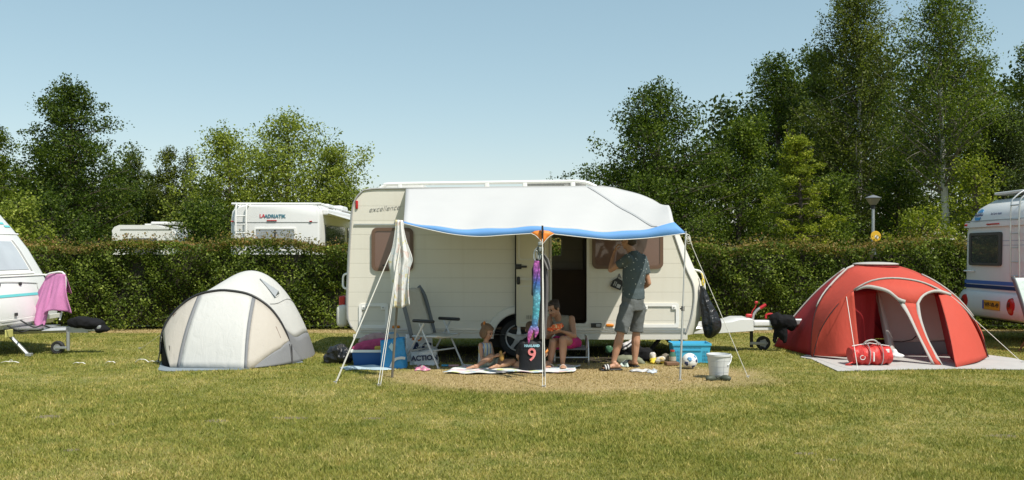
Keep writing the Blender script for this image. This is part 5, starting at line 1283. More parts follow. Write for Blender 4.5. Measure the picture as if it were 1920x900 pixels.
# ------------------------------------------------------------------ folding armchair
def armchair(loc, rz, label, fabric, frame, name='camping_chair', grp='camping chairs', arm=None, high=1.08):
    rt = thing(name, label, 'chair', (0, 0, 0), grp)
    W = .27
    def bar(a, b, r=.013, m=None): m = m or MB(); m.tube([a, b], r, 8); return m
    # local: forward = +Y, seat .42 high
    for s in (-1, 1):
        x = s * W
        m = bar((x, .30, .01), (x, -.05, .62)); m.rbox((x, .30, .012), (.03, .04, .02), .005); m.build('leg', frame, rt)
        m = bar((x + s * .02, -.34, .01), (x + s * .02, .06, .62)); m.rbox((x + s * .02, -.34, .012), (.03, .04, .02), .005); m.build('leg', frame, rt)
        m = MB(); m.rbox((x + s * .012, .04, .645), (.060, .38, .045), .02); m.build('armrest', arm or M_BPL, rt, smooth='auto')
        m = MB(); pts = [Vector((x * .93, -.20, .40)), Vector((x * .93, -.28, .65)), Vector((x * .93, -.39, .95)), Vector((x * .90, -.50, high + .02))]
        m.tube(catmull(pts, 4), .038, 8, flat=.45); m.build('back_rail', mat('grey_side_rail', (.12, .13, .14), .6), rt, smooth=True)
        bar((x * .93, -.24, .42), (x * .93, .26, .44), .015).build('seat_rail', frame, rt)
    m = MB(); m.tube([(-W, .17, .235), (W, .17, .235)], .013, 8); m.build('crossbar', frame, rt)
    m = MB(); m.tube([(-W, -.21, .22), (W, -.21, .22)], .011, 8); m.build('crossbar', frame, rt)
    m = MB(); rows = []
    for v in np.linspace(0, 1, 12):
        p = Vector((0, -.20 - .27 * v, .40 + (high - .40) * v)); rows.append([p + Vector((u * W * .9, -.03 * (1 - u * u), 0)) for u in np.linspace(-1, 1, 9)])
    m.grid(rows); m.build('backrest', fabric, rt, smooth=True, solid=.012)
    m = MB(); m.grid([[Vector((u * W * .9, y, .43 - .03 * (1 - u * u) + .02 * (y > .2))) for u in np.linspace(-1, 1, 9)] for y in np.linspace(-.22, .27, 8)]); m.build('seat', fabric, rt, smooth=True, solid=.016)
    rt.location = loc; rt.rotation_euler = (0, 0, rz); return rt
F_GREY = mat('grey_mesh_fabric', (.54, .52, .45), .8, .1, 20, .4, 200); F_TEAL = mat('pale_green_padding', (.46, .53, .50), .85, .08, 6, .6, 12, bdist=.03)
armchair((-1.10, 12.72, 0), R(-125), 'grey reclining camping chair with black armrests standing left under the awning', F_GREY, mat('pale_aluminium', (.60, .60, .59), .4, .05, metal=.3))
rc = armchair((8.58, 14.3, 0), R(-160), 'pale green padded camping chair cut off by the right edge', F_TEAL, mat('brown_chair_frame', (.22, .13, .09), .5, .1, metal=.4), high=1.18)
# ------------------------------------------------------------------ people
def skin(name, col):
    m, t, p = _nodes(name); c = mix(t, noise(t, worldpos(t), 14, 3), tuple(x * .86 for x in col), tuple(x * 1.1 for x in col))
    L(t, c, p.inputs['Base Color']); p.inputs['Roughness'].default_value = .5; p.inputs['Subsurface Weight'].default_value = .06; p.inputs['Subsurface Radius'].default_value = (.02, .008, .004); return m
SK = skin('tanned_skin', (.42, .225, .14)); SK2 = skin('fair_skin', (.50, .29, .19))
HAIR = mat('brown_hair', (.085, .048, .024), .6, .35, 30, .8, 120); HAIRD = mat('dark_hair', (.035, .022, .015), .6, .35, 30, .8, 120)
EYE = mat('eye_dark', (.02, .015, .012), .2); LIP = mat('lips', (.36, .10, .08), .5)
def limb(m, pts, rs, n=12):
    pts = [Vector(p) for p in pts]; m.tube(pts, rs, n)
    for p, r in zip(pts, rs): m.ell(p, r * 1.0, None, 12, 8)
def muscle(a, b, r0, rm, r1, k=.35):
    a, b = Vector(a), Vector(b)
    ts = [0, .15, k, .65, .85, 1]; f = [r0, lerp(r0, rm, .7), rm, lerp(rm, r1, .45), lerp(rm, r1, .85), r1]
    return [a.lerp(b, t) for t in ts], f
def bodyseg(m, secs, rt_, n=20):
    """secs: (centre, half width, half depth); rt_: sideways unit vector"""
    rt_ = Vector(rt_).normalized(); rows = []
    for i, (c, a, b) in enumerate(secs):
        c = Vector(c); c0 = Vector(secs[max(i - 1, 0)][0]); c1 = Vector(secs[min(i + 1, len(secs) - 1)][0]); up = (c1 - c0).normalized()
        f = up.cross(rt_).normalized()
        rows.append([c + rt_ * a * math.copysign(abs(math.cos(t)) ** .85, math.cos(t)) + f * b * math.copysign(abs(math.sin(t)) ** .9, math.sin(t)) for t in [2 * math.pi * k / n for k in range(n)]])
    m.grid(rows, closed=True); m.add(rows[0], [tuple(range(n))]); m.add(rows[-1], [tuple(range(n - 1, -1, -1))])
def headm(m, c, f, u=(0, 0, 1), k=1.0):
    M = quat_to(f, u); 
    # M columns: x=right, y=forward, z=up
    def E(p, r): m.ell(Vector(c) + M @ (Vector(p) * k), Vector(r) * k, M, 18, 12)
    E((0, -.012, .025), (.076, .096, .088)); E((0, .022, -.035), (.060, .072, .075)); E((0, .05, -.088), (.030, .032, .026)); E((0, .060, -.03), (.048, .036, .05))
    E((0, .098, -.022), (.011, .020, .020)); E((0, .088, .0), (.009, .014, .026)); E((0, .072, .030), (.05, .02, .012))
    for s in (-1, 1): E((s * .077, -.005, -.015), (.010, .020, .032)); E((s * .036, .066, -.035), (.022, .022, .02))
    E((0, .084, -.060), (.024, .012, .010))
    return M
def facep(rt, c, M, k=1.0, mouth=True, smile=False):
    for s in (-1, 1):
        m = MB(); m.ell(Vector(c) + M @ (Vector((s * .031, .085, .006)) * k), .0105 * k); m.build('eye', EYE, rt, smooth=True)
    m = MB()
    for s in (-1, 1): m.tube([Vector(c) + M @ (Vector((s * q, .090 - q * .12, .026 + .006 * math.sin(q * 60))) * k) for q in (.016, .03, .046)], .0035 * k, 5)
    m.build('eyebrows', HAIRD, rt)
    m = MB(); m.tube([Vector(c) + M @ (Vector((q, .097 - abs(q) * .25, -.060 + (.3 * abs(q) if smile else 0))) * k) for q in (-.024, -.012, 0, .012, .024)], [.003 * k, .006 * k, .007 * k, .006 * k, .003 * k], 6); m.build('mouth', LIP, rt, smooth=True)
def handm(m, w, d, pn, sc=1.0, curl=.5, ts=1):
    w = Vector(w); d = Vector(d).normalized(); pn = Vector(pn); pn = (pn - d * pn.dot(d)).normalized(); s = d.cross(pn)
    M = Matrix((s, d, pn)).transposed()
    m.ell(w + d * .048 * sc, Vector((.040, .055, .017)) * sc, M, 12, 8); m.ell(w + d * .02 * sc, Vector((.03, .035, .019)) * sc, M, 12, 8)
    for i, ln in enumerate((.068, .078, .072, .056)):
        b = w + d * (.088 - .004 * abs(i - 1.5)) * sc + s * (1.5 - i) * .021 * sc * ts; q = d + s * (1.5 - i) * .07 * ts; q.normalize(); pts = [b - d * .02 * sc, b]; a = 0
        for fr, da in ((.45, .6), (.32, 1.0), (.23, .8)):
            a += curl * da; q2 = (q * math.cos(a) + pn * math.sin(a)); b = b + q2 * ln * fr * sc; pts.append(b)
        m.tube(pts, [.0095 * sc, .0093 * sc, .0085 * sc, .008 * sc, .0068 * sc], 8); m.ell(pts[-1], .0068 * sc, None, 8, 6)
    b = w + d * .02 * sc + s * .028 * sc * ts; q = (s * ts * .75 + d * .8 + pn * .35).normalized(); p1 = b + q * .04 * sc; q = (s * ts * .35 + d + pn * (.3 + curl * .5)).normalized(); p2 = p1 + q * .032 * sc; p3 = p2 + q * .022 * sc
    m.tube([b, p1, p2, p3], [.013 * sc, .011 * sc, .0095 * sc, .0075 * sc], 8); m.ell(p3, .0075 * sc, None, 8, 6)
def footm(m, ank, heel, toe, sc=1.0, z=0.0):
    ank, heel, toe = Vector(ank), Vector(heel), Vector(toe); d = (toe - heel); ln = d.length; d.normalize(); s = d.cross(Vector((0, 0, 1))).normalized()
    h = .032 * sc
    for k_, w_, hh in ((.08, .030, .034), (.25, .031, .045), (.45, .034, .042), (.65, .040, .030), (.80, .043, .022)):
        m.ell(heel + d * ln * k_ + Vector((0, 0, hh * .75 * sc + z)), Vector((w_ * sc, .05 * sc, hh * sc * .8)), Matrix((s, d, Vector((0, 0, 1)))).transposed(), 12, 8)
    limb(m, [ank, heel + d * ln * .22 + Vector((0, 0, .05 * sc + z))], [.034 * sc, .036 * sc])
    for i in range(5):
        b = heel + d * ln * .84 + s * (i - 2) * .017 * sc + Vector((0, 0, .014 * sc + z)); m.tube([b, b + d * (.035 if i else .04) * sc * (1 - .06 * i)], [.010 * sc, .008 * sc], 6); m.ell(b + d * .036 * sc * (1 - .06 * i), .0095 * sc, None, 8, 6)
def done(m, name, mt, parent, vox=.007, it=3, disp=0, **k): return remesh(m, name, mt, None, None, None, vox, disp, None, parent, it, **k)
def clothmat(name, col, kind=None, rough=.85):
    m, t, p = _nodes(name); v = worldpos(t)
    c = mix(t, noise(t, v, 6, 4), tuple(x * .85 for x in col), tuple(x * 1.12 for x in col))
    if kind == 'flecks':
        vo = t.nodes.new('ShaderNodeTexVoronoi'); vo.inputs['Scale'].default_value = 20; L(t, v, vo.inputs[0]); f = mth(t, 'LESS_THAN', vo.outputs['Distance'], .18); c = mix(t, f, c, (.48, .50, .48))
    if kind == 'stripes':
        s = sepxyz(t, v); fr = mth(t, 'FRACT', mth(t, 'MULTIPLY', mth(t, 'ADD', s[0], mth(t, 'MULTIPLY', s[1], .5)), 16)); c = ramp(t, fr, [(0, (.55, .55, .52)), (.3, (.12, .22, .42)), (.55, (.55, .55, .52)), (.75, (.55, .45, .12)), (.88, (.5, .5, .48))], 'CONSTANT')
    L(t, c, p.inputs['Base Color']); p.inputs['Roughness'].default_value = rough; p.inputs['Specular IOR Level'].default_value = .2
    bump(t, p, noise(t, v, 16, 4, .6, .6), .45, .02); return m

def man():
    rt = thing('person', 'man in dark speckled shirt and grey shorts standing with his back turned', 'person', (G(1175, 690).x, 12.35, 0))
    Y = 12.35; f = Vector((-.75, .66, 0)).normalized(); r = Vector((.66, .75, 0)).normalized()
    hl, hr = P(1176, 575, 12.28), P(1197, 575, 12.47); kl, kr = P(1164, 624, 12.22), P(1193, 622, 12.50); al, ar = P(1150, 679, 12.22), P(1190, 679, 12.50)
    m = MB()
    for h, k, a in ((hl, kl, al), (hr, kr, ar)):
        limb(m, *muscle(h, k, .080, .078, .055)); limb(m, *muscle(k, a, .052, .062, .035, .3)); m.ell(a.lerp(k, .68) + Vector((.008, -.012, 0)), (.050, .054, .10))
    gl = G(1163, 690); gl.y = 12.2; gl.x = P(1163, 690, 12.2).x; tl = Vector((gl.x - .25, 12.12, 0)); footm(m, al, (gl.x - .005, 12.2, .015), tl + Vector((0, 0, .015)), 1.0, .012)
    hx = P(1194, 690, 12.47); footm(m, ar, (hx.x, 12.50, .015), (hx.x - .13, 12.70, .015), 1.0, .012)
    pel = P(1186, 562, Y); wa = P(1187, 540, Y); ch = P(1190, 506, Y); sh = P(1191, 485, Y); nk = P(1187, 472, Y); hc = P(1181, 451.5, Y) + f * .02
    bodyseg(m, [(pel - Vector((0, 0, .08)), .13, .10), (pel, .16, .115), (wa, .145, .10), (ch, .17, .115), (sh, .155, .09), (sh + Vector((0, 0, .05)), .07, .06)], r)
    limb(m, [nk - Vector((0, 0, .04)), hc - Vector((0, 0, .07))], [.06, .056])
    M = headm(m, hc, (f + Vector((-.25, 0, -.02))).normalized(), (0, 0, 1), 1.0)
    sl, sr = sh - r * .175, sh + r * .175; el = P(1145, 506, 12.38); wl = P(1153, 473, 12.52); er = P(1216, 531, 12.52); wr = P(1203, 541, 12.78)
    for a, b, c in ((sl, el, wl), (sr, er, wr)):
        limb(m, *muscle(a, b, .052, .048, .038, .3)); limb(m, *muscle(b, c, .038, .042, .027, .25))
    handm(m, wl, (P(1158, 456, 12.5) - wl), Vector((.8, -.3, .2)), 1.0, .75, 1); handm(m, wr, Vector((-.5, .6, .1)), Vector((-.6, -.4, .5)), 1.0, .6, -1)
    done(m, 'body', SK, rt, .0065)
    # shirt
    s = MB(); bodyseg(s, [(P(1187, 560, Y), .183, .135), (P(1188, 548, Y), .180, .132), (wa, .172, .125), (P(1189, 520, Y), .185, .135), (ch, .190, .135), (P(1191, 492, Y), .185, .118), (sh + Vector((0, 0, .035)), .13, .085), (nk, .068, .062)], r)
    for a, b, q in ((sl, el, .55), (sr, er, .62)):
        e = a.lerp(b, q); s.ell(a, .072); s.tube([a, a.lerp(e, .5), e], [.068, .066, .066], 14)
    done(s, 'shirt', clothmat('speckled_slate_cotton', (.075, .098, .105), 'flecks'), rt, .011, 2, .022, dscale=.12)
    s = MB(); bodyseg(s, [(P(1186, 582, Y), .165, .12), (pel, .178, .132), (P(1187, 553, Y), .168, .125)], r)
    for h, k, x in ((hl, kl, 0), (hr, kr, 0)):
        d = (k - h).normalized(); s.ell(h, (.10, .10, .09)); s.tube([h, h.lerp(k, .55), k + d * .00], [.108, .100, .092], 18)
    done(s, 'shorts', clothmat('grey_jersey', (.125, .135, .135)), rt, .011, 2, .022, dscale=.14)
    s = MB(); s.ell(hc + M @ Vector((0, -.022, .038)), (.083, .098, .085), M); s.ell(hc + M @ Vector((0, -.045, -.005)), (.072, .070, .07), M)
    done(s, 'hair', HAIRD, rt, .012, 1, .015); facep(rt, hc, M)
    # slides
    for px, heel, toe in ((0, Vector((gl.x + .02, 12.2, 0)), tl + Vector((-.035, 0, 0))), (1, Vector((hx.x + .01, 12.49, 0)), Vector((hx.x - .15, 12.73, 0)))):
        d = toe - heel; dd = d.normalized(); sd_ = dd.cross(Vector((0, 0, 1)))
        s = MB(); s.rbox(heel + d * .5 + Vector((0, 0, .014)), (.095, d.length, .022), .01, 3, Matrix((sd_, dd, Vector((0, 0, 1)))).transposed()); so_ = s.build('sandal', M_BPL, rt)
        for j in range(5):
            s = MB(); c = heel + d * (.60 + .055 * j) + Vector((0, 0, .02)); s.tube([c + sd_ * .050 * math.cos(t) + Vector((0, 0, .062 * math.sin(t) * (1.05 - .05 * j))) for t in np.linspace(0, math.pi, 9)], .009, 6, up=tuple(dd)); s.build('sandal_stripe', M_BPL if j % 2 == 0 else MATS['white_cotton'], so_, smooth=True)
man()

def woman():
    rt = thing('person', 'woman in taupe sleeveless top seated at the caravan door, looking down', 'person', (G(1055, 690).x, 12.6, 0))
    hc = P(1038, 578, 12.62); f = Vector((-.62, -.62, -.42)).normalized(); nk = P(1048, 596, 12.72); shc = P(1052, 597, 12.76); pel = P(1066, 641, 12.92); wa = P(1062, 629, 12.88)
    r = Vector((.85, -.30, 0)).normalized()      # viewer's right side shoulder is nearer
    m = MB(); bodyseg(m, [(pel - Vector((0, 0, .06)), .15, .13), (pel, .17, .13), (wa, .135, .10), (P(1057, 615, 12.8), .15, .115), (shc, .150, .085), (shc + Vector((-.01, 0, .035)), .06, .05)], r)
    limb(m, [nk - Vector((0, 0, .03)), hc + Vector((.03, .03, -.05))], [.054, .052]); M = headm(m, hc, f, (-.25, -.1, 1), 1.0)
    sr, sl = shc + r * .155, shc - r * .155
    er = P(1077, 630, 12.55); wr = P(1056, 622, 12.38); el = P(1026, 632, 12.62); wl = P(1037, 624, 12.40)
    for a, b, c in ((sr, er, wr), (sl, el, wl)): limb(m, *muscle(a, b, .046, .045, .034, .3)); limb(m, *muscle(b, c, .034, .037, .023, .25))
    handm(m, wr, Vector((-1, -.2, .15)), Vector((0, .5, .8)), .92, .7, 1); handm(m, wl, Vector((.8, -.35, .25)), Vector((0, .5, .8)), .92, .7, -1)
    kn = [(P(1037, 642, 12.38), P(1031, 683, 12.42)), (P(1056, 637, 12.30), P(1055, 683, 12.33))]
    for (k, a), h in zip(kn, (pel + Vector((-.10, 0, -.02)), pel + Vector((.09, -.02, -.02)))):
        limb(m, *muscle(h, k, .085, .078, .058)); limb(m, *muscle(k, a, .056, .056, .032, .3)); hx = Vector((a.x, a.y + .05, .012)); footm(m, a, hx, (a.x + (.0 if a.x > .6 else -.03), a.y - .19, .012), .92, .012)
        s = MB(); s.rbox((a.x, a.y - .07, .012), (.085, .26, .02), .008); s.tube([(a.x + .045 * math.cos(t), a.y - .11, .02 + .05 * math.sin(t)) for t in np.linspace(0, math.pi, 8)], .008, 6); s.build('sandal', mat('tan_sandal', (.45, .38, .32), .7), rt)
    done(m, 'body', SK, rt, .0065)
    s = MB(); bodyseg(s, [(pel - Vector((0, 0, .01)), .178, .14), (wa, .148, .112), (P(1057, 615, 12.8), .164, .128), (P(1054, 603, 12.77), .152, .110), (shc + Vector((0, 0, .018)), .142, .088), (shc + Vector((-.005, 0, .042)), .105, .068)], r); s.ell(P(1046, 612, 12.66), (.085, .06, .06))
    done(s, 'top', clothmat('taupe_rib_cotton', (.25, .225, .175)), rt, .011, 2, .014)
    s = MB()
    for (k, a), h in zip(kn, (pel + Vector((-.10, 0, -.02)), pel + Vector((.09, -.02, -.02)))): s.ell(h, .10); s.tube([h, h.lerp(k, .6)], [.10, .096], 16)
    bodyseg(s, [(pel - Vector((0, 0, .05)), .165, .13), (pel + Vector((0, 0, .02)), .178, .135)], r); done(s, 'shorts', clothmat('magenta_cotton', (.50, .03, .17)), rt, .011, 2, .012)
    s = MB(); s.ell(hc + M @ Vector((0, -.025, .036)), (.080, .093, .080), M); s.ell(hc + M @ Vector((0, -.095, .055)), (.04, .04, .04), M); s.ell(hc + M @ Vector((0, -.045, -.0)), (.070, .06, .06), M); s.ell(hc + M @ Vector((0, .035, .085)), (.062, .05, .022), M); s.ell(hc + M @ Vector((.060, -.01, .02)), (.026, .055, .05), M); s.ell(hc + M @ Vector((-.060, -.01, .02)), (.026, .055, .05), M)
    done(s, 'hair', HAIRD, rt, .009, 1, .015); facep(rt, hc, M, 1.0, smile=True)
    blob('crisp_bag', 'crumpled orange and red snack bag held by the seated woman', 'snack bag', blobmat('orange_red_print', (.70, .13, .03), (.72, .50, .28), (.45, .02, .02), 38), [(P(1043, 613, 12.28), (.075, .03, .045)), (P(1032, 617, 12.30), (.05, .03, .035)), (P(1052, 611, 12.28), (.04, .03, .04))], disp=.03, vox=.009)
    # her low chair
    c = thing('stool', 'low aluminium folding chair the woman sits on', 'chair', (P(1070, 0, 12.8).x, 12.85, 0))
    o = P(1070, 0, 12.85); ox = o.x
    for sx in (-.24, .24):
        for sy in (-.20, .20):
            m = MB(); m.tube(catmull([(ox + sx, 12.85 + sy, .01), (ox + sx * .98, 12.85 + sy * .7, .32), (ox + sx * .90, 12.85 + sy * .3, .40), (ox + sx * .88, 12.85, .405)], 4), .014, 8); m.build('leg', M_ALU, c, smooth=True)
    m = MB(); m.tube([(ox - .24, 12.65, .12), (ox + .24, 12.65, .12)], .011, 8); m.build('crossbar', M_ALU, c)
    m = MB(); m.rbox((ox, 12.87, .235), (.44, .42, .03), .012); m.build('seat', MATS['grey_side_rail'], c)
def blobmat(name, a, b, c, scale=12, d=None, rough=.75):
    m, t, p = _nodes(name); v = worldpos(t)
    n1 = noise(t, v, scale, 2, .5); mp = t.nodes.new('ShaderNodeMapping'); L(t, v, mp.inputs[0]); mp.inputs['Location'].default_value = (5, 3, 8); n2 = noise(t, mp.outputs[0], scale * 1.15, 2, .5)
    mp2 = t.nodes.new('ShaderNodeMapping'); L(t, v, mp2.inputs[0]); mp2.inputs['Location'].default_value = (-5, 9, 2); n3 = noise(t, mp2.outputs[0], scale * 1.3, 1, .5)
    col = mix(t, mth(t, 'GREATER_THAN', n1, .56), a, b); col = mix(t, mth(t, 'GREATER_THAN', n2, .60), col, c)
    if d: col = mix(t, mth(t, 'GREATER_THAN', n3, .62), col, d)
    L(t, col, p.inputs['Base Color']); p.inputs['Roughness'].default_value = rough; bump(t, p, noise(t, v, 12, 4, .6), .4, .02); return m
woman()

def girl():
    rt = thing('person', 'small brown haired girl in striped vest sitting on the picnic blanket playing', 'person', (G(912, 688).x, 12.45, 0))
    hc = P(914, 622, 12.40); f = Vector((.72, -.52, -.42)).normalized(); k = .90; r = Vector((-.60, -.75, 0)).normalized(); pel = P(911, 680, 12.48); sh = P(910, 645.5, 12.42)
    m = MB(); bodyseg(m, [(pel - Vector((0, 0, .04)), .10, .09), (pel, .105, .09), (P(910, 664, 12.45), .090, .075), (sh - Vector((0, 0, .03)), .098, .075), (sh, .098, .055), (sh + Vector((0, 0, .03)), .045, .038)], r)
    limb(m, [sh, hc - Vector((0, 0, .05))], [.036, .036]); M = headm(m, hc, f, (.15, -.1, 1), k)
    for a, b, c, ts in ((sh + r * .10, P(904, 674, 12.30), P(928, 668, 12.22), 1), (sh - r * .10, P(925, 668, 12.50), P(937, 664, 12.34), -1)):
        limb(m, *muscle(a, b, .030, .028, .023, .3)); limb(m, *muscle(b, c, .023, .025, .017, .25)); handm(m, c, Vector((.9, -.3, .1)), Vector((0, .3, .9)), .62, .7, ts)
    for h, q, a, toe in ((pel + Vector((.0, -.06, -.02)), P(921, 668, 12.22), P(893, 687, 12.16), Vector((-.16, -.05, 0))), (pel + Vector((.03, .04, -.02)), P(963, 678, 12.32), P(932, 688, 12.22), Vector((-.13, -.09, 0)))):
        q.z = max(q.z, .055); a.z = max(a.z, .05); limb(m, *muscle(h, q, .060, .055, .040)); limb(m, *muscle(q, a, .038, .040, .024, .3)); hx = Vector((a.x + .02, a.y, .022)); footm(m, a, hx, hx + toe, .66, .008)
    done(m, 'body', SK, rt, .0055)
    s = MB(); bodyseg(s, [(pel + Vector((0, 0, -.0)), .116, .10), (P(910, 664, 12.45), .102, .088), (sh - Vector((0, 0, .03)), .106, .085), (sh + Vector((0, 0, .008)), .088, .060), (sh + Vector((0, 0, .022)), .062, .046)], r); done(s, 'vest', clothmat('striped_vest', (.5, .5, .48), 'stripes'), rt, .009, 2, .01)
    s = MB(); bodyseg(s, [(pel - Vector((0, 0, .06)), .125, .11), (pel + Vector((0, 0, .02)), .115, .10)], r); s.tube([pel + Vector((.0, -.06, -.02)), (pel + Vector((.0, -.06, -.02))).lerp(P(921, 668, 12.22), .6)], [.072, .075], 14); s.tube([pel + Vector((.03, .04, -.02)), (pel + Vector((.03, .04, -.02))).lerp(P(963, 678, 12.32), .45)], [.07, .072], 14)
    done(s, 'skirt', clothmat('pale_green_skirt', (.36, .38, .31)), rt, .009, 2, .012)
    s = MB()
    for c_, r_ in (((0, -.025, .036), (.086, .102, .090)), ((-.0, -.05, -.035), (.088, .075, .095)), ((.062, -.01, -.03), (.034, .062, .085)), ((-.062, -.01, -.03), (.036, .062, .085)), ((0, .03, .075), (.06, .055, .03)), ((0, -.11, .06), (.045, .045, .045))): s.ell(hc + M @ (Vector(c_) * k), Vector(r_) * k, M)
    done(s, 'hair', mat('light_brown_hair', (.16, .09, .045), .6, .35, 30, .8, 120), rt, .009, 1, .018); facep(rt, hc, M, k)
    s = MB(); c = hc + M @ Vector((0, -.085, .055)); s.lathe([(.034, -.016), (.056, 0), (.034, .016), (.026, 0), (.034, -.016)], c + Vector((0, -.01, .012)), 14, 'X'); s.build('scrunchie', mat('orange_velvet', (.60, .20, .04), .9), rt, smooth=True)
    blob('toy', 'small yellow brown toy in the hands of the sitting girl', 'toy', mat('ochre_plastic', (.40, .22, .05), .5), [(P(941, 670, 12.2), (.035, .03, .05)), (P(939, 661, 12.2), (.02, .02, .03))], disp=.01, vox=.008)
girl()

def boy():
    rt = thing('person', 'child in black football shirt number 9 sitting with back turned', 'person', (P(996, 0, 12.1).x, 12.1, 0))
    Y = 12.12; hc = P(995, 617, Y); f = Vector((.15, 1, -.25)).normalized(); r = Vector((1, 0, 0)); k = .84
    c0, c1, c2, c3 = P(996, 694, Y), P(996, 676, Y), P(996, 655, Y), P(995, 643, Y)
    m = MB(); bodyseg(m, [(c0, .12, .10), (c1, .12, .09), (c2, .12, .08), (c3, .11, .06), (c3 + Vector((0, 0, .03)), .04, .04)], r)
    limb(m, [c3, hc - Vector((0, 0, .05))], [.038, .036]); M = headm(m, hc, f, (0, 0, 1), k)
    for s, e, w_ in ((-1, P(971, 668, 12.22), P(976, 676, 12.42)), (1, P(1024, 664, 12.2), P(1016, 672, 12.42))):
        a = c3 + r * s * .115; limb(m, *muscle(a, e, .034, .032, .026, .3)); limb(m, *muscle(e, w_, .026, .027, .019, .25)); handm(m, w_, Vector((-s * .4, .8, 0)), Vector((0, 0, -1)), .66, .5, -s)
        h = c0 + Vector((s * .07, .05, .04)); q = c0 + Vector((s * .24, .28, .05)); an = c0 + Vector((-s * .05, .38, .02)); limb(m, *muscle(h, q, .065, .06, .045)); limb(m, *muscle(q, an, .042, .042, .028, .3)); footm(m, an, (an.x + s * .01, an.y, .02), (an.x - s * .16, an.y + .04, .02), .72, .01)
    done(m, 'body', SK2, rt, .0065)
    s = MB(); bodyseg(s, [(c0 - Vector((0, 0, .03)), .172, .125), (c1, .165, .118), (c2, .156, .108), (P(995, 648, Y), .142, .09), (P(995, 643.5, Y), .112, .07), (c3 + Vector((0, 0, .022)), .075, .055), (c3 + Vector((0, 0, .045)), .045, .045)], r, 28)
    for q, e in ((-1, P(971, 668, 12.22)), (1, P(1024, 664, 12.2))): a = c3 + r * q * .11 - Vector((0, 0, .01)); s.ell(a, .056); s.tube([a, a.lerp(e, .75)], [.055, .058], 14)
    js = done(s, 'football_shirt', clothmat('black_jersey', (.016, .017, .020), rough=.55), rt, .009, 2, .006)
    def bent(txt, size, cz, sp=1.0, sx=1.0):
        m = MB(); m.text(txt, size, Matrix.Identity(4), .001, .0035, spacing=sp); 
        q = P(996, cz, Y)
        m.v = [Vector((q.x + .008 + v.x * sx, Y - .118 * math.sqrt(max(0, 1 - ((v.x * sx + .008) / .19) ** 2)) - .006 + v.z + (.012 if cz < 650 else 0), q.z + v.y)) for v in m.v]; return m
    bent('9', .24, 664, 1, 1.0).build('number', mat('pink_print', (.72, .22, .22), .6), js)
    bent('HAALAND', .043, 647, 1.0, 1.0).build('name_print', mat('pale_blue_print', (.28, .50, .60), .6), js)
    m = MB(); a = c3 + r * .11; e = P(1024, 664, 12.2); c = a.lerp(e, .72); d = (e - a).normalized()
    m.tube([c - d * .02, c + d * .014], .0615, 16, caps=False); cf = m.build('cuff', mat('orange_cuff', (.65, .24, .05), .7), js, smooth=True, solid=.003)
    s = MB()
    for c_, r_ in (((0, -.022, .036), (.083, .100, .088)), ((0, -.05, -.02), (.078, .065, .07))): s.ell(hc + M @ (Vector(c_) * k), Vector(r_) * k, M)
    done(s, 'hair', HAIR, rt, .009, 1, .014); facep(rt, hc, M, k)
boy()
# ------------------------------------------------------------------ hanging laundry
T_PRINT = blobmat('printed_towel', (.66, .65, .63), (.58, .60, .60), (.62, .56, .34), 8, (.60, .50, .46), .9)
def printed_towel():
    Y = 11.33; rows = []
    L_ = [(742, 412), (741, 430), (736, 460), (728, 490), (733, 520), (735, 550), (733, 579)]; Rr = [(755, 413), (757, 430), (763, 455), (773, 486), (768, 505), (766, 540), (769, 573)]
    Lc = resample(catmull([P(a, b, Y) for a, b in L_], 6), 36); Rc = resample(catmull([P(a, b, Y) for a, b in Rr], 6), 36)
    for i, (a, b) in enumerate(zip(Lc, Rc)):
        v = i / 35; rows.append([a.lerp(b, u) + Vector((0, .035 * math.sin(u * 15 + v * 2) * (.25 + v) + .02 * math.sin(u * 31 + v * 5) * v, .012 * math.sin(u * 9) * v)) for u in np.linspace(0, 1, 40)])
    m = MB(); m.grid(rows); m.solo('towel', T_PRINT, 'white printed towel hanging folded from the left awning corner', 'towel', tuple(Lc[0]), smooth=True, solid=.01)
printed_towel()
def tailmat():
    m, t, p = _nodes('mermaid_scales'); v = worldpos(t); s = sepxyz(t, v)
    z = mth(t, 'DIVIDE', mth(t, 'SUBTRACT', s[2], .50), 1.0)
    c = ramp(t, z, [(0, (.62, .10, .34)), (.10, (.52, .14, .42)), (.18, (.10, .22, .48)), (.35, (.10, .46, .52)), (.55, (.16, .48, .58)), (.72, (.06, .15, .50)), (.84, (.34, .10, .42)), (.97, (.50, .12, .40))])
    vo = t.nodes.new('ShaderNodeTexVoronoi'); vo.inputs['Scale'].default_value = 34; L(t, v, vo.inputs[0]); c = mix(t, 1.0, c, ramp(t, vo.outputs['Distance'], [(.1, (1.25, 1.25, 1.25)), (.6, (.55, .55, .62))]), 'MULTIPLY')
    L(t, c, p.inputs['Base Color']); p.inputs['Roughness'].default_value = .45; bump(t, p, vo.outputs['Distance'], .4, .01); return m
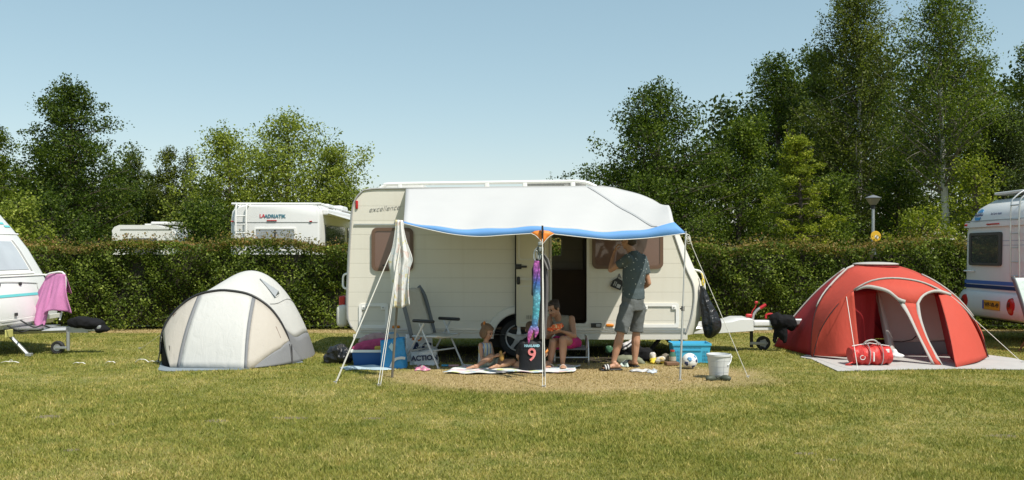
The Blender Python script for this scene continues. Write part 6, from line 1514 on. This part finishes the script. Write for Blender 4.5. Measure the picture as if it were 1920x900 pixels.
def tail():
    Y = 11.25; rt = thing('mermaid_tail', 'shiny pink blue and turquoise scaly mermaid tail hanging from the centre pole', 'costume', tuple(P(1006, 490, Y)))
    pts = [P(1007, 489, Y), P(1006, 500, Y), P(1006, 530, Y), P(1006, 565, Y), P(1004, 595, Y), P(1001, 618, Y)]
    m = MB(); cp = catmull(pts, 5); n = len(cp); m.tube(cp, [.034 + .012 * math.sin(math.pi * min(1, i / n * 1.1)) + .003 * math.sin(i * 2.3) for i in range(n)], 16, flat=.55, up=(0, 1, 0)); tm = tailmat(); m.build('tail', tm, rt, smooth='auto', edge=60)
    for a, b, c in (((999, 612), (993, 628), (991, 645)), ((1004, 612), (1006, 622), (1003, 634))):
        m = MB(); q = catmull([P(*a, Y), P(*b, Y - .01), P(*c, Y - .01)], 5); m.tube(q, [.026, .029, .031, .031, .029, .027, .024, .020, .014, .008, .004][:len(q)], 12, flat=.35, up=(0, 1, 0)); m.build('fin', tm, rt, smooth=True)
tail()
M_DJK = mat('charcoal_cloth', (.045, .042, .043), .85, .2, 8, .6, 30); M_GJK = mat('dark_grey_cloth', (.10, .095, .098), .85, .2, 8, .6, 30)
drape('jacket', 'black jacket hanging behind the mermaid tail on the centre pole', 'jacket', M_DJK, [(1010, 486, 5), (1007, 505, 10), (1008, 530, 11), (1007, 552, 11), (1009, 556, 9)], 11.36, 2.2, .025, group='clothes on the centre pole')
drape('trousers', 'long dark grey trousers hanging to the right of the mermaid tail', 'trousers', M_GJK, [(1017, 480, 4), (1019, 500, 8), (1020, 540, 8), (1019, 580, 8), (1018, 610, 7), (1018, 636, 6)], 11.34, 2.0, .025, group='clothes on the centre pole')
drape('shirt', 'short grey cloth sticking out right near the top of the centre pole', 'shirt', mat('mid_grey_cloth', (.16, .15, .15), .85, .15), [(1017, 476, 3), (1022, 486, 6), (1027, 500, 5), (1029, 506, 3)], 11.30, 1.5, .02, group='clothes on the centre pole')
def goggles():
    m = MB(); c = P(1007, 478, 11.28)
    for k, (dx, dz, rx, rz_) in enumerate(((0, 0, .032, .09), (.015, .02, .02, .075), (-.008, -.01, .036, .085), (.03, .0, .015, .06))):
        m.tube([c + Vector((dx + rx * math.cos(t), .012 * k * math.sin(t), dz + rz_ * math.sin(t))) for t in np.linspace(0, 6.283, 22)], .006, 6, caps=False)
    m.rbox(c + Vector((.035, -.01, .14)), (.05, .04, .05), .012); m.rbox(c + Vector((.05, -.01, .07)), (.06, .05, .06), .012); m.tube([c + Vector((.02, 0, .12)), c + Vector((-.02, 0, .06)), c + Vector((.06, 0, .0))], .009, 6)
    m.solo('goggle_strap', mat('grey_rubber', (.22, .24, .23), .4, .2), 'tangle of grey swimming goggle straps on top of the centre pole', 'goggles', tuple(c), smooth='auto')
goggles()

# ------------------------------------------------------------------ picnic blanket
def blanket():
    m_ = blobmat('floral_blanket', (.64, .64, .63), (.36, .48, .55), (.62, .42, .45), 5, (.50, .55, .22), .9)
    cs = [G(*q) for q in BLANKET]
    nu, nv = 70, 26; rows = []
    for j in range(nv):
        v = j / (nv - 1); row = []
        for i in range(nu):
            u = i / (nu - 1); p = cs[0].lerp(cs[1], u).lerp(cs[3].lerp(cs[2], u), v)
            e = max(0, abs(2 * v - 1) - .7) + max(0, abs(2 * u - 1) - .85)
            p.z = .016 + .012 * (math.sin(u * 31 + v * 7) * math.sin(v * 9 + u * 5) + 1) * .5 + .018 * e * (.6 + .6 * math.sin(u * 23 + 1))
            p.y += .05 * math.sin(u * 12 + 1) * (1 - v) + .03 * math.sin(u * 25) * (1 - v); p.x += .02 * math.sin(v * 9)
            row.append(p)
        rows.append(row)
    m = MB(); m.grid(rows); m.solo('picnic_blanket', m_, 'crumpled white flower print picnic blanket under the sitting children', 'blanket', tuple(cs[0]), smooth=True, solid=.006)
blanket()

# ------------------------------------------------------------------ left corner clutter
def bagmat(name, col, rough=.33):
    m, t, p = _nodes(name); v = worldpos(t); L(t, mix(t, noise(t, v, 5), tuple(x * .8 for x in col), tuple(x * 1.2 for x in col)), p.inputs['Base Color']); p.inputs['Roughness'].default_value = rough
    bump(t, p, noise(t, v, 8, 3, .5, 1.2), .7, .04); return m
BB = bagmat('black_bin_bag', (.012, .0125, .014))
blob('bin_bag', 'shiny black bin bag lying left of the blue crate', 'bin bag', BB, [(P(634, 664, 13.0), (.17, .14, .13)), (P(622, 672, 13.0), (.12, .12, .09)), (P(648, 668, 12.95), (.13, .12, .12)), (P(640, 654, 13.0), (.08, .08, .06))], disp=.06, vox=.014)
def crate(x0, x1, y0, y1, Y, d, col, label, loc, handles=True, rim=None, lat=True):
    a, b = P(x0, y1, Y), P(x1, y0, Y); a.z = .01; w = b.x - a.x; h = b.z - a.z; cx = (a.x + b.x) / 2; cy = Y + d / 2
    rt = thing('plastic_crate', label, 'crate', (cx, cy, 0)); cm = mat(loc, col, .4, .06)
    m = MB(); t = .012; ins = .03
    def ring(z, k): return [Vector((cx + sx * (w / 2 - k), cy + sy * (d / 2 - k), z)) for sx, sy in ((-1, -1), (1, -1), (1, 1), (-1, 1))]
    rows = [ring(a.z, ins), ring(a.z + h - .03, .004), ring(a.z + h - .03, -.008), ring(a.z + h, -.008), ring(a.z + h, .006), ring(a.z + .02, ins + t)]
    m.grid(rows, closed=True); m.add(rows[0], [(0, 1, 2, 3)]); m.add(rows[-1], [(0, 1, 2, 3)])
    m.build('tub', cm, rt, fix=True)
    if rim:
        m = MB(); rr = [ring(a.z + h - .028, -.012), ring(a.z + h + .006, -.012), ring(a.z + h + .006, .012), ring(a.z + h - .02, .012)]; m.grid(rr, closed=True); m.build('rim', rim, rt)
    if lat:
        sl = mat('crate_slot_' + loc, tuple(c * .35 for c in col), .6); m = MB()
        def fy(z): return cy - d / 2 + lerp(ins, .004, (z - a.z) / h) - .002
        for k in range(15): x = cx - w * .24 + k * w * .034; z = a.z + h * .78; m.box((x, fy(z), z), (.008, .004, h * .10))
        for sgn in (-1, 1):
            for r_ in range(3):
                for k in range(4): z = a.z + h * (.18 + r_ * .19); m.box((cx + sgn * (w * .30 + k * .022), fy(z), z), (.010, .004, h * .13))
        m.build('slots', sl, rt); m = MB(); z = a.z + h * .9
        for k in (-.36, -.02): pass
        m.box((cx, fy(z) - .003, a.z + h * .66), (w * .5, .006, .012)); m.build('rib', cm, rt)
    return rt
crate(659, 723, 657, 688, 12.62, .38, (.02, .10, .30), 'dark blue plastic crate with white rim loaded with blankets, left under the awning', 'crate_navy', rim=M_WPLAS, lat=False)
crate(1262, 1333, 644, 682, 12.9, .36, (.06, .42, .66), 'bright sky blue slotted shopping crate behind the ball near the right awning pole', 'crate_sky')
def roll(name, label, cat, mt, pts, r, flat=.6, **k):
    m = MB(); q = catmull(pts, 6); n = len(q); m.tube(q, [r * (.8 + .25 * math.sin(math.pi * i / (n - 1)) + .05 * math.sin(i * 1.7)) for i in range(n)], 14, flat=flat, up=(0, 1, 0))
    for e in (q[0], q[-1]): m.ell(e, (r * .8, r * .8, r * .55))
    return remesh(m, name, mt, label, cat, tuple(q[0]), .012, .03, k.get('group'))
M_MAG = mat('magenta_fleece', (.42, .06, .15), .95, .15, 14, .6, 60); M_MAU = mat('mauve_fleece', (.36, .24, .24), .95, .15, 14, .6, 60)
def slab(m, a, b, c_, d_, w): pass
roll('blanket', 'magenta fleece blanket folded on top of the dark blue crate', 'blanket', M_MAG, [P(668, 654, 12.78), P(690, 649, 12.8), P(716, 645, 12.8), P(728, 643, 12.8)], .085)
roll('blanket', 'mauve blanket draped over the magenta one on the dark blue crate', 'blanket', M_MAU, [P(678, 640, 12.86), P(692, 635, 12.86), P(710, 632, 12.86), P(724, 636, 12.84), P(729, 644, 12.8)], .065)
m = MB(); m.rbox(P(714, 654, 12.74), (.17, .1, .08), .02); m.solo('box', mat('yellow_card', (.55, .38, .06), .7), 'yellow box wedged under the magenta blanket in the crate', 'box', tuple(P(714, 654, 12.74)))
def shopper(name, label, px, py, Y, w, h, d, mt, lean=0, rz=0, marks=None):
    b = P(px, py, Y); b.z = 0; rt = thing(name, label, 'bag', tuple(b), 'shopping bags'); M = Matrix.Rotation(rz, 3, 'Z'); rows = []
    for v in np.linspace(0, 1, 8):
        a_ = w / 2 * (1 - .10 * v); c_ = d / 2 * (1 - .35 * v) ; ring = []
        for i in range(32):
            t = 2 * math.pi * i / 32; x = a_ * math.copysign(abs(math.cos(t)) ** .45, math.cos(t)); y = c_ * math.copysign(abs(math.sin(t)) ** .45, math.sin(t))
            ring.append(b + M @ Vector((x + lean * v * h + .008 * math.sin(i + v * 6), y + .014 * math.sin(x * 30 + v * 7), h * v + .02 * math.sin(x * 11) * v)))
        rows.append(ring)
    m = MB(); m.grid(rows, closed=True); m.add(rows[0], [tuple(range(32))]); m.build('bag', mt, rt, smooth=True, solid=.004)
    for sy in (-1, 1):
        m = MB(); m.tube(catmull([b + M @ Vector((-.09 + lean * h, sy * d * .3, h * .96)), b + M @ Vector((-.07 + lean * h, sy * d * .3 - .01, h + .07)), b + M @ Vector((.05 + lean * h, sy * d * .3 - .01, h + .07)), b + M @ Vector((.09 + lean * h, sy * d * .3, h * .96))], 5), .008, 6, flat=.5); m.build('handle', mt, rt, smooth=True)
    if marks: marks(rt, b, M)
    return rt
BLU = mat('bright_blue_plastic', (.03, .27, .55), .4, .1, 5, .7, 12, bdist=.03)
def bluemarks(rt, b, M):
    m = MB(); m.tube(catmull([b + Vector((-.03, -.145, .02)), b + Vector((.02, -.150, .12)), b + Vector((.10, -.145, .15)), b + Vector((.17, -.13, .145))], 5), .018, 6, flat=.2, up=(0, 1, 0)); m.build('swoosh', MATS['white_cotton'], rt)
    m = MB(); m.add([b + Vector((-.06, -.135, .30)), b + Vector((-.01, -.135, .24)), b + Vector((.03, -.135, .30)), b + Vector((-.02, -.13, .36))], [(0, 1, 2, 3)]); m.build('label', mat('pale_blue_label', (.45, .62, .70), .5), rt, solid=.003)
shopper('shopping_bag', 'bright blue shopping bag sagging against the crate behind the left pole', 739, 0, 12.48, .36, .40, .26, BLU, -.05, .05, bluemarks)
WPL = bagmat('white_woven_plastic', (.74, .74, .73), .5)
def actmarks(rt, b, M):
    nv = mat('navy_print', (.015, .022, .07), .5)
    T = lambda x, z: Matrix.Translation(b + Vector((x, -.150, z))) @ Matrix.Rotation(R(90), 4, 'X') @ Matrix.Rotation(R(3), 4, 'Z')
    m = MB(); m.text('ACTION', .098, T(.015, .105), .001, .004); m.build('lettering', nv, rt)
def act2(rt, b, M):
    nv = MATS['navy_print']; T = Matrix.Translation(b + Vector((.05, -.115, .20))) @ Matrix.Rotation(R(90), 4, 'X')
    m = MB(); m.text('AC', .21, T, .001, .008); m.build('lettering', nv, rt)
    m = MB(); c = b + Vector((.0, -.125, .36)); m.tube([c + Vector((.04 * math.cos(t), 0, .045 * math.sin(t))) for t in np.linspace(-1.8, 1.8, 10)], .013, 6, flat=.3, up=(0, 1, 0)); m.tube([c + Vector((-.10, 0, .06)), c + Vector((-.07, 0, -.04))], .014, 6, flat=.3, up=(0, 1, 0)); m.build('orange_mark', mat('orange_print', (.62, .20, .03), .5), rt)
shopper('shopping_bag', 'low white bag with the navy word ACTION behind the chair legs', 796, 0, 12.85, .40, .20, .28, WPL, 0, 0, actmarks)
shopper('shopping_bag', 'tall white bag with large navy letters and orange mark, rear of the two white bags', 786, 0, 13.22, .42, .42, .22, WPL, 0, 0, act2)
def crumple(name, label, cat, mt, px0, px1, py0, py1, h=.03, n=26, sd=0, group=None):
    r = random.Random(sd); a, b, c, d = G(px0, py1), G(px1, py1), G(px1, py0), G(px0, py0); ph = [r.uniform(0, 6) for _ in range(6)]; rows = []
    for j in range(n):
        v = j / (n - 1); row = []
        for i in range(n):
            u = i / (n - 1); p = a.lerp(b, u).lerp(d.lerp(c, u), v); e = 1 - max(abs(2 * u - 1), abs(2 * v - 1)) ** 3
            p.x += .06 * (px1 - px0) / 130 * math.sin(v * 7 + ph[0]) * (abs(2 * u - 1)); p.y += .04 * math.sin(u * 8 + ph[1]) * abs(2 * v - 1)
            p.z = .010 + h * e * (.5 + .3 * math.sin(u * 11 + ph[2] + v * 4) + .3 * math.sin(v * 13 + ph[3] + u * 6)); p.z = max(p.z, .008); row.append(p)
        rows.append(row)
    m = MB(); m.grid(rows); return m.solo(name, mt, label, cat, tuple(a), group, smooth=True, solid=.004)
crumple('plastic_sheet', 'rumpled pale blue plastic sheet on the grass under the dark blue crate', 'sheet', mat('pale_blue_film', (.36, .46, .52), .3, .2, 10, .7, 20), 643, 735, 688, 694.5, .035, sd=1)
crumple('toy', 'small pink toy figure lying before the ACTION bag', 'toy', blobmat('pink_toy', (.55, .20, .28), (.5, .45, .42), (.35, .12, .3), 20), 778, 806, 689, 696, .05, 14, 2)
m = MB(); a = G(828, 688); m.tube([a + Vector((0, 0, .02)), a + Vector((.11, .0, .02))], .014, 8); m.solo('felt_pen', mat('pen_blue', (.05, .30, .50), .4), 'blue felt pen on the ground left of the sitting girl', 'pen', tuple(a))
m = MB(); a = G(841, 688.5); m.tube([a + Vector((0, 0, .02)), a + Vector((.14, .02, .02))], .016, 8); m.solo('felt_pen', mat('pen_pink', (.50, .28, .28), .4), 'pink felt pen on the ground left of the sitting girl', 'pen', tuple(a))

# ------------------------------------------------------------------ stuff under the caravan and around the man
blob('rucksack', 'black rucksack lying in the shade behind the legs of the standing man', 'bag', M_BFAB, [(P(1182, 661, 13.25), (.20, .14, .15)), (P(1165, 665, 13.3), (.15, .13, .12)), (P(1212, 668, 13.2), (.13, .12, .13)), (P(1222, 672, 13.15), (.09, .09, .09))], disp=.05)
blob('holdall', 'olive green cloth bag squashed between the feet of the standing man', 'bag', mat('olive_canvas', (.17, .18, .12), .85, .15, 8, .5, 25), [(P(1174, 676, 13.0), (.19, .11, .08)), (P(1190, 677, 13.0), (.13, .11, .07)), (P(1202, 680, 12.95), (.06, .08, .04))], disp=.04)
def stripem(name, a, b, sc):
    m, t, p = _nodes(name); v = worldpos(t); mp = t.nodes.new('ShaderNodeMapping'); L(t, v, mp.inputs[0]); mp.inputs['Rotation'].default_value = (0, .6, 0); w_ = t.nodes.new('ShaderNodeTexWave'); w_.inputs['Scale'].default_value = sc; w_.inputs['Distortion'].default_value = 6; w_.inputs['Detail'].default_value = 1; w_.bands_direction = 'Z'; L(t, mp.outputs[0], w_.inputs[0])
    L(t, mix(t, mth(t, 'GREATER_THAN', w_.outputs['Fac'], .5), a, b), p.inputs['Base Color']); p.inputs['Roughness'].default_value = .85; return m
blob('striped_cloth', 'black and white striped cloth bundled on top of the black rucksack', 'cloth', stripem('mono_stripes', (.03, .03, .035), (.55, .53, .53), 6), [(P(1178, 647, 13.18), (.10, .08, .045)), (P(1185, 641, 13.2), (.06, .06, .04)), (P(1170, 652, 13.15), (.05, .05, .035))], disp=.04, vox=.012)
blob('plastic_bag', 'dark green crumpled bag in the shade left of the striped cloth', 'bag', mat('green_plastic', (.05, .13, .07), .4, .2, 10, .6, 20), [(P(1142, 655, 13.4), (.06, .06, .06)), (P(1149, 658, 13.4), (.05, .05, .04))], disp=.03, vox=.012)
crumple('paper', 'pale green folded paper on the ground between the man\'s feet', 'paper', mat('pale_green_paper', (.50, .58, .52), .7), 1162, 1180, 682, 689, .07, 12, 5)
blob('snack_packet', 'yellow snack packet lying right of the man in front of the rear shade', 'packet', mat('packet_yellow', (.68, .50, .04), .45, .1, 8, .6, 25), [(P(1229, 675, 12.95), (.09, .06, .035)), (P(1238, 678, 12.9), (.07, .06, .03)), (P(1225, 679, 12.9), (.05, .05, .025))], disp=.03, vox=.01)
blob('paper_bag', 'crumpled white paper bag on top of the yellow packet', 'bag', blobmat('white_paper', (.60, .57, .52), (.56, .53, .50), (.50, .38, .18), 14), [(P(1224, 667, 13.0), (.05, .05, .055)), (P(1240, 673, 12.85), (.065, .05, .04)), (P(1234, 677, 12.84), (.04, .04, .03))], disp=.03, vox=.01)
blob('stone_jar', 'grey brown rounded pot left of the bottle beside the sky blue crate', 'pot', mat('grey_brown_clay', (.20, .17, .13), .7, .15), [(P(1249, 672, 13.0), (.075, .07, .075))], disp=.01, vox=.012)
def jar():
    c = P(1261, 0, 12.88); c.z = 0; rt = thing('bottle', 'green glass jar with red lid touching the left side of the sky blue crate', 'bottle', tuple(c))
    m = MB(); m.lathe([(0, .01), (.045, .01), (.05, .03), (.05, .13), (.035, .16), (.028, .18), (0, .18)], c, 18); m.build('glass', mat('green_glass', (.06, .14, .09), .12), rt, smooth='auto')
    m = MB(); m.lathe([(0, .178), (.032, .178), (.032, .20), (0, .20)], c, 18); m.build('lid', mat('red_lid', (.40, .05, .03), .4), rt, smooth='auto')
    m = MB(); m.lathe([(.0508, .05), (.0515, .11)], c, 18); m.build('label', mat('cream_label', (.42, .36, .28), .6), rt)
jar()
m = MB(); a = P(1258, 679, 12.75); m.rbox((a.x, 12.7, .03), (.19, .12, .05), .012, rot=.2); m.solo('box', mat('brown_card', (.16, .085, .045), .7, .15), 'flat brown box on the ground before the green jar', 'box', (a.x, 12.7, 0))
crumple('wrapper', 'clear plastic wrapper on the dry grass right of the man\'s feet', 'wrapper', mat('clear_wrapper', (.52, .57, .62), .2, .2, 12, .8, 25), 1214, 1232, 695, 700.5, .03, 14, 7)
crumple('wrapper', 'thin white wrapper strip lying behind the clear wrapper', 'wrapper', mat('white_wrapper', (.58, .58, .58), .35, .1), 1182, 1214, 694, 698, .02, 14, 8)
def ball():
    r_ = .108; c = G(1293, 691); c = Vector((P(1293, 0, 12.35).x, 12.35, r_)); rt = thing('football', 'white football with navy and blue patches in front of the sky blue crate', 'ball', (c.x, c.y, 0))
    m, t, p = _nodes('ball_leather'); v = coords(t); vo = t.nodes.new('ShaderNodeTexVoronoi'); vo.feature = 'DISTANCE_TO_EDGE'; vo.inputs['Scale'].default_value = 9; L(t, v, vo.inputs[0])
    L(t, mix(t, mth(t, 'LESS_THAN', vo.outputs['Distance'], .02), (.72, .73, .72), (.35, .36, .38)), p.inputs['Base Color']); p.inputs['Roughness'].default_value = .4
    b = MB(); b.ell(c, r_, None, 32, 20); b.build('shell', m, rt, smooth=True)
    def patch(px, py, rad, mt):
        d = Vector((px, -math.sqrt(max(0, 1 - px * px - py * py)), py)); M = quat_to(d, (0, 0, 1)); b = MB(); rows = []
        for q in (0.001, .5, 1): rows.append([c + (d + (M @ Vector((math.cos(t_) * rad * q * (1 + .22 * math.cos(t_ * 3)), 0, math.sin(t_) * rad * q * (1 + .22 * math.sin(t_ * 3)))))).normalized() * (r_ * 1.006) for t_ in np.linspace(0, 6.283, 20)])
        b.grid(rows); b.build('patch', mt, rt, smooth=True, solid=.002)
    nv = mat('ball_navy', (.025, .04, .12), .4); bl = mat('ball_blue', (.10, .26, .45), .4)
    patch(-.15, .35, .30, bl); patch(-.55, -.25, .28, nv); patch(.35, -.65, .26, nv); patch(.75, .1, .2, nv); patch(-.2, -.7, .22, mat('ball_sand', (.34, .30, .24), .5)); patch(.55, .6, .18, bl)
ball()
def bucket():
    c = Vector((P(1348.5, 0, 11.38).x, 11.40, 0)); rt = thing('bucket', 'white plastic bucket standing in front of the right awning pole', 'bucket', tuple(c)); bm_ = mat('bucket_plastic', (.60, .61, .61), .4, .05, 6)
    m = MB(); m.lathe([(0, .01), (.112, .01), (.115, .02), (.143, .285), (.153, .288), (.155, .312), (.145, .315), (.137, .285), (.108, .03), (0, .03)], c, 40); m.build('tub', bm_, rt, smooth='auto')
    m = MB(); hd = catmull([c + Vector((.147, 0, .29)), c + Vector((.155, -.06, .22)), c + Vector((.12, -.105, .18)), c + Vector((.06, -.14, .19))], 5)
    q = [c + Vector((.150 * math.cos(t), -.158 * math.sin(t) * .75 - .01, .285 - .13 * math.sin(t))) for t in np.linspace(0, .95, 12)]; m.tube(q, .007, 8); m.ell(c + Vector((.152, -.01, .275)), (.018, .022, .02))
    q = [c + Vector((.158 * math.cos(t), .01 + .05 * math.sin(t), .285 - .12 * math.sin(t) * 1.0)) for t in np.linspace(0, 1.2, 10)]; m.build('handle', bm_, rt, smooth='auto')
    m = MB()
    for z in (.09, .16, .23): rr = .1165 + .0265 * (z - .02) / .265; m.tube([c + Vector((rr * math.cos(t), rr * math.sin(t), z)) for t in np.linspace(-2.6, -.5, 20)], .0016, 5)
    for a in (-1.3, -1.95): m.tube([c + Vector(((.1165 + .0265 * (z - .02) / .265) * math.cos(a), (.1165 + .0265 * (z - .02) / .265) * math.sin(a), z)) for z in (.05, .26)], .0016, 5)
    m.build('scale_lines', mat('grey_lines', (.30, .31, .32), .6), rt)
bucket()
def clog(x, y, rz, label):
    rt = thing('clog', label, 'shoe', (x, y, 0), 'dark green clogs'); M = Matrix.Rotation(rz, 3, 'Z'); cm = mat('dark_green_foam', (.055, .065, .045), .6, .2, 20)
    o = Vector((x, y, 0)); m = MB()
    m.ell(o + M @ Vector((0, -.045, .035)), (.048, .075, .042), M, 16, 10); m.ell(o + M @ Vector((0, .05, .022)), (.040, .065, .024), M, 16, 10); m.tube([o + M @ Vector((-.04, .02, .045)), o + M @ Vector((-.035, .10, .052)), o + M @ Vector((.035, .10, .052)), o + M @ Vector((.04, .02, .045))], .009, 8)
    u = remesh(m, 'upper', cm, None, None, None, .006, 0, None, rt, 2)
    m = MB(); m.ell(o + M @ Vector((0, .045, .048)), (.028, .052, .008), M); m.build('footbed', M_BLK, rt, smooth=True)
cb = P(1348, 0, 11.38).x
clog(cb - .115, 11.18, R(-60), 'dark green clog lying left at the foot of the white bucket'); clog(cb - .0, 11.20, R(50), 'dark green clog leaning right against the white bucket')
# hanging bin bag on the nose of the caravan
def hanging_bag():
    Y = 13.62; prof = [(1316, 536, 3), (1319, 548, 6), (1322, 565, 10), (1329, 585, 14), (1333, 605, 18), (1334, 620, 15), (1331, 630, 9), (1330, 634, 3)]
    rows = []; cv = catmull([Vector(p) for p in prof], 4)
    for i, q in enumerate(cv):
        c = P(q.x, q.y, Y); r_ = q.z / FPX * Y; rows.append([c + Vector((r_ * math.cos(t) * (1 + .10 * math.sin(5 * t + i * .15)), r_ * .75 * math.sin(t) * (1 + .10 * math.sin(7 * t)), 0)) for t in [2 * math.pi * k / 40 for k in range(40)]])
    m = MB(); m.grid(rows, closed=True); m.add(rows[0], [tuple(range(40))]); m.add(rows[-1], [tuple(range(40))])
    m.solo('bin_bag', BB, 'full black bin bag hanging from the front grab handle of the cream caravan', 'bin bag', tuple(P(1316, 536, Y)), smooth=True)
    m = MB(); m.tube(catmull([P(1315, 512, 13.66), P(1318, 520, 13.64), P(1316, 530, 13.62), P(1319, 538, 13.62)], 4), .010, 6); m.tube(catmull([P(1318, 520, 13.64), P(1321, 528, 13.62), P(1318, 536, 13.6)], 4), .008, 6)
    m.solo('tie_cord', mat('yellow_cord', (.62, .48, .04), .6), 'yellow cord tying the black bin bag to the grab handle', 'cord', tuple(P(1315, 512, 13.6)), smooth=True)
hanging_bag()
def pouch():
    c = P(1157, 532, 13.585); rt = thing('wall_pouch', 'small black pouch with white print stuck on the caravan wall beside the man', 'pouch', tuple(c)); M = Matrix.Rotation(R(-22), 3, 'Y').inverted()
    M = Matrix.Rotation(R(22), 3, 'Y'); m = MB(); m.plate([(-.08, -.07), (.08, -.07), (.08, .02), (.05, .07), (-.03, .08), (-.08, .02)], [], lambda a, b, t: c + M @ Vector((a, t, b)), -.035, -.002); m.build('pouch_body', M_BPL, rt, bevel=.004)
    m = MB()
    for dx in (-.045, -.02): m.box(c + M @ Vector((dx, -.038, -.01)), (.012, .004, .07), M)
    m.box(c + M @ Vector((.03, -.038, -.025)), (.055, .004, .055), M); m.build('print', mat('grey_print', (.42, .42, .40), .5), rt)
    m = MB(); m.text('A', .10, Matrix.Translation(P(1161, 518, 13.595)) @ Matrix.Rotation(R(90), 4, 'X'), .001, .003); m.solo('wall_letter', MATS['grey_decal'], 'black capital letter A above the pouch on the caravan wall', 'lettering', tuple(P(1161, 518, 13.595)))
pouch()
